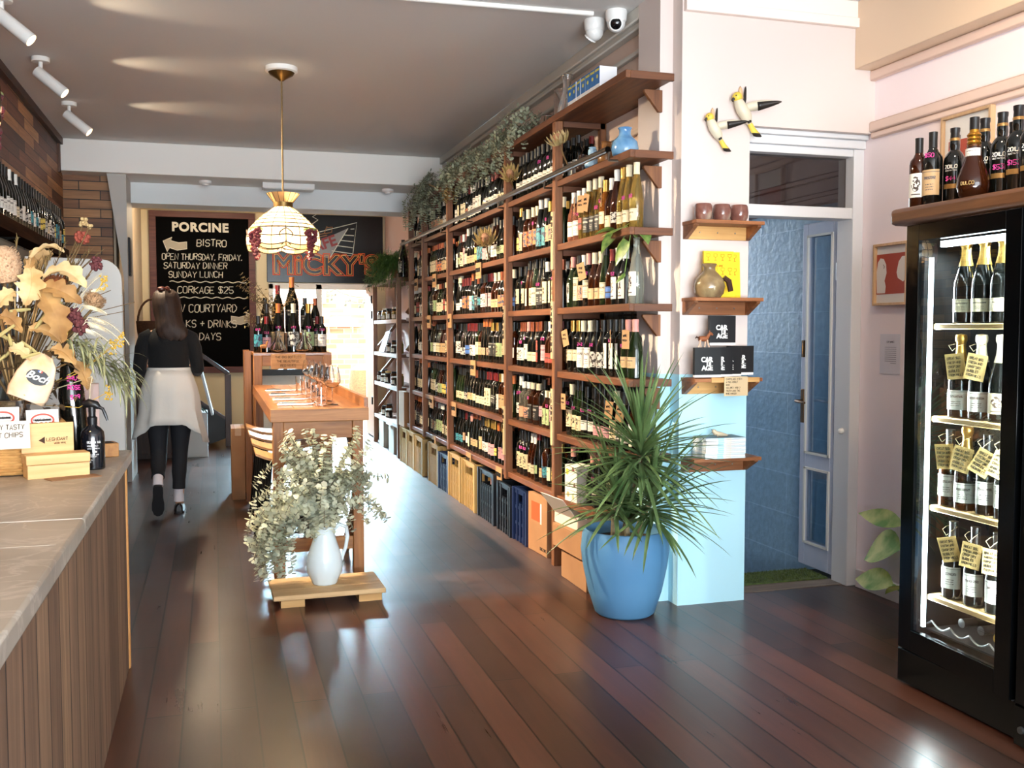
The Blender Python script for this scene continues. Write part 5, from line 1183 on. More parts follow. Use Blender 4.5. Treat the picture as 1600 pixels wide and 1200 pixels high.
part('carcass', B().box(-.19, .19, -.2, .2, 0, 1.17), dk, t, bevel=.004); part('top', B().box(-.2, .2, -.21, .21, 1.17, 1.2), dk, t); part('door', B().box(-.18, .18, -.215, -.2, .06, 1.14), dk, t, bevel=.003)
t = thing('wall_speaker', 'slim black speaker mounted on the stair side wall', 'speaker', (-.74, 9.9, 1.93)); t.rotation_euler = (0, 0, 0)
part('cabinet', B().box(-.06, 0, -.04, .12, 0, .36), P('speaker_black', '#17181a', .4), t, bevel=.012); part('grille', B().box(-.055, -.005, -.044, -.04, .02, .34), P('speaker_grille', '#2a2b2e', .7), t)
# courtyard things seen through the door
t = thing('wall_ledge', 'white plank ledge fixed to the sunny courtyard brick wall', 'ledge', (2.02, 16.52, 1.48)); part('plank', B().box(-.32, .32, -.12, .08, 0, .04), white_m, t); 
for x in (-.2, .2): part('bracket', B().prism([(0, 0), (0, -.1), (.01, -.1), (.01, 0)], .08, T(x, 0, 0)), white_m, t)
tag(part('wall_conduit', B().tube([(1.83, 16.57, 1.69), (2.9, 16.57, 1.69)], .018, 8).ball((1.83, 16.57, 1.69), .04, 10), white_m), 'white pipe running along the courtyard brick wall above the ledge', 'pipe')
t = thing('wall_unit', 'small white box unit on the courtyard brick wall', 'wall box', (1.62, 16.55, 1.86)); part('casing', B().box(-.16, .16, -.1, .05, 0, .22), white_m, t, bevel=.01); part('cover', B().box(-.14, .14, -.115, -.1, .02, .2), grey_m, t)
t = thing('string_lights', 'string of small festoon bulbs hung across the courtyard', 'lights', (1.7, 15.4, 2.05)); b = B(); bl = B()
for s_, dz, dy in ((0, .0, 0), (1, -.06, .5)):
    pts = [Vector((-.8 + 1.8 * k / 24, dy, dz - .12 * (1 - ((k % 12 - 6) / 6) ** 2))) for k in range(25)]; b.tube(pts, .004, 4)
    for p in pts[::3]: bl.tube([p, p - Vector((0, 0, .05))], .008, 6); bl.ball(p - Vector((0, 0, .075)), .024, 8)
part('cable', b, P('black_cable', '#111111', .5), t, recalc=False); part('bulb', bl, P('dim_bulb', '#4a4540', .2), t)
part('support', B().tube([(-.8, 0, 0), (-.8, .9, .35)], .004, 4).tube([(1.0, 0, 0), (1.0, 1.2, .5)], .004, 4).tube([(-.8, .5, -.06), (-.8, 1.18, .3)], .004, 4), P('black_cable', '#111111', .5), t)
t = thing('wall_planter', 'terracotta planter with blue green succulents on the courtyard wall', 'planter', (2.42, 16.45, .48))
part('trough', B().lathe([(0, 0), (.13, 0), (.19, .2), (.17, .2), (0, .16)], 16), P('terracotta', '#8f5238', .8), t); part('bracket', B().box(-.1, .1, -.05, .15, -.03, 0), iron_m, t)
b = B()
for i in range(40): a = rnd(0, 6.28); e = rnd(.1, 1.3); b.blade((rnd(-.1, .1), rnd(-.08, .08), .18), (cos(a) * cos(e), sin(a) * cos(e), sin(e)), rnd(.1, .17), .05, .5, 4, .2)
part('foliage', b, leafmat('succulent', '#4f9a8a', '#7fbf9a', .4, 8, .2), t, recalc=False)
t = thing('agave', 'spiky green agave growing at the foot of the courtyard wall', 'plant', (2.08, 15.9, -.01)); b = B()
for i in range(26): a = i * 2.4; e = 1.4 - i * .05; b.blade((0, 0, .1), (cos(a) * cos(e), sin(a) * cos(e), sin(e)), rnd(.4, .62), .07, .3, 5, .25)
part('leaves', b, leafmat('agave_leaf', '#6f9a5a', '#a3c07a', .4, 6, .2), t, recalc=False); part('pot', B().lathe([(0, 0), (.12, 0), (.15, .16), (0, .15)], 14), P('terracotta', '#8f5238', .8), t)
t = thing('wicker_chair', 'brown wicker chair back outside the courtyard door', 'chair', (2.12, 14.5, -.01))
part('back', B().lathe([(0, .35), (.2, .38), (.24, .6), (.22, .85), (.1, .92), (.09, .9), (.2, .83), (.2, .6), (0, .5)], 18, rfun=lambda a, z: 1 + .03 * sin(a * 24)), wood('wicker_brown', '#5a3826', '#8a5f42', 'X', .8, 3), t)
for x in (-.14, .14):
    for y in (-.12, .12): part('leg', B().tube([(x, y, .4), (x, y, 0)], .015, 8), iron_m, t)
# clutter on the black sill
for k, (x, h, c, w, lb) in enumerate(((.78, .11, '#b7a98c', .06, 'small buff box standing on the black window sill'), (.90, .10, '#c98f8a', .05, 'small pink box on the black window sill'), (1.12, .13, '#c08a8a', .05, 'rose coloured packet on the black window sill'), (1.2, .12, '#3a4a5a', .05, 'dark blue packet on the black window sill'))):
    t = thing('sill_packet', lb, 'packet', (x, 13.42, .90)); part('box', B().box(-w / 2, w / 2, -.03, .03, 0, h), P('packet_' + c, c, .6), t, bevel=.003); part('printed_band', B().box(-w / 2 - .0005, w / 2 + .0005, -.0305, .0305, h * .4, h * .6), P('packet_band', '#e0dacd', .6), t)
tag(part('white_tray', B().box(-.11, .11, -.04, .04, 0, .05, RY(.25)), white_m, None, (1.0, 13.41, .928), bevel=.006), 'white tilted tray on the black window sill', 'tray')

# ================================================================== on the ceiling
def shade_mat(name, stops):
    """leaded glass: warm panes that glow because a lamp burns inside, dark came lines between"""
    if name in MATS: return MATS[name]
    m, n, l, bs = newmat(name); MATS[name] = m
    at = n.new('ShaderNodeUVMap'); sp = n.new('ShaderNodeSeparateXYZ'); l.new(at.outputs[0], sp.inputs[0])
    t = n.new('ShaderNodeTexNoise'); t.inputs['Scale'].default_value = 9; tc = n.new('ShaderNodeTexCoord'); l.new(tc.outputs['Object'], t.inputs['Vector'])
    r = ramp(n, stops); l.new(t.outputs['Fac'], r.inputs['Fac'])
    l.new(r.outputs['Color'], bs.inputs['Base Color']); bs.inputs['Roughness'].default_value = .25
    tr = n.new('ShaderNodeBsdfTranslucent'); l.new(r.outputs['Color'], tr.inputs['Color']); mx = n.new('ShaderNodeMixShader'); mx.inputs[0].default_value = .5
    l.new(bs.outputs[0], mx.inputs[1]); l.new(tr.outputs[0], mx.inputs[2]); l.new(mx.outputs[0], n['Material Output'].inputs['Surface'])
    return m
pane_m = shade_mat('amber_panes', [(.3, '#efd3a4'), (.7, '#f8ebc8')]); pane2_m = shade_mat('peach_panes', [(.3, '#d9a468'), (.7, '#eac08a')])
came_m = P('lead_came', '#3a2a1c', .5, .6); grape_m = P('grape_glass', '#5a2a30', .2, coat=.3); vine_m = shade_mat('vine_leaf_panes', [(.3, '#8fae6a'), (.7, '#b5c98a')])
def pendant(label, loc, drop, power):
    """loc = ceiling point; drop = cord length to the top of the shade"""
    t = thing('pendant_lamp', label, 'lamp', loc, -.785)
    part('ceiling_rose', B().lathe([(0, 0), (.105, 0), (.105, -.028), (.09, -.034), (0, -.034)], 28), white_m, t)
    part('canopy', B().lathe([(.085, -.034), (.075, -.05), (.03, -.075), (.012, -.09), (0, -.09)], 24), P('antique_brass', '#7a6038', .35, .9), t)
    part('cord', B().tube([(0, 0, -.085), (0, 0, -drop - .10)], .006, 8), P('brass_cord', '#8a7250', .45, .5), t)
    z0 = -drop; n = 16
    part('crown', B().lathe([(.108, z0), (.062, z0 - .062)], n), pane2_m, t)
    part('collar', B().lathe([(.064, z0 - .055), (.064, z0 - .09), (.058, z0 - .092)], 24), P('antique_brass', '#7a6038', .35, .9), t)
    def scal(a): return .022 * (abs(sin(a * 4)) ** .8)
    prof = [(.060, z0 - .088), (.12, z0 - .135), (.17, z0 - .18), (.222, z0 - .235)]
    s1 = part('shade', B().lathe(prof, 32), pane_m, t)
    rings = []
    for i in range(6):
        u = i / 5; rings.append([Vector(((.222 + .018 * sin(pi * u * .8)) * cos(a), (.222 + .018 * sin(pi * u * .8)) * sin(a), z0 - .235 - u * (.125 + scal(a)))) for a in [2 * pi * k / 48 for k in range(48)]])
    part('skirt', B().loft(rings[:5], caps=False), pane_m, t); part('border', B().loft(rings[4:], caps=False), pane2_m, t)
    b = B()
    for k in range(n): a = 2 * pi * k / n; b.tube([((r + .001) * cos(a), (r + .001) * sin(a), z) for r, z in prof], .0022, 4); b.tube([(.109 * cos(a), .109 * sin(a), z0), (.063 * cos(a), .063 * sin(a), z0 - .06)], .0018, 4)
    for r, z in prof[1:] + [(.145, z0 - .158), (.197, z0 - .208), (.222, z0 - .236)]: b.tube([((r + .001) * cos(2 * pi * k / 32), (r + .001) * sin(2 * pi * k / 32), z) for k in range(32)], .0034, 4, closed=True)
    for k in range(0, 48, 3): b.tube([rg[k] * 1.0 for rg in rings], .003, 4)
    for rg in (rings[2], rings[4], rings[5]): b.tube([q for q in rg], .0034, 4, closed=True)
    for k in range(4):      # looped ribbon motif
        a0 = 2 * pi * k / 4 + pi / 4
        for sgn in (-1, 1):
            pts = []
            for i in range(17):
                u = i / 16; da = sgn * .19 * sin(pi * u * 1.28) * (1 - .15 * u); zz = z0 - .245 - .11 * u
                pts.append((.236 * cos(a0 + da), .236 * sin(a0 + da), zz))
            b.tube(pts, .0036, 4)
    part('leading', b, came_m, t, recalc=False)
    for k in range(4):
        a = 2 * pi * k / 4 - .07; gb = B(); M = RZ(a)
        for i in range(58):
            u = i / 57; w = .045 * (1 - u) ** .6 + .004; gb.ball(M @ Vector((.243 + rnd(0, .012), rnd(-w, w), z0 - .255 - .165 * u)), .0138, 8)
        g = part('grape_bunch', gb, grape_m, t)
        vb = B()
        for sgn in (-1, 1): vb.blade(M @ Vector((.236, 0, z0 - .238)), M.to_3x3() @ Vector((.15, sgn, -.2)), .075, .05, .5, 5, .05)
        part('vine_leaf', vb, vine_m, t, recalc=False)
    part('bulb', B().lathe([(0, z0 - .24), (.02, z0 - .235), (.03, z0 - .215), (.028, z0 - .195), (.014, z0 - .165), (.012, z0 - .12)], 14), P('lit_bulb', '#fff0d0', .3, emit='#ffd9a0', es=6), t)
    L = light('pendant_bulb_light', 'POINT', (0, 0, z0 - .27), power, (1.0, .74, .44), shadow_soft_size=.035); L.parent = t
    return t
pendant('leaded glass pendant with grape bunches hanging over the high table', (.45, 6.72, 3.15), .825, 13)
pendant('second leaded glass pendant hanging above the stone counter, mostly out of view', (-.80, 3.05, 3.15), .79, 11)
spot_m = P('spot_white', '#e9e7e2', .35); rim_m = P('spot_lens', '#fff4dd', .3, emit='#ffdba0', es=10)
for k, (x, y) in enumerate(((-1.03, 5.72), (-1.03, 6.92), (-1.03, 8.2))):
    t = thing('ceiling_spotlight', 'white cylinder spotlight on the ceiling, %s from the wooden beam end' % ORD[2 - k], 'spotlight', (x, y, 3.15), 0, 'spotlights over the wood clad wall')
    part('base', B().lathe([(0, 0), (.055, 0), (.055, -.03), (0, -.03)], 24), spot_m, t, bevel=.003)
    part('stem', B().tube([(0, 0, -.03), (0, 0, -.10)], .013, 10).ball((0, 0, -.105), .018, 10), spot_m, t)
    d = Vector((.70, -.10, -.58)).normalized(); q = Vector((0, 0, 1)).rotation_difference(d).to_matrix().to_4x4()
    M = T(.012, 0, -.115) @ q
    part('barrel', B().lathe([(0, -.05), (.034, -.05), (.037, -.046), (.037, .165), (.034, .168), (.031, .15), (.03, .13)], 24, M), spot_m, t)
    part('lens', B().lathe([(0, .135), (.03, .135)], 20, M), rim_m, t)
    L = light('spot_beam', 'SPOT', M @ Vector((0, 0, .172)), 430, (1.0, .80, .55), spot_size=radians(80), spot_blend=.9, shadow_soft_size=.028); L.parent = t
    L.rotation_euler = d.to_track_quat('-Z', 'Y').to_euler()
    L = light('spot_spill', 'SPOT', M @ Vector((0, 0, .175)), 8, (1.0, .80, .55), spot_size=radians(46), spot_blend=1, shadow_soft_size=.012); L.parent = t
    L.rotation_euler = Vector((.93, -.02, .30)).to_track_quat('-Z', 'Y').to_euler()
cams = P('camera_white', '#e6e5e2', .3)
def dome(label, loc, dirv):
    t = thing('security_camera', label, 'camera', loc)
    part('base', B().lathe([(0, 0), (.058, 0), (.06, -.01), (.056, -.05), (.05, -.06), (0, -.06)], 24), cams, t)
    d = Vector(dirv).normalized(); q = Vector((0, 0, 1)).rotation_difference(d).to_matrix().to_4x4(); M = T(0, 0, -.065) @ q
    part('turret', B().ball((0, 0, -.065), .05, 20), cams, t); part('lens_ring', B().lathe([(.036, .036), (.037, .044), (.03, .046), (.03, .04)], 20, M), cams, t)
    part('lens', B().lathe([(.031, .042), (.02, .049), (0, .051)], 20, M), P('black_lens', '#0c0c0e', .1), t)
dome('white dome security camera with black lens in the ceiling corner by the pillar', (2.115, 5.02, 3.15), (-.4, -.85, -.35))
dome('white dome security camera turned away, next to the one with visible lens', (2.06, 5.20, 3.15), (-.35, .6, -.7))
tag(part('ceiling_conduit', B().tube([(-.2, 5.17, 3.14), (2.0, 5.07, 3.14)], .013, 8), white_m), 'white conduit running across the ceiling to the security cameras', 'conduit')
def detector(label, loc):
    t = thing('smoke_detector', label, 'detector', loc); part('base', B().lathe([(0, 0), (.06, 0), (.06, -.02), (.05, -.03), (0, -.03)], 24), cams, t); part('sensor', B().lathe([(.035, -.03), (.03, -.045), (0, -.046)], 20), cams, t)
detector('round smoke detector under the beam on the chalkboard side', (-.06, 10.0, 2.86)); detector('round smoke detector under the beam near the wine shelves', (1.72, 10.05, 2.86))
t = thing('exit_lamp', 'long flat white lamp housing under the beam above the pendant', 'lamp housing', (.72, 10.0, 2.86)); part('housing', B().box(-.25, .25, -.10, .1, -.055, 0), cams, t, bevel=.005); part('diffuser', B().box(-.23, .23, -.09, .09, -.06, -.055), grey_m, t)

# ================================================================== the stone topped counter on the aisle
ct = thing('counter', 'stone topped counter clad in rough upright boards along the aisle', 'counter', (-.75, 1.9, 0))
def N(b): b.v = [(x + .75, y - 1.9, z) for x, y, z in b.v]; return b
stone_m = mottled('grey_stone', '#857c71', '#9a9083', 3.5, .42, .04, '#a89e90', vein='#c9c1b5')
rough_m = planks('rough_upright_boards', (2, 1), 3.0, .155, '#6c513d', '#947456', '#2e2016', 2, rough=.75, mortar=.03, bump=.9, dark=.5, third='#8a6b52')
part('front_cladding', N(B().box(-.41, -.365, -.6, 4.33, 0, .858)), rough_m, ct, bevel=.004)
part('end_board', N(B().box(-.405, -.358, 4.33, 4.36, 0, .858)), wood('live_edge_board', '#a86a38', '#d09a5c', 'Z', .6), ct, bevel=.006)
part('carcass', N(B().box(-1.10, -.41, -.6, 4.3, 0, .858)), P('counter_carcass', '#5c4433', .7), ct)
for y0, y1 in ((-.6, 1.2), (1.203, 2.86), (2.863, 4.46)): part('stone_slab', N(B().box(-1.14, -.345, y0, y1, .858, .91)), stone_m, ct, bevel=.008)
part('slab_joint', N(B().box(-1.14, -.352, 2.859, 2.864, .90, .9105)), P('pale_grout', '#d8d2c8', .8), ct)
part('slab_joint', N(B().box(-1.14, -.37, 2.52, 2.524, .90, .9105)), P('faint_grout', '#bdb6ab', .8), ct)
ZC = .91
# wicker basket of root chips
t = thing('wicker_basket', 'honey wicker basket full of bagged root chips on the stone counter', 'basket', (-.76, 3.86, ZC + .002), .22)
b = B()
for lvl in range(17):
    u = lvl / 16; z = .008 + .155 * u; w = .19 + .03 * u; d = .115 + .02 * u
    pts = []
    for k in range(64):
        a = 2 * pi * k / 64; se = lambda v: math.copysign(abs(v) ** .55, v)
        wob = .006 * (1 if (k + lvl) % 2 else -1); pts.append(((w + wob) * se(cos(a)), (d + wob) * se(sin(a)), z))
    b.tube(pts, .0058, 5, closed=True)
part('woven_side', b, wood('honey_wicker', '#a8763e', '#d8a866', 'X', .6, 1.5), t, recalc=False)
b = B()
for j in range(3): b.tube([((.222 + .007 * cos(a * 18 + j * 2.1)) * math.copysign(abs(cos(a)) ** .55, cos(a)), (.137 + .007 * cos(a * 18 + j * 2.1)) * math.copysign(abs(sin(a)) ** .55, sin(a)), .172 + .007 * sin(a * 18 + j * 2.1)) for a in [2 * pi * k / 110 for k in range(110)]], .007, 5, closed=True)
part('braided_rim', b, wood('honey_wicker', '#a8763e', '#d8a866', 'X'), t, recalc=False)
part('base', B().box(-.17, .17, -.1, .1, 0, .01), wood('honey_wicker', '#a8763e', '#d8a866', 'X'), t)
film_m = glassmat('clear_film', '#f6f2ec', .05, .06); chip_m = mottled('root_chip', '#a8622e', '#c98d4a', 40, .6, .1, '#7a2f2a')
def chip_bag(label, loc, rz, card_w=.105, tilt=.35):
    t = thing('chip_bag', label, 'bag of chips', loc, rz, 'bags of root chips in the basket'); random.seed(hash(label) % 999)
    b = B()
    for i in range(26):
        p = Vector((rnd(-.05, .05), rnd(-.022, .022), rnd(.01, .09))); n_ = Vector((rnd(-1, 1), rnd(-1, 1), rnd(-.6, .6))); b.disc_leaf(p, n_, rnd(.012, .02), n=8, el=.8)
    part('root_chips', b, chip_m, t, recalc=False)
    rings = []
    for u, w, d in ((0, .055, .02), (.1, .066, .036), (.4, .07, .04), (.7, .066, .03), (.92, .062, .008), (1.0, .064, .003)):
        rings.append([Vector((w * math.copysign(abs(cos(a)) ** .6, cos(a)) + .004 * sin(5 * a + u * 9), d * sin(a) + .003 * sin(7 * a), .15 * u)) for a in [2 * pi * k / 24 for k in range(24)]])
    part('film', B().loft(rings), film_m, t)
    c = part('header_card', B().box(-card_w / 2, card_w / 2, -.0015, 0, 0, .075, T(0, -.044, .055) @ RX(-tilt * .4)), P('white_header_card', '#ece9e4', .6), t)
    M = T(0, -.047, .055) @ RX(-tilt * .4)
    b = B(); b.tube([M @ Vector((.036 * cos(2 * pi * k / 28), 0, .038 + .021 * sin(2 * pi * k / 28))) for k in range(28)], .0034, 5, closed=True); part('red_oval', b, P('print_red', '#c24a3a', .6), c)
    b = B(); b.box(-.026, .026, -.001, .0005, .035, .041, M); write(b, 'ROOT CHIPS', 0, .035, .008, .0008, M @ T(0, -.001, 0), .02, 'C'); part('black_lettering', b, ink_m, c, recalc=False)
    return t
chip_bag('bag of root chips with white oval card at the spray bottle side of the basket', (-.60, 3.82, ZC + .10), .35)
chip_bag('bag of root chips with white oval card in the middle of the basket', (-.71, 3.77, ZC + .115), .12)
chip_bag('bag of root chips with white oval card, half hidden at the basket far side', (-.83, 3.76, ZC + .10), -.1)
t = thing('price_card', 'hand lettered grey card for root chips fixed to the basket front', 'sign', (-.70, 3.67, ZC + .105), .22); t.rotation_euler = (-.12, 0, .22)
part('card', B().box(-.09, .09, -.002, 0, 0, .095), P('grey_card', '#c9c0b4', .7), t)
b = B(); M = T(0, -.003, 0); write(b, 'LUCKY TASTY', .075, .066, .016, .0011, M, .07, 'R', aspect=.55); write(b, 'ROOT CHIPS', .07, .04, .016, .0011, M, .07, 'R', aspect=.6); write(b, '$5', -.03, .015, .016, .0011, M, .07, 'C'); part('lettering', b, P('pencil_brown', '#4a3a2c', .8), t, recalc=False)
# bread bag with oval logo
t = thing('bread_bag', 'paper bread bag with black oval script logo leaning among the dried flowers', 'bag', (-.655, 3.86, ZC + .26), .2); t.scale = (.74, .74, .74); t.rotation_euler = (-.12, .42, .12)
rings = []
for u, w, d in ((0, .085, .03), (.15, .095, .045), (.5, .09, .045), (.8, .07, .025), (1.0, .03, .006)):
    rings.append([Vector((w * math.copysign(abs(cos(a)) ** .6, cos(a)), d * sin(a) + .004 * sin(5 * a), .24 * u)) for a in [2 * pi * k / 24 for k in range(24)]])
part('paper', B().loft(rings), mottled('bread_paper', '#d9a878', '#ecdcc4', 7, .5, .08), t)
part('logo_oval', B().lathe([(0, .002), (.052, .002), (.052, -.004), (0, -.004)], 30, T(.01, -.047, .12) @ RX(pi / 2) @ Matrix.Diagonal((1, .72, 1, 1))), P('logo_black', '#15151a', .5), t)
lettering('logo_script', 'Boch', .052, white_m, t, (.01, -.0505, .105), extrude=.001, shear=.35, offset=.001)
part('flag', B().box(.0, .007, -.051, -.0495, .145, .155).box(.014, .021, -.051, -.0495, .145, .155, mi=1).box(.007, .014, -.051, -.0495, .145, .155, mi=2), [P('flag_blue', '#2c4a8a', .5), P('print_red', '#c24a3a', .6), white_m], t)
t = thing('bread_loaf', 'crusty baguette pieces in film lying on the basket beside the bread bag', 'bread', (-.86, 3.87, ZC + .20), .3)
crust = mottled('bread_crust', '#b5763a', '#d9a562', 14, .6, .2)
part('crust', B().tube([(-.16, 0, 0), (-.12, 0, .012), (0, 0, .02), (.09, 0, .012), (.12, 0, 0)], [.012, .034, .04, .034, .012], 14), crust, t); b = B()
for k in range(5): b.bar((-.1 + k * .045, -.02, .052 - .002 * abs(k - 2)), (-.075 + k * .045, .02, .052 - .002 * abs(k - 2)), .008, .006)
part('score_marks', b, P('bread_crumb', '#ecd2a0', .8), t)
# champagne bottle in the flowers
o = bottle('sparkling_bottle', 'champagne', 'dark', 'gold', None, seg=24); o.location = (-.50, 3.98, ZC + .02); o.scale = (1.05, 1.05, 1.75); o.rotation_euler = (.0, -.06, .3)
tag(o, 'big black sparkling wine bottle with pink handwriting beside the dried flowers', 'bottle')
part('bottle_stand', B().box(-.05, .05, -.05, .05, -.02, 0), wood('stand_wood', '#8a5f38', '#b08a5a', 'X'), o)
b = B()
for k, w in enumerate(('BRUT', 'ROSE', '$79')):
    pl, wd = strokes(w, .014, .1)
    for p in pl: b.tube([(.0452 * cos(-pi / 2 + (a - wd / 2) / .045 + .1), .0452 * sin(-pi / 2 + (a - wd / 2) / .045 + .1), .175 - k * .02 + c * .6) for a, c in p], .0013, 4)
part('price_writing', b, pink_ink, o, recalc=False)
# wooden card boxes, card, spray bottle
t = thing('wooden_display_box', 'open pale wooden box with upright branded lid in front of the basket', 'box', (-.535, 3.72, ZC), .33)
pw = wood('pale_lime_wood', '#c99b62', '#e2bb84', 'X', .6)
part('lower_box', B().box(-.10, .10, -.04, .045, 0, .048), pw, t, bevel=.002); part('upper_box', B().box(-.105, .10, -.05, .035, .050, .083), pw, t, bevel=.002)
ld = part('lid', B().box(-.105, .065, .036, .046, .05, .185), pw, t, bevel=.002)
b = B().prism([(-.05, .125), (-.03, .138), (-.03, .113)], .001, T(0, .0345, 0)); write(b, 'LEGNOART', -.025, .122, .011, .0009, T(0, .035, 0), .08); write(b, 'WOOD WINE', -.0, .110, .006, .0006, T(0, .035, 0), .08); part('burnt_logo', b, P('burnt_ink', '#3a2416', .8), ld, recalc=False)
tag(part('paper_card', B().box(-.085, .085, -.035, .035, 0, .003), P('kraft_leaflet', '#8a6444', .6), None, (-.475, 3.66, ZC), (0, 0, .5)), 'brown printed card lying flat on the counter by the wooden box', 'card')
t = thing('spray_bottle', 'black spray bottle with white label lettering standing on the stone counter', 'spray bottle', (-.435, 3.88, ZC), -.2)
sb_m = P('black_bottle_plastic', '#0d1017', .12, coat=.3)
part('bottle', B().lathe([(0, 0), (.038, 0), (.0415, .004), (.0418, .118), (.039, .138), (.028, .152), (.017, .16), (.0155, .166), (.0155, .175), (0, .175)], 28), sb_m, t)
tr = part('trigger_head', B().lathe([(.017, .165), (.018, .19), (.012, .195), (.012, .215), (0, .215)], 20).tube([(-.03, 0, .238), (-.012, 0, .242), (.015, 0, .236), (.026, 0, .226)], [.011, .017, .015, .008], 12).tube([(.0, 0, .21), (0, 0, .235)], .013, 12), P('black_trigger', '#101114', .35), t)
part('trigger', B().tube([(.018, 0, .23), (.038, 0, .222), (.047, 0, .20), (.054, 0, .178)], [.007, .006, .006, .004], 8), P('black_trigger', '#101114', .35), tr)
b = B()
def onbottle(w, z, h, r=.0008, a0=-.35):
    pl, wd = strokes(w, h, .01)
    for p in pl: b.tube([(.0421 * cos(-pi / 2 + .2 + a0 + a / .042), .0421 * sin(-pi / 2 + .2 + a0 + a / .042), z + c) for a, c in p], r, 4)
onbottle('BONDI WA', .098, .0085, .0009); onbottle('ROOM SPRAY', .086, .005, .0005)
for z, w in ((.077, 'LEMON VERBENA'), (.055, 'LAVENDER AND'), (.048, 'RAINFOREST'), (.036, '500 ML'), (.028, '16 OZ')): onbottle(w, z, .0042, .0005)
b.ball((.0418 * cos(-pi / 2 + .55), .0418 * sin(-pi / 2 + .55), .067), .004, 8)
part('label_lettering', b, P('label_white', '#e6e6e6', .6), t, recalc=False)
t = thing('pink_carton', 'pale pink upright carton behind the spray bottle', 'box', (-.50, 4.16, ZC), .1); part('box', B().box(-.07, .06, -.05, .05, 0, .30), P('pink_card', '#d8b8ae', .7), t, bevel=.002); part('flap', B().box(-.07, .06, -.05, .0, .30, .302), P('pink_card', '#d8b8ae', .7), t)
t = thing('wood_block', 'small brown wooden block at the far corner of the counter', 'block', (-.425, 4.27, ZC), .3); part('block', B().box(-.035, .035, -.05, .05, 0, .055), wood('block_wood', '#94602f', '#b5803f', 'Y'), t, bevel=.003); part('slot', B().box(-.02, .02, -.04, .04, .055, .0555), P('slot_dark', '#2a1a0e', .8), t)

# ---- the great dried flower arrangement
random.seed(11)
fl = thing('dried_arrangement', 'towering dried arrangement of oak leaves, banksia and grasses on the counter', 'dried flowers', (-.72, 4.02, ZC))
part('vase', B().lathe([(0, 0), (.06, 0), (.085, .06), (.08, .16), (.055, .22), (.062, .25), (.05, .25), (.045, .2), (0, .03)], 20), P('dark_vase', '#2a211b', .3), fl)
OR = Vector((0, 0, .24))
tan = leafmat('dry_oak_leaf', '#b98d54', '#e0c08a', .7, 9, .25); br_m = P('dry_stem', '#6a5232', .8)
def oak(a, c, w, bow=(0, 0, .03), nrm=(0, -1, .3), curl=.3, L2=None):
    """lobed dry leaf along a bowed midrib from a to c"""
    b = B(); a, c, bow = Vector(a), Vector(c), Vector(bow); n = 16; vs_ = []; nv = Vector(nrm).normalized()
    for i in range(n + 1):
        t_ = i / n; p = a.lerp(c, t_) + bow * sin(pi * t_); d = ((c - a) + bow * pi * cos(pi * t_)).normalized(); side = d.cross(nv).normalized(); nn = side.cross(d).normalized()
        e = sin(pi * min(1, .06 + t_ * .94)) ** .7; la = w * e * (1.0, .62, .8, 1.05)[i % 4] * .5; lb_ = w * e * (.66, 1.05, .9, .7)[(i + 1) % 4] * .5
        if i == n: la = lb_ = w * .03
        tw = curl * sin(t_ * 4.2 + a.x * 30)
        vs_ += [p - side * la + nn * la * (.35 + tw), p - side * la * .5 + nn * la * .05, p - nn * w * .06, p + side * lb_ * .5 + nn * lb_ * .05, p + side * lb_ + nn * lb_ * (.3 - tw)]
    fs = []
    for i in range(n):
        q = 5 * i; fs += [(q + k, q + k + 1, q + k + 6, q + k + 5) for k in range(4)]
    b.add(vs_, fs, True); b.tube([OR, (OR + a) / 2 + Vector((0, .04, .03)), a], .003, 5); b.tube([Vector(vs_[5 * i + 2]) - nv * -.001 for i in range(n)], .0016, 4)
    part('oak_leaf', b, random.choice(TANS), fl, recalc=False)
TANS = [tan, leafmat('dry_oak_leaf_pale', '#c4a06a', '#e6cd9c', .7, 14, .2), leafmat('dry_oak_leaf_dark', '#8a6238', '#c39a60', .7, 10, .2)]
Y0 = -.12
for a, c, w, bow, nr, cu in [((.09, Y0, .77), (.20, Y0 + .02, .795), .055, (0, 0, .03), (0, -.6, 1), .3), ((.10, Y0 + .01, .775), (.095, Y0, .70), .04, (-.01, 0, 0), (-.3, -1, .3), .2), ((.09, Y0 - .01, .735), (.07, Y0 - .03, .60), .10, (.015, -.02, 0), (0, -1, .1), .15),
    ((.13, Y0, .70), (.275, Y0 - .02, .665), .085, (0, 0, .045), (0, -.7, .8), .3), ((.12, Y0 - .02, .665), (.26, Y0 - .04, .605), .085, (0, -.02, .02), (.1, -1, .5), .3), ((.13, Y0 - .03, .655), (.195, Y0 - .05, .465), .10, (.015, -.02, 0), (.2, -1, .1), .25),
    ((.08, Y0 - .01, .515), (.19, Y0, .46), .06, (0, 0, .02), (0, -.8, .6), .35), ((.155, Y0 - .02, .445), (.235, Y0 - .03, .385), .06, (0, 0, .015), (.1, -1, .5), .3), ((.225, Y0, .40), (.27, Y0 - .01, .29), .055, (.012, 0, 0), (.3, -1, .1), .3),
    ((.035, Y0, .65), (-.02, Y0 - .02, .59), .07, (0, -.01, .01), (0, -1, .3), .2), ((-.01, Y0 - .02, .56), (.06, Y0 - .03, .50), .06, (0, 0, .02), (0, -1, .5), .3), ((-.05, Y0, .70), (-.12, Y0, .62), .09, (0, 0, .02), (0, -1, .4), .2),
    ((.05, .03, .72), (.14, .06, .80), .08, (0, 0, .02), (.2, -1, .3), .3), ((-.06, Y0, .50), (-.12, Y0 - .03, .38), .08, (0, -.02, 0), (0, -1, .2), .3), ((.02, Y0 - .04, .44), (.09, Y0 - .05, .40), .05, (0, 0, .02), (0, -1, .5), .3)]:
    oak(a, c, w, bow, nr, cu)
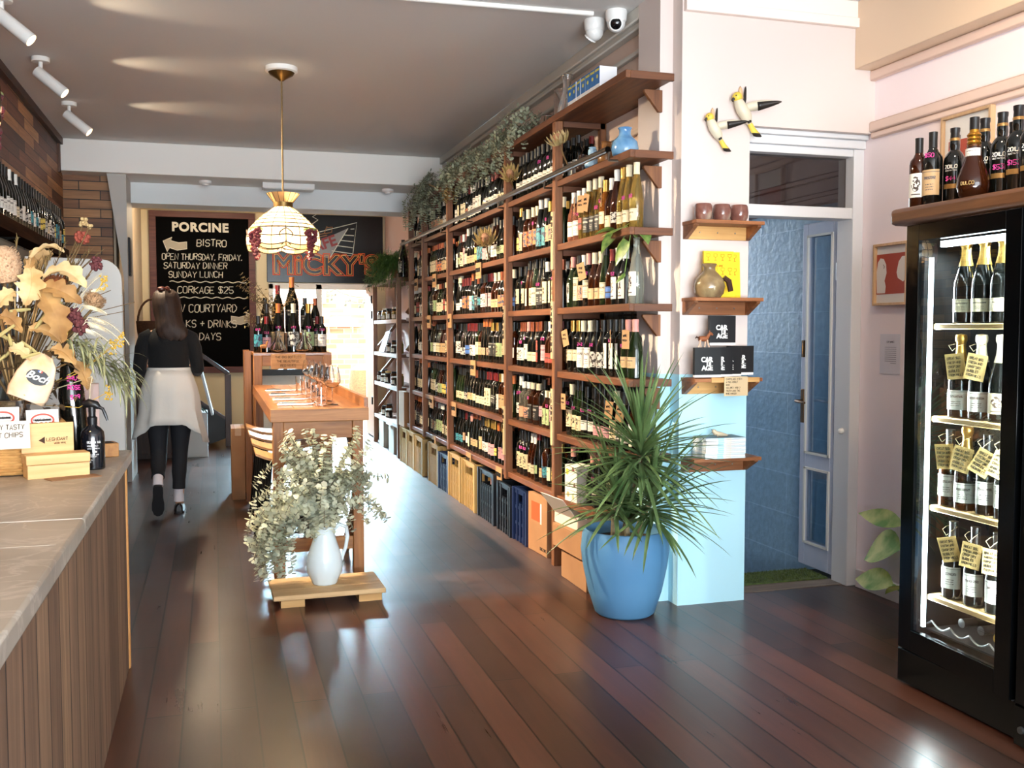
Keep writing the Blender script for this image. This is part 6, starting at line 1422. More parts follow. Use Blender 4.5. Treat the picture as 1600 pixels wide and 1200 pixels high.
def banksia(c, r, h, col, col2, tilt):
    M = T(*c) @ RX(tilt[0]) @ RY(tilt[1])
    b = B().lathe([(0, -h / 2), (r * .7, -h * .46), (r, -h * .25), (r * 1.02, h * .15), (r * .8, h * .38), (r * .35, h * .5), (0, h * .51)], 24, M, rfun=lambda a, z: 1 + .05 * sin(14 * a + z * 180))
    for k in range(260):
        zz = rnd(-.42, .42) * h; rr = r * sqrt(max(.05, 1 - (zz / (h * .56)) ** 2)); a = rnd(0, 6.28); p = M @ Vector((rr * cos(a), rr * sin(a), zz)); q = M @ Vector(((rr + .009) * cos(a), (rr + .009) * sin(a), zz + .006)); b.tube([p, q], .0012, 3, caps=False)
    part('banksia_head', b, mottled('banksia' + col, col, col2, 130, .85, .6), fl)
    part('flower_stem', B().tube([OR, (OR + Vector(c)) / 2, Vector(c) - Vector((0, 0, h * .4))], .005, 6), br_m, fl)
banksia((.0, -.10, .745), .052, .135, '#a98465', '#c9ab8a', (.1, -.15)); banksia((.165, -.10, .678), .026, .085, '#8f4a1c', '#5c3018', (.1, 1.5)); banksia((.295, -.09, .62), .032, .06, '#b08d6a', '#8a6a4a', (.2, .6)); banksia((-.13, -.1, .52), .05, .13, '#a98465', '#7a5a40', (.3, -.6))
b = B()
for k in range(60): a_ = rnd(.12, .215); b.blade((a_, -.10, .672), (rnd(-.3, .3), rnd(-.6, 0), rnd(-1, 1)), rnd(.02, .035), .004, .2, 2, .1)
part('dark_fringe', b, leafmat('dark_dry_leaf', '#3d2c1c', '#6e5636', .8, 12, .1), fl, recalc=False)
# tall grasses and dark sprigs
b = B(); sb = B()
for i in range(60):
    tip = Vector((rnd(.08, .28), rnd(-.12, .06), rnd(.62, .83))) if i < 44 else Vector((rnd(-.14, .05), rnd(-.1, .06), rnd(.7, .86))); mid = OR * .4 + tip * .6 + Vector((-.02, 0, .02)); sb.tube([OR, mid, tip], .0018, 4)
    d = (tip - mid).normalized()
    for k in range(30):
        p = mid.lerp(tip, .25 + .75 * k / 30); v = (d + Vector((rnd(-.7, .7), rnd(-.7, .7), rnd(-.3, .5)))).normalized(); b.blade(p, v, rnd(.02, .04), .004, .3, 2, .1)
part('grass_plume', b, leafmat('dry_grass', '#5e4f30', '#8f7a4a', .7, 20, .2), fl, recalc=False); part('grass_stem', sb, br_m, fl, recalc=False)
def cluster(c, n, r, sz, m, name):
    b = B()
    for i in range(n): v = Vector((rnd(-1, 1), rnd(-1, 1), rnd(-1, 1))); v = v.normalized() * r * rnd(.3, 1); b.ball(Vector(c) + v, sz * rnd(.7, 1.2), 6)
    part(name, b, m, fl); part('flower_stem', B().tube([OR, (OR + Vector(c)) / 2 + Vector((0, .03, .04)), c], .0025, 5), br_m, fl)
plum = P('plum_seed', '#5c2a2c', .8); rustp = P('rust_seed', '#8a3f2e', .8)
cluster((.225, -.10, .555), 70, .035, .009, plum, 'seed_cluster'); cluster((.25, -.11, .525), 60, .028, .009, plum, 'seed_cluster'); cluster((.305, -.09, .755), 70, .024, .007, plum, 'seed_cluster'); cluster((.255, -.06, .855), 70, .026, .008, rustp, 'seed_cluster'); cluster((.264, -.06, .91), 16, .018, .007, P('buff_seed', '#b59a6a', .8), 'seed_cluster'); cluster((.285, -.09, .89), 8, .012, .006, P('buff_seed', '#b59a6a', .8), 'seed_cluster')
# white fern-like fronds
for a0, a1, a2 in [((.254, -.1, .64), (.29, -.1, .69), (.325, -.1, .715)), ((.25, -.1, .62), (.30, -.1, .655), (.33, -.1, .66)), ((.278, -.12, .557), (.36, -.12, .555), (.415, -.10, .455)), ((.27, -.13, .54), (.34, -.13, .53), (.385, -.12, .47)), ((.255, -.12, .60), (.30, -.12, .605), (.342, -.12, .57)), ((.288, -.13, .34), (.275, -.13, .30), (.278, -.13, .25)), ((.26, -.13, .52), (.33, -.13, .50), (.37, -.12, .43))]:
    b = B(); A, C, D = Vector(a0), Vector(a1), Vector(a2); pts = [(A * (1 - u) ** 2 + C * 2 * u * (1 - u) + D * u * u) for u in [k / 26 for k in range(27)]]
    b.tube([OR] + pts, .0018, 4)
    for k in range(2, 27):
        d = (pts[k] - pts[k - 1]).normalized(); s_ = d.cross(Vector((0, -1, .2))).normalized()
        for sg_ in (-1, 1): b.blade(pts[k], s_ * sg_ + d * .35, .020 * (1 - .5 * k / 27), .007, .2, 3, .15)
    part('pale_frond', b, leafmat('bleached_frond', '#cfc09a', '#efe6cc', .7, 20, .2), fl, recalc=False)
# drooping grey green leaves, yellow sprigs, wiry twigs
b = B()
for i in range(190):
    u = rnd(0, 1); p = Vector((.20 + .20 * u + rnd(-.02, .02), rnd(-.14, -.02), .50 - .16 * u + rnd(-.06, .02))); d = Vector((rnd(.0, 1), rnd(-.5, .2), rnd(-.5, .4))); b.blade(p, d, rnd(.07, .15), rnd(.008, .014), rnd(1.6, 3.6), 7, .15)
part('hanging_leaves', b, leafmat('sage_leaf', '#757a58', '#b3b184', .6, 12, .2), fl, recalc=False)
for (x, y, z) in ((.331, -.1, .69), (.386, -.11, .477), (.342, -.13, .283), (.36, -.12, .45)):
    b = B().tube([OR, Vector((x * .7, y, z * .8)), (x, y, z)], .0014, 4)
    for i in range(26): b.ball((x + rnd(-.012, .012), y + rnd(-.012, .012), z + rnd(-.03, .025)), .004, 5)
    part('yellow_sprig', b, P('wattle_yellow', '#c9a23c', .8), fl)
b = B()
for tip in ((.435, -.08, .615), (.35, -.05, .66), (.40, -.1, .58), (.31, -.05, .80), (.33, -.05, .815), (.39, -.1, .36)): b.tube([OR, Vector(tip) * .6 + Vector((0, 0, .2)), tip], .0014, 4)
part('twig', b, br_m, fl, recalc=False)
b = B()
for i in range(110):
    p = Vector((rnd(-.16, .22), rnd(-.12, .1), rnd(.20, .62))); d = Vector((rnd(-1, 1), rnd(-1, .2), rnd(-.5, .8))); b.blade(p, d, rnd(.06, .12), rnd(.02, .04), rnd(.2, 1.5), 5, .2)
part('dark_leaves', b, leafmat('dark_dry_leaf', '#3d2c1c', '#6e5636', .8, 12, .1), fl, recalc=False)
for i in range(14):
    p = Vector((rnd(-.06, .14), rnd(-.16, -.08), rnd(.28, .66))); d = Vector((rnd(-1, 1), rnd(-.5, 0), rnd(-.8, .8)))
    part('seed_pod', B().tube([p, p + d.normalized() * .03, p + d.normalized() * rnd(.05, .09)], [.004, .007, .005], 6), P('pale_pod', '#b0a26a', .7), fl)

# ================================================================== the wood clad wall: bottle ledge over glass fronted fridges
t = thing('bottle_ledge', 'long dark bottle ledge on the wood clad wall', 'shelf', (-1.2, 6.6, 0))
part('board', B().box(-.118, .13, -1.6, 1.62, 1.985, 2.03), wood('dark_ledge', '#22140d', '#3a2417', 'Y', .9, ior=1.08), t, bevel=.004)
part('front_edge', B().box(.13, .142, -1.6, 1.62, 1.96, 2.032), wood('dark_ledge', '#3a2418', '#5c3a26', 'Y'), t)
for y in (-1.2, 0, 1.2): part('bracket', B().prism([(-.117, 1.985), (.08, 1.985), (-.117, 1.94)], .03, T(0, y, 0)), iron_m, t)
random.seed(77)
y = 8.1; k = 0
while y > 5.1:
    shp = 'burgundy' if 5.4 < y < 6.7 or random.random() < .5 else 'bordeaux'
    lab = ('white', 'text') if y < 6.2 else random.choice([('white', 'text'), ('cream', 'text'), ('yellow', 'band'), ('teal', 'blot'), ('white', 'art'), ('buff', 'text'), ('grey', 'blot')])
    capc = random.choice(['black', 'black', 'black', 'white', 'gold']) if 5.9 < y < 6.5 else 'black'
    o = bottle('ledge_bottle', shp, 'dark', capc, lab, random.choice([0, 1, 3])); o.location = (-1.105, y, 2.03); o.rotation_euler = (0, 0, pi + rnd(-.3, .3))
    tag(o, 'dark bottle with %s label on the wood wall ledge, %s from its chalkboard end' % (lab[0], (ORD + ['twenty-ninth', 'thirtieth', 'thirty-first', 'thirty-second', 'thirty-third', 'thirty-fourth', 'thirty-fifth', 'thirty-sixth', 'thirty-seventh', 'thirty-eighth', 'thirty-ninth', 'fortieth'])[k]), 'bottle', 'bottles on the wood wall ledge')
    k += 1; y -= rnd(.084, .098)
steel = P('brushed_steel', '#b9bcc0', .3, .9)
for k, y in enumerate((7.35, 6.1)):
    t = thing('drinks_fridge', ['glass fronted drinks fridge under the ledge, next to the partition', 'second glass fronted drinks fridge under the ledge, behind the flowers'][k], 'fridge', (-1.18, y, 0), 0, 'fridges under the ledge')
    part('cabinet', B().box(-.14, .06, -.6, .6, 0, 1.93), P('fridge_black', '#101114', .4), t)
    for s in (-1, 1):
        d = part('door', B().box(.06, .10, s * .3 - .295, s * .3 - .24, .1, 1.9).box(.06, .10, s * .3 + .24, s * .3 + .295, .1, 1.9).box(.06, .10, s * .3 - .24, s * .3 + .24, 1.84, 1.9).box(.06, .1, s * .3 - .24, s * .3 + .24, .1, .16), P('door_black', '#17181b', .3), t)
        part('glass_pane', B().box(.075, .08, s * .3 - .24, s * .3 + .24, .16, 1.84), P('dark_glass', '#1a2226', .03, coat=.5), d)
        part('handle', B().tube([(.10, s * .06, 1.2), (.13, s * .06, 1.2), (.13, s * .06, 1.75), (.10, s * .06, 1.75)], .011, 8), steel, d)
pt = [(-.50, 0), (-.50, 1.62)] + [(-.60 + .10 * cos(radians(a)), 1.70 + .12 * sin(radians(a))) for a in range(0, 91, 15)] + [(-1.0, 1.83), (-1.0, 0)]
t = thing('partition_panel', 'pale grey upright panel with rounded corner beyond the counter end', 'panel', (0, 6.0, 0)); part('panel', B().prism(pt, .035), P('panel_grey', '#c9c6c0', .6), t, bevel=.004); part('edge_trim', B().box(-.502, -.498, -.001, .036, 0, 1.62), P('panel_edge', '#a9a59e', .5), t)
part('foot', B().box(-.98, -.52, -.15, .19, 0, .02), P('panel_edge', '#a9a59e', .5), t)

# ================================================================== little shelves on the painted pillar
ps_m = wood('pillar_shelf_wood', '#6e3f22', '#a3683e', 'X', .5); ps_l = wood('pillar_shelf_pale', '#b8854a', '#d9ab6c', 'X', .5)
PSH = [(1.965, 'upper small timber shelf with three cups on the pillar', ps_l), (1.583, 'small timber shelf with the brown vase on the pillar', ps_m), (1.18, 'small timber shelf holding black books on the pillar', ps_l), (.778, 'lowest small timber shelf with stacked books on the pillar', ps_m)]
for z, lb, fm_ in PSH:
    t = thing('pillar_shelf', lb, 'shelf', (2.46, 4.52, z), 0, 'small shelves on the painted pillar')
    part('board', B().box(-.19, .19, -.155, 0, -.018, 0), ps_m, t, bevel=.002)
    part('back_rail', B().box(-.165, .165, -.018, 0, -.085, -.018), fm_, t, bevel=.002)
    for x in (-.185, .165):
        M = T(x, 0, 0) @ RZ(-pi / 2); part('bracket', B().prism([(0, -.018), (.13, -.018), (.13, -.026), (.018, -.085), (0, -.085)], .02, T(x, 0, 0) @ RZ(-pi / 2)), ps_m, t)
    b = B()
    for x in (-.1, 0, .1): b.ball((x, -.019, -.05), .004, 6)
    part('screws', b, steel, t)
    if t.location.z > 1.1 and t.location.z < 1.3: part('pale_strip', B().box(-.10, .17, -.158, -.155, -.02, .004), ps_l, t)
cupglaze = mottled('raku_glaze', '#54302a', '#7d5348', 14, .12, .03, '#a89c88')
for k, x in enumerate((2.335, 2.438, 2.535)):
    t = thing('pottery_cup', 'glazed brown thumb pressed cup on the upper pillar shelf, %s from the pot plant side' % ORD[k], 'cup', (x, 4.42, 1.965), k * .4, 'cups on the upper pillar shelf')
    part('cup', B().lathe([(0, 0), (.034, 0), (.044, .02), (.047, .045), (.042, .075), (.038, .082), (.035, .08), (.04, .05), (.036, .02), (0, .012)], 26, rfun=lambda a, z: 1 - .10 * max(0, cos(a * 2 + .4)) * max(0, 1 - ((z - .045) / .03) ** 2)), cupglaze, t)
t = thing('ceramic_vase', 'round brown glazed vase with dark lug on the pillar shelf', 'vase', (2.365, 4.405, 1.583))
part('body', B().lathe([(0, 0), (.055, 0), (.072, .02), (.078, .055), (.07, .09), (.045, .118), (.03, .132), (.028, .148), (.037, .165), (.034, .168), (.022, .15), (0, .14)], 28), mottled('olive_raku', '#6b5238', '#8f7a58', 9, .12, .02, '#4a2c20'), t)
part('lug', B().tube([(.055, -.045, .10), (.08, -.05, .08), (.092, -.05, .03)], [.012, .016, .014], 8), P('dark_lug', '#3a231a', .2), t)
yel = P('yellow_cover', '#f0cb28', .5); tint = P('yellow_print', '#c07f24', .6)
def glassicon(b, x, z, s):
    b.tube([(x - .010 * s, -.0095, z + .02 * s), (x - .009 * s, -.0095, z + .008 * s), (x, -.0095, z + .002 * s), (x + .009 * s, -.0095, z + .008 * s), (x + .010 * s, -.0095, z + .02 * s)], .0012, 4, closed=True); b.tube([(x, -.0095, z + .002 * s), (x, -.0095, z - .012 * s)], .0012, 4); b.tube([(x - .007 * s, -.0095, z - .012 * s), (x + .007 * s, -.0095, z - .012 * s)], .0012, 4)
for k, (x, y, w, lb) in enumerate(((2.438, 4.44, .084, 'bright yellow book with wine glass drawings behind the vase'), (2.565, 4.475, .085, 'second yellow book partly behind the first, near the doorway'))):
    t = thing('yellow_book', lb, 'book', (x, y, 1.583), 0); t.rotation_euler = (-.06, 0, 0)
    part('cover', B().box(-w, w if k == 0 else .012, -.008, .008, 0, .235), yel, t, bevel=.001); part('pages', B().box(-w + .003, (w if k == 0 else .012) - .001, -.0055, .0055, .001, .236), white_m, t)
    b = B()
    for r_ in range(2):
        for c_ in range(4):
            xx = -.06 + c_ * .04
            if (k == 0 or xx < 0) : glassicon(b, xx, .20 - r_ * .07, 1.0)
    write(b, 'AUSTRALIAN WINE', -.075, .155, .011, .0009, T(0, -.0095, 0), .04, aspect=.5) if k == 0 else None
    write(b, 'GLASS', -.075, .06, .02, .0012, T(0, -.0095, 0), .04) if k == 0 else write(b, 'WINE', -.07, .06, .012, .001, T(0, -.0095, 0), .04)
    part('print', b, tint, t, recalc=False)
bkm = P('black_cover', '#0f0f12', .45); lw = P('cover_lettering', '#eceae6', .5); pg = P('page_edge', '#e6e2dc', .7)
def cartilage(label, x, y, z, rz=0, dx=0.0):
    t = thing('black_book', label, 'book', (x, y, z), rz, 'black books on the pillar shelf')
    part('cover', B().box(-.073, .073, -.011, .011, .012, .148), bkm, t, bevel=.001); part('page_edge', B().box(-.072, .072, -.010, .010, 0, .012), pg, t)
    for w, xx, zz, sp in (('CAR', -.007, .077, .9), ('TIL', .005, .056, .85), ('AGE', -.004, .035, .9)): lettering('lettering', w, .034, lw, t, (xx + dx, -.0118, zz), extrude=.0006, offset=.0012, spacing=sp)
    return t
cartilage('front black book with white stacked lettering at the pot plant end of the pillar shelf', 2.346, 4.385, 1.186)
cartilage('black book with white lettering second along the lower row, pillar shelf', 2.425, 4.41, 1.186)
cartilage('black book with white lettering third along the lower row, pillar shelf', 2.49, 4.436, 1.186)
cartilage('black book with white lettering at the doorway end of the lower row, pillar shelf', 2.575, 4.462, 1.192)
cartilage('single black book with white lettering standing on top of the others', 2.448, 4.425, 1.345)
part('support_stack', B().box(-.06, .06, -.02, .02, 0, .01), bkm) if False else None
t = thing('toy_horse', 'small brown toy horse standing on the black books', 'figurine', (2.325, 4.388, 1.336))
hz = P('toy_brown', '#8a4f2e', .5); b = B().lathe([(0, -.026), (.012, -.023), (.014, 0), (.0125, .022), (0, .027)], 12, T(0, 0, .042) @ RY(pi / 2))
b.tube([(.02, 0, .046), (.032, 0, .062), (.036, 0, .07)], [.010, .008, .007], 8).tube([(.034, 0, .072), (.046, 0, .066), (.053, 0, .06)], [.0075, .006, .004], 8); part('body', b, hz, t)
for x, y, dx in ((-.018, -.006, -.01), (-.016, .006, .008), (.018, -.006, .012), (.016, .006, -.004)): part('leg', B().tube([(x, y, .038), (x + dx * .4, y, .02), (x + dx, y, .0)], [.006, .004, .0035], 7), P('toy_pale', '#caa58a', .5), t)
part('tail', B().tube([(-.025, 0, .046), (-.036, 0, .05), (-.044, 0, .044)], [.004, .005, .002], 6), P('toy_dark', '#3a2218', .5), t); part('ear', B().blade((.034, .003, .075), (0, 0, 1), .01, .005, 0, 3).blade((.034, -.003, .075), (0, 0, 1), .01, .005, 0, 3), hz, t, recalc=False)
t = thing('handwritten_note', 'kraft paper note with black handwriting hanging below the black books', 'note', (2.495, 4.358, 1.092), .02); part('paper', B().box(-.067, .067, 0, .001, 0, .096), P('note_paper', '#c9b08a', .8), t)
b = B(); M = T(0, -.001, 0); random.seed(4)
for k, w in enumerate(('CARTILAGE 2 $24', 'A MAG ABOUT', 'WINE', 'VOLUME 1 AND 2', 'TRUTH AND THE', 'WINE MAKER')): write(b, w, -.058, .080 - k * .0145, .0085, .0007, M, .08, aspect=.6)
part('handwriting', b, ink_m, t, recalc=False)
COLS = ['#cfd8dc', '#dfe4e6', '#c6d4dc', '#e6e6e2']
for k in range(11):
    t = thing('paper_book', 'pale striped booklet in the stack on the lowest pillar shelf, %s from the bottom' % ORD[k], 'book', (2.437 + rnd(-.002, .002), 4.42, .778 + k * .0096), rnd(-.02, .02), 'stacked booklets on the lowest pillar shelf')
    part('pages', B().box(-.111, .111, -.07, .07, .001, .0085), P('booklet_' + COLS[k % 4], COLS[k % 4], .6), t)
    part('blue_spine_band', B().box(-.045, -.012, -.0712, -.07, .001, .0085).box(-.0, .03, -.0711, -.07, .002, .007, mi=1), [P('pale_blue_print', '#9fd0e6', .6), P('buff_print', '#d8cdbb', .6)], t)
    part('cover', B().box(-.1115, .1115, -.0705, .0705, .0085, .0095), P('booklet_cover', '#eef0f0' if k < 10 else '#3b4a58', .5) if k < 10 else P('booklet_top', '#5a6a74', .5), t)
t = thing('toy_seal', 'small cream toy seal lying on the stacked booklets', 'figurine', (2.42, 4.41, .778 + 11 * .0096), .2)
sm_ = P('toy_cream', '#c9b89c', .5); part('body', B().tube([(-.028, 0, .034), (-.022, 0, .03), (-.01, 0, .018), (.02, 0, .012), (.055, 0, .006), (.07, 0, .004)], [.006, .011, .013, .012, .007, .003], 10), sm_, t); part('flipper', B().blade((-.012, -.01, .012), (-.3, -1, -.4), .022, .012, .3, 3).blade((.066, 0, .004), (1, .4, .1), .018, .01, 0, 3).blade((.066, 0, .004), (1, -.4, .1), .018, .01, 0, 3), sm_, t, recalc=False); part('nose', B().ball((-.034, 0, .036), .003, 6), ink_m, t)
# the two plaster cockatiels
def bird(label, x, z, s):
    t = thing('wall_bird', label, 'ornament', (x, 4.52, z), 0, 'plaster birds on the wall'); t.scale = (s, s, s)
    cr = P('bird_cream', '#d8cdb4', .4); yl = P('bird_yellow', '#e3c34a', .4); bk_ = P('bird_black', '#26211c', .4)
    part('body', B().tube([(-.052, -.03, .045), (-.045, -.034, .028), (-.03, -.036, .0), (-.008, -.034, -.03), (.008, -.028, -.05)], [.014, .021, .026, .023, .012], 14), cr, t)
    part('head', B().ball((-.053, -.034, .052), .021, 14), yl, t); part('beak', B().tube([(-.07, -.036, .044), (-.077, -.036, .036), (-.073, -.036, .03)], [.007, .005, .002], 8), bk_, t)
    part('eye', B().ball((-.066, -.048, .054), .0035, 8), bk_, t)
    w = B(); w.blade((-.02, -.05, .008), (1, -.25, .18), .125, .05, .0, 8, .12, side=(-.1, -.35, 1), prof=lambda q: max(.03, (1 - q) ** .6 * (.6 + q) if q < 1 else .02)); o1 = part('wing', w, cr, t, recalc=False); o1.modifiers.new('t', 'SOLIDIFY').thickness = .005
    w = B(); w.blade((.025, -.066, .012), (1, -.25, .22), .10, .034, .0, 8, .12, side=(-.1, -.35, 1), prof=lambda q: max(.03, (1 - q) ** .6 if q < 1 else .02)); o1 = part('wing_tip', w, bk_, t, recalc=False); o1.modifiers.new('t', 'SOLIDIFY').thickness = .006
    w = B(); w.blade((-.025, -.02, .02), (.02, .15, 1), .085, .03, -.0, 8, .12, prof=lambda q: max(.03, (1 - q) ** .5 * (.6 + q * .6) if q < 1 else .02), side=(1, 0, 0)); o1 = part('wing', w, P('bird_peach', '#d9b48c', .4), t, recalc=False); o1.modifiers.new('t', 'SOLIDIFY').thickness = .005
    w = B(); w.blade((-.012, -.022, .03), (.15, .1, 1), .075, .014, .0, 8, .12, side=(1, 0, 0)); o1 = part('wing_edge', w, bk_, t, recalc=False); o1.modifiers.new('t', 'SOLIDIFY').thickness = .006
    part('tail', B().loft([ring(.008, -.028, -.048, .012, .009, 12), ring(.025, -.026, -.072, .015, .008, 12), ring(.042, -.024, -.09, .019, .008, 12)]), yl, t); part('tail_tip', B().loft([ring(.042, -.024, -.09, .019, .0085, 12), ring(.052, -.022, -.101, .020, .008, 12), ring(.055, -.022, -.104, .012, .005, 12)]), bk_, t)
    part('feet', B().ball((.0, -.05, -.048), .006, 6).ball((-.008, -.052, -.052), .006, 6), bk_, t)
bird('smaller cream and yellow plaster cockatiel lower on the pillar', 2.455, 2.435, 1.05); bird('larger cream and yellow plaster cockatiel above the doorway corner', 2.615, 2.535, 1.22)

# ================================================================== tall black wine fridge against the side wall
blkf = P('fridge_gloss_black', '#050607', .16, ior=1.22); FX = 2.62
fr = thing('wine_fridge', 'tall black glass fronted wine fridge lit by a white strip', 'fridge', (2.95, 2.96, 0))
def F(b): b.v = [(x - 2.95, y - 2.96, z) for x, y, z in b.v]; return b
y0, y1 = 2.66, 3.27
b = B().box(FX + .03, 3.24, y1 - .03, y1, .02, 1.83).box(FX + .03, 3.24, y0, y0 + .03, .02, 1.83).box(3.20, 3.24, y0 + .03, y1 - .03, .02, 1.83).box(FX + .03, 3.2, y0 + .03, y1 - .03, 1.78, 1.83).box(FX + .03, 3.2, y0 + .03, y1 - .03, .02, .20)
part('cabinet', F(b), blkf, fr)
part('kick_panel', F(B().box(FX, FX + .03, y0, y1, .012, .145)), blkf, fr, bevel=.003)
def D(b): b.v = [(x - FX, y - y1, z) for x, y, z in b.v]; return b
dr = part('door', D(B().box(FX, FX + .03, y1 - .075, y1, .15, 1.83).box(FX, FX + .03, y0, y0 + .075, .15, 1.83).box(FX, FX + .03, y0 + .075, y1 - .075, 1.765, 1.83).box(FX, FX + .03, y0 + .075, y1 - .075, .15, .235)), blkf, fr, (FX - 2.95, y1 - 2.96, 0), (0, 0, -.05), bevel=.002)
part('glass_pane', D(B().box(FX + .008, FX + .014, y0 + .075, y1 - .075, .235, 1.765)), glassmat('fridge_glass', '#e6eeee', 0.0, .1), dr)
part('interior_lining', F(B().box(3.18, 3.20, y0 + .03, y1 - .03, .2, 1.78).box(FX + .05, 3.18, y1 - .036, y1 - .03, .2, 1.78).box(FX + .05, 3.18, y0 + .03, y0 + .036, .2, 1.78)), P('fridge_lining', '#101113', .5), fr)
for s in (-1, 1): part('foot', F(B().lathe([(0, 0), (.02, 0), (.02, .02), (0, .02)], 12, T(FX + .06, 2.965 + s * .24, 0))), P('fridge_foot', '#333333', .5), fr)
led = P('led_white', '#ffffff', .4, emit='#f2f7ff', es=9)
part('led_strip', F(B().box(FX + .038, FX + .05, y1 - .098, y1 - .084, .25, 1.70)), led, fr); part('led_strip', F(B().box(FX + .038, FX + .05, y0 + .084, y0 + .092, .25, 1.70)), led, fr); part('led_tube', F(B().box(2.662, 2.685, 2.76, 3.13, 1.738, 1.76)), led, fr)  # the near-side strip is out of sight, added to brighten the bottle labels
L = light('fridge_strip_light', 'AREA', (FX + .065 - 2.95, y1 - .10 - 2.96, .98), 14, (.95, .98, 1), shape='RECTANGLE', size=.02, size_y=1.4); L.parent = fr; L.rotation_euler = Vector((.35, -1, 0)).to_track_quat('-Z', 'Y').to_euler()
L = light('fridge_strip_light', 'AREA', (FX + .06 - 2.95, y0 + .10 - 2.96, .98), 16, (.95, .98, 1), shape='RECTANGLE', size=.02, size_y=1.4); L.parent = fr; L.rotation_euler = Vector((.45, 1, 0)).to_track_quat('-Z', 'Y').to_euler()  # added fill from the unseen near side, aimed at the labels
L = light('fridge_top_light', 'AREA', (2.76 - 2.95, 2.93 - 2.96, 1.73), 9, (.95, .98, 1), shape='RECTANGLE', size=.03, size_y=.4); L.parent = fr
pine = wood('fridge_shelf_pine', '#b8925a', '#dcbc86', 'Y', .6)
FS = [1.445, 1.085, .735, .38]
for z in FS:
    part('rack_shelf', F(B().box(FX + .06, FX + .085, y0 + .085, y1 - .09, z - .022, z)), pine, fr, bevel=.004)
    b = B()
    for k in range(5): b.box(FX + .085, 3.16, y0 + .09 + k * .1, y0 + .125 + k * .1, z - .016, z - .001)
    part('rack_slats', F(b), pine, fr)
b = B()
for k in range(5): a = k * .1; b.tube([(FX + .07, y0 + .1 + a + .1 * j / 8, .275 - .022 * sin(pi * j / 8)) for j in range(9)], .004, 6)
part('wave_rack', F(b), P('rack_wire', '#8a8d90', .3, .9), fr); 
part('lower_rack', F(B().box(FX + .06, 3.16, y0 + .09, y1 - .09, .236, .244)), P('fridge_lining', '#101113', .5), fr)
part('hinge_pin', F(B().ball((FX - .002, y0 + .012, .147), .006, 8)), steel, fr)
plk = thing('plank_shelf', 'thick rounded timber plank lying across the top of the wine fridges', 'shelf', (2.9, 2.55, 1.835))
part('plank', B().box(-.31, .38, -.95, .79, 0, .066), wood('walnut_plank', '#4a2c1a', '#7d5233', 'Y', .4), plk, bevel=.018)
# neighbouring fridge, only its edge in view
f2 = thing('wine_fridge', 'second black wine fridge, only its door edge showing beside the lit one', 'fridge', (2.92, 2.30, 0))
part('cabinet', B().box(-.30, .29, -.33, .33, .02, 1.83), blkf, f2); part('door', B().box(-.33, -.30, -.33, .335, .15, 1.83), blkf, f2, bevel=.004); part('kick_panel', B().box(-.33, -.3, -.33, .335, .012, .145), blkf, f2); part('screw_knob', B().lathe([(0, 0), (.012, 0), (.012, .01), (0, .012)], 14, T(-.33, .30, .07) @ RY(-pi / 2)), P('fridge_foot', '#333333', .5), f2)
# bottles in the fridge
random.seed(31)
def fb(name, y, z, shp, gl, cap, lab, lb, tagged=0.0, lv=0, x=FX + .115):
    o = bottle(name, shp, gl, cap, lab, lv, None, 24); o.location = (x, y, z + .002); o.rotation_euler = (0, 0, rnd(.45, .6)); tag(o, lb, 'bottle', 'bottles in the wine fridge')
    if tagged:
        c = part('neck_tag', B().box(-.0, .001, -.036, .036, -.058, .04, RY(-.08) @ RX(tagged)), kraft_m if False else P('pale_kraft', '#c2a468', .8), o, (-.052, 0, .205))
        b = B()
        for k, w in enumerate(('GREAT $65', 'FRESH AND', 'CRISP DRY', 'BUBBLES', 'FROM HILLS')): write(b, w, -.028, .018 - k * .016, .009, .0008, RY(-.08) @ RX(tagged) @ T(-.001, 0, 0) @ RZ(-pi / 2), .1, aspect=.5)
        part('handwriting', b, ink_m, c, recalc=False)
        part('string', B().tube([(-.03, 0, .05), (-.02, .018, .07), (.03, .02, .075), (.055, 0, .08), (.03, -.02, .075), (-.02, -.018, .07), (-.03, 0, .05)], .0012, 4), P('twine', '#b8a888', .9), c)
    return o
for k, y in enumerate((3.075, 2.982, 2.89, 2.80)): fb('champagne_bottle', y, FS[0], 'champagne', 'dark', 'gold', ('cream', 'text'), 'gold foiled sparkling bottle on the top fridge shelf, %s from the light strip' % ORD[k], 0, 1)
fb('champagne_bottle', 2.93, FS[0], 'champagne', 'dark', 'gold', None, 'gold foiled sparkling bottle standing behind the others, top fridge shelf', 0, 0, FX + .22)
for k, (y, sh, cp, lb, tg) in enumerate(((3.09, 'champagne', 'gold', ('white', 'text'), -.12), (2.985, 'champagne', 'cream', ('white', 'text'), .2), (2.885, 'champagne', 'cream', ('cream', 'art'), 0), (2.79, 'champagne', 'copper', ('cream', 'text'), .3))): fb('champagne_bottle', y, FS[1], sh, 'dark', cp, lb, '%s foiled bottle on the second fridge shelf, %s from the light strip' % (cp, ORD[k]), tg)
for k, (y, gl, cp, tg) in enumerate(((3.135, 'amber', 'black', -.1), (3.045, 'amber', 'gold', .25), (2.94, 'dark', 'black', .5), (2.85, 'dark', 'black', .4))): fb('champagne_bottle', y, FS[2], 'burgundy' if cp == 'black' else 'champagne', gl, cp, ('white', 'text'), 'bottle with white label on the third fridge shelf, %s from the light strip' % ORD[k], tg)
for k, (y, tg) in enumerate(((3.105, -.25), (2.99, .15), (2.88, .05))): fb('champagne_bottle', y, FS[3], 'burgundy', 'dark', 'black', ('white', 'text'), 'dark bottle with tag on the lowest fridge shelf, %s from the light strip' % ORD[k], tg)
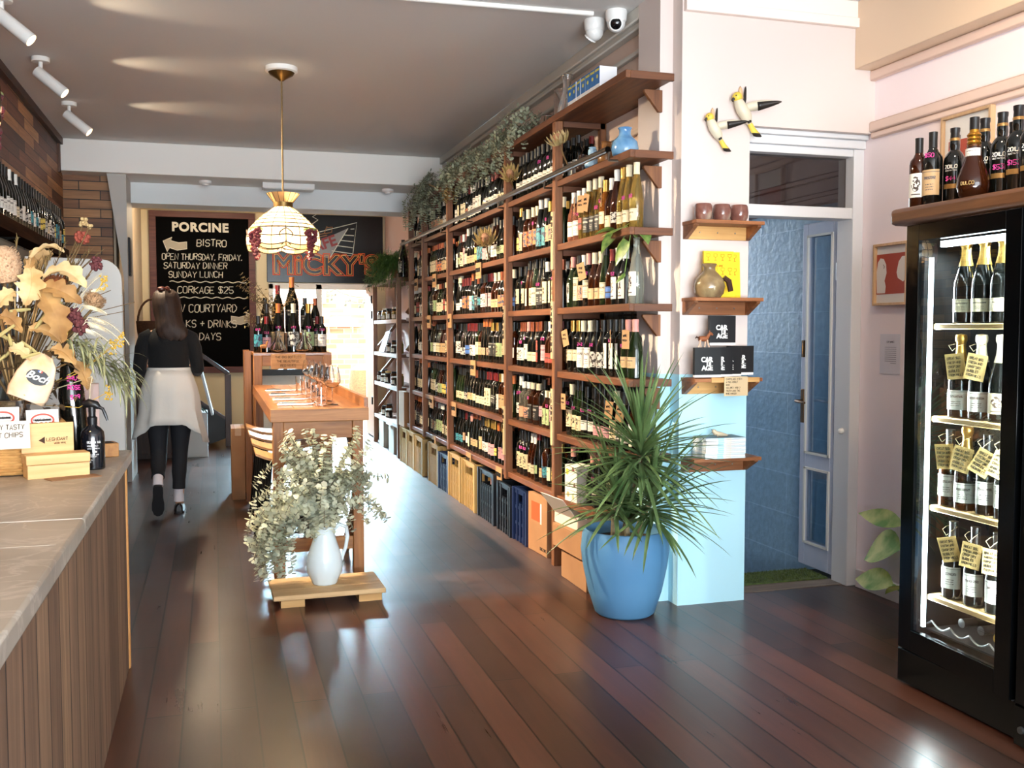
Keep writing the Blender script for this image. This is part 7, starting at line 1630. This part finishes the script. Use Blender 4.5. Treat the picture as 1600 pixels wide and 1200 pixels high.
for k, (y, cp) in enumerate(((3.06, 'black'), (2.96, 'black'), (2.86, 'gold'), (2.77, 'red'))):
    o = bottle('champagne_bottle', 'champagne' if cp == 'gold' else 'burgundy', 'dark', cp, None, 0, None, 20); o.location = (FX + .42, y, .29); o.rotation_euler = (0, -pi / 2, .0); tag(o, '%s capped bottle lying down at the fridge bottom, %s from the light strip' % (cp, ORD[k]), 'bottle', 'bottles in the wine fridge')
# sherry bottles along the plank
TOPZ = 1.901
white_ink = P('white_print', '#e6e2da', .5); goldband = P('gold_band', '#a8804a', .35, .6)
def sherry(y, x, lb, price, s=1.0, shp='sherry', lab=None, print_=True, gl='dark', lv=0):
    o = bottle('sherry_bottle', shp, gl, 'black', lab, lv, None, 24); o.location = (x, y, TOPZ + .001); o.rotation_euler = (0, 0, .55); o.scale = (s, s, s); tag(o, lb, 'bottle', 'sherry bottles on the plank')
    if print_:
        b = B()
        def wr(w, z, h, r, a0=0.0):
            pl, wd = strokes(w, h, .02)
            for p in pl: b.tube([(.0394 * cos(pi + a0 + (a - wd / 2) / .039), .0394 * sin(pi + a0 + (a - wd / 2) / .039), z + c) for a, c in p], r, 4)
        wr('ZOILO', .142, .0125, .0015); wr('RUIZ MATEOS', .132, .005, .0005); part('printed_name', b, white_ink, o, recalc=False)
        part('gold_band', B().arc(.0394, .068, .085, pi - .75, pi + .75, 8), goldband, o, recalc=False); part('neck_band', B().lathe([(.0174, .246), (.0182, .251), (.0174, .256)], 20), goldband, o)
    if price:
        b = B(); pl, wd = strokes(price, .0155, .06)
        for p in pl: b.tube([(.0396 * cos(pi + (a - wd / 2) / .039), .0396 * sin(pi + (a - wd / 2) / .039), .098 + c + (.10 if lab and shp == 'bordeaux' else 0)) for a, c in p], .0014, 4)
        part('price_writing', b, pink_ink, o, recalc=False)
    return o
sherry(3.325, 2.715, 'short amber bottle with big white letter label at the wall end of the plank', None, .95, 'bordeaux', ('white', 'art'), False, 'amber')
sherry(3.27, 2.735, 'dark bottle with buff label and pink writing, second on the plank', '$50', 1.0, 'bordeaux', ('buff', 'text'), False)
sherry(3.225, 2.80, 'black sherry bottle with white print, beside the amber flask bottle', '$44', 1.06)
sherry(3.068, 2.80, 'black sherry bottle with pink price just past the amber flask bottle', '$49', 1.08)
sherry(2.965, 2.785, 'black sherry bottle with pink price, second past the amber flask bottle', '$53', 1.08)
sherry(2.88, 2.775, 'black sherry bottle with large pink price, third past the flask bottle', '$153', 1.1)
sherry(2.79, 2.75, 'black sherry bottle cut by the picture edge on the plank', None, 1.08)
sherry(3.02, 2.89, 'plain dark bottle standing behind the priced sherry bottles', None, 1.02, print_=False)
sherry(3.30, 2.87, 'dark bottle hidden behind the buff labelled bottle on the plank', None, 1.0, 'bordeaux', None, False)
t = thing('flask_bottle', 'bulb shaped amber sherry bottle with gold ribbed neck on the plank', 'bottle', (2.69, 3.0, TOPZ + .001), .5)
part('glass', B().lathe([(0, 0), (.035, 0), (.05, .015), (.058, .045), (.056, .075), (.045, .11), (.033, .14), (.026, .17), (.0245, .19), (.024, .20)], 28), GLS['amber'], t)
part('gold_neck', B().lathe([(.025, .195)] + [(.0255 if i % 2 else .0215, .20 + .007 * i) for i in range(7)] + [(.017, .245), (.016, .26)], 24), P('ribbed_gold', '#b07c2c', .25, .8), t); part('stopper', B().lathe([(.017, .255), (.017, .30), (0, .301)], 20), CAPS['black'], t); part('neck_label', B().arc(.029, .155, .185, pi - 1.2, pi + 1.2, 8), LM[('white', 'text')], t, recalc=False)
b = B(); pl, wd = strokes('DULCO', .012, .02)
for p in pl: b.tube([(.0588 * cos(pi + (a - wd / 2) / .058), .0588 * sin(pi + (a - wd / 2) / .058), .05 + c) for a, c in p], .001, 4)
part('lettering', b, P('gold_print', '#c9a86a', .5), t, recalc=False)
# pictures and the notice on the wall
def frame(label, y, z, w, h, draw):
    t = thing('framed_print', label, 'picture', (3.398, y, z)); fm2 = wood('blond_frame', '#b8926a', '#d8b48a', 'Z', .5)
    part('frame', B().box(-.03, 0, -w / 2, -w / 2 + .014, 0, h).box(-.03, 0, w / 2 - .014, w / 2, 0, h).box(-.03, 0, -w / 2 + .014, w / 2 - .014, 0, .014).box(-.03, 0, -w / 2 + .014, w / 2 - .014, h - .014, h), fm2, t, bevel=.002)
    part('mount', B().box(-.012, -.002, -w / 2 + .014, w / 2 - .014, .014, h - .014), P('mount_white', '#dcd9d6', .6), t); draw(t); return t
rp = P('print_terracotta', '#a84a38', .7); wp = P('print_white', '#e3dcd6', .7)
def two_faces(t):
    part('print', B().box(-.0135, -.012, -.125, .125, .06, .27), rp, t)
    M = RZ(-pi / 2); mk = lambda poly: B().prism(poly, .001, T(-.0145, 0, 0) @ M)
    part('pale_figure', mk([(-.115, .065), (-.05, .065), (-.045, .10), (-.055, .13), (-.04, .17), (-.045, .215), (-.065, .245), (-.09, .25), (-.11, .23), (-.12, .18)]), wp, t)
    part('pale_figure', mk([(.05, .14), (.04, .17), (.055, .225), (.08, .25), (.12, .25), (.12, .14), (.09, .12)]), wp, t)
    b = B(); b.tube([(-.016, .065, .215), (-.016, .055, .205), (-.016, .06, .195)], .0015, 4); part('line_drawing', b, ink_m, t, recalc=False)
frame('small framed red and white print of two pale figures behind the wine fridge', 4.335, 1.55, .27, .325, two_faces)
def redshape(t): part('print', B().box(-.0135, -.012, -.12, .12, .05, .3), rp, t)
frame('framed print with red shape, half hidden behind the sherry bottles', 3.82, 2.02, .32, .42, redshape)
t = thing('notice', 'white printed notice pinned on the pink wall beside the fridge', 'notice', (3.398, 4.345, 1.19)); part('paper', B().box(-.002, 0, -.075, .085, 0, .21), P('notice_paper', '#dcd8e0', .6), t)
b = B(); write(b, 'OUR WINES', 0, .165, .009, .0007, T(-.003, 0, 0) @ RZ(-pi / 2), .02, 'C')
for k in range(9): b.box(-.0028, -.002, -.045, .045 if k < 8 else .0, .14 - k * .0105, .142 - k * .0105)
part('printed_text', b, P('grey_ink', '#6a6672', .7), t)
# dieffenbachia peeping out behind the fridge
t = thing('dieffenbachia', 'variegated broad leaved plant peeping out beside the wine fridge', 'plant', (3.16, 3.72, 0))
part('pot', B().lathe([(0, 0), (.10, 0), (.12, .02), (.14, .2), (.13, .2), (0, .18)], 20), P('plant_pot_grey', '#8a8a88', .6), t)
dm = leafmat('dieffenbachia_leaf', '#5f8a34', '#c2c476', .75, 8, .2); hp2 = lambda q: max(.02, sin(pi * min(1, q) ** .75)) if q < 1 else .02
for p, d, L, w, dr_ in [((.10, .33, .45), (.05, 1, .05), .38, .10, .15), ((.10, .34, .33), (.05, 1, -.1), .34, .20, .7), ((.06, .34, .15), (.1, 1, -.05), .36, .13, .25), ((.02, .1, .2), (-.1, 1, -.2), .24, .14, .4), ((0, -.05, .4), (.2, -.6, .6), .3, .15, .8), ((.05, .05, .45), (.3, .5, .8), .3, .14, .8)]:
    part('leaf', B().blade(p, d, L, w, dr_, 10, .14, prof=hp2, side=(.55, 0, .83) if p[1] > .3 else None), dm, t, recalc=False); part('leaf_stalk', B().tube([(0, 0, .12), (p[0] * .5, p[1] * .4, p[2] * .8), p], .008, 8), P('green_stem', '#6f8a3f', .5), t)
# small stool in the blue passage
t = thing('side_stool', 'wooden topped stool with thin black legs in the blue passage', 'stool', (2.92, 5.55, -.4), .2)
part('seat', B().lathe([(0, .86), (.16, .86), (.165, .875), (.16, .895), (0, .895)], 20), wood('stool_top', '#6a5038', '#8f7050', 'X', .6), t)
for k in range(4): a = pi / 4 + k * pi / 2; part('leg', B().tube([(.10 * cos(a), .10 * sin(a), .86), (.20 * cos(a), .20 * sin(a), 0)], .009, 8), P('black_steel', '#141414', .4, .4), t)
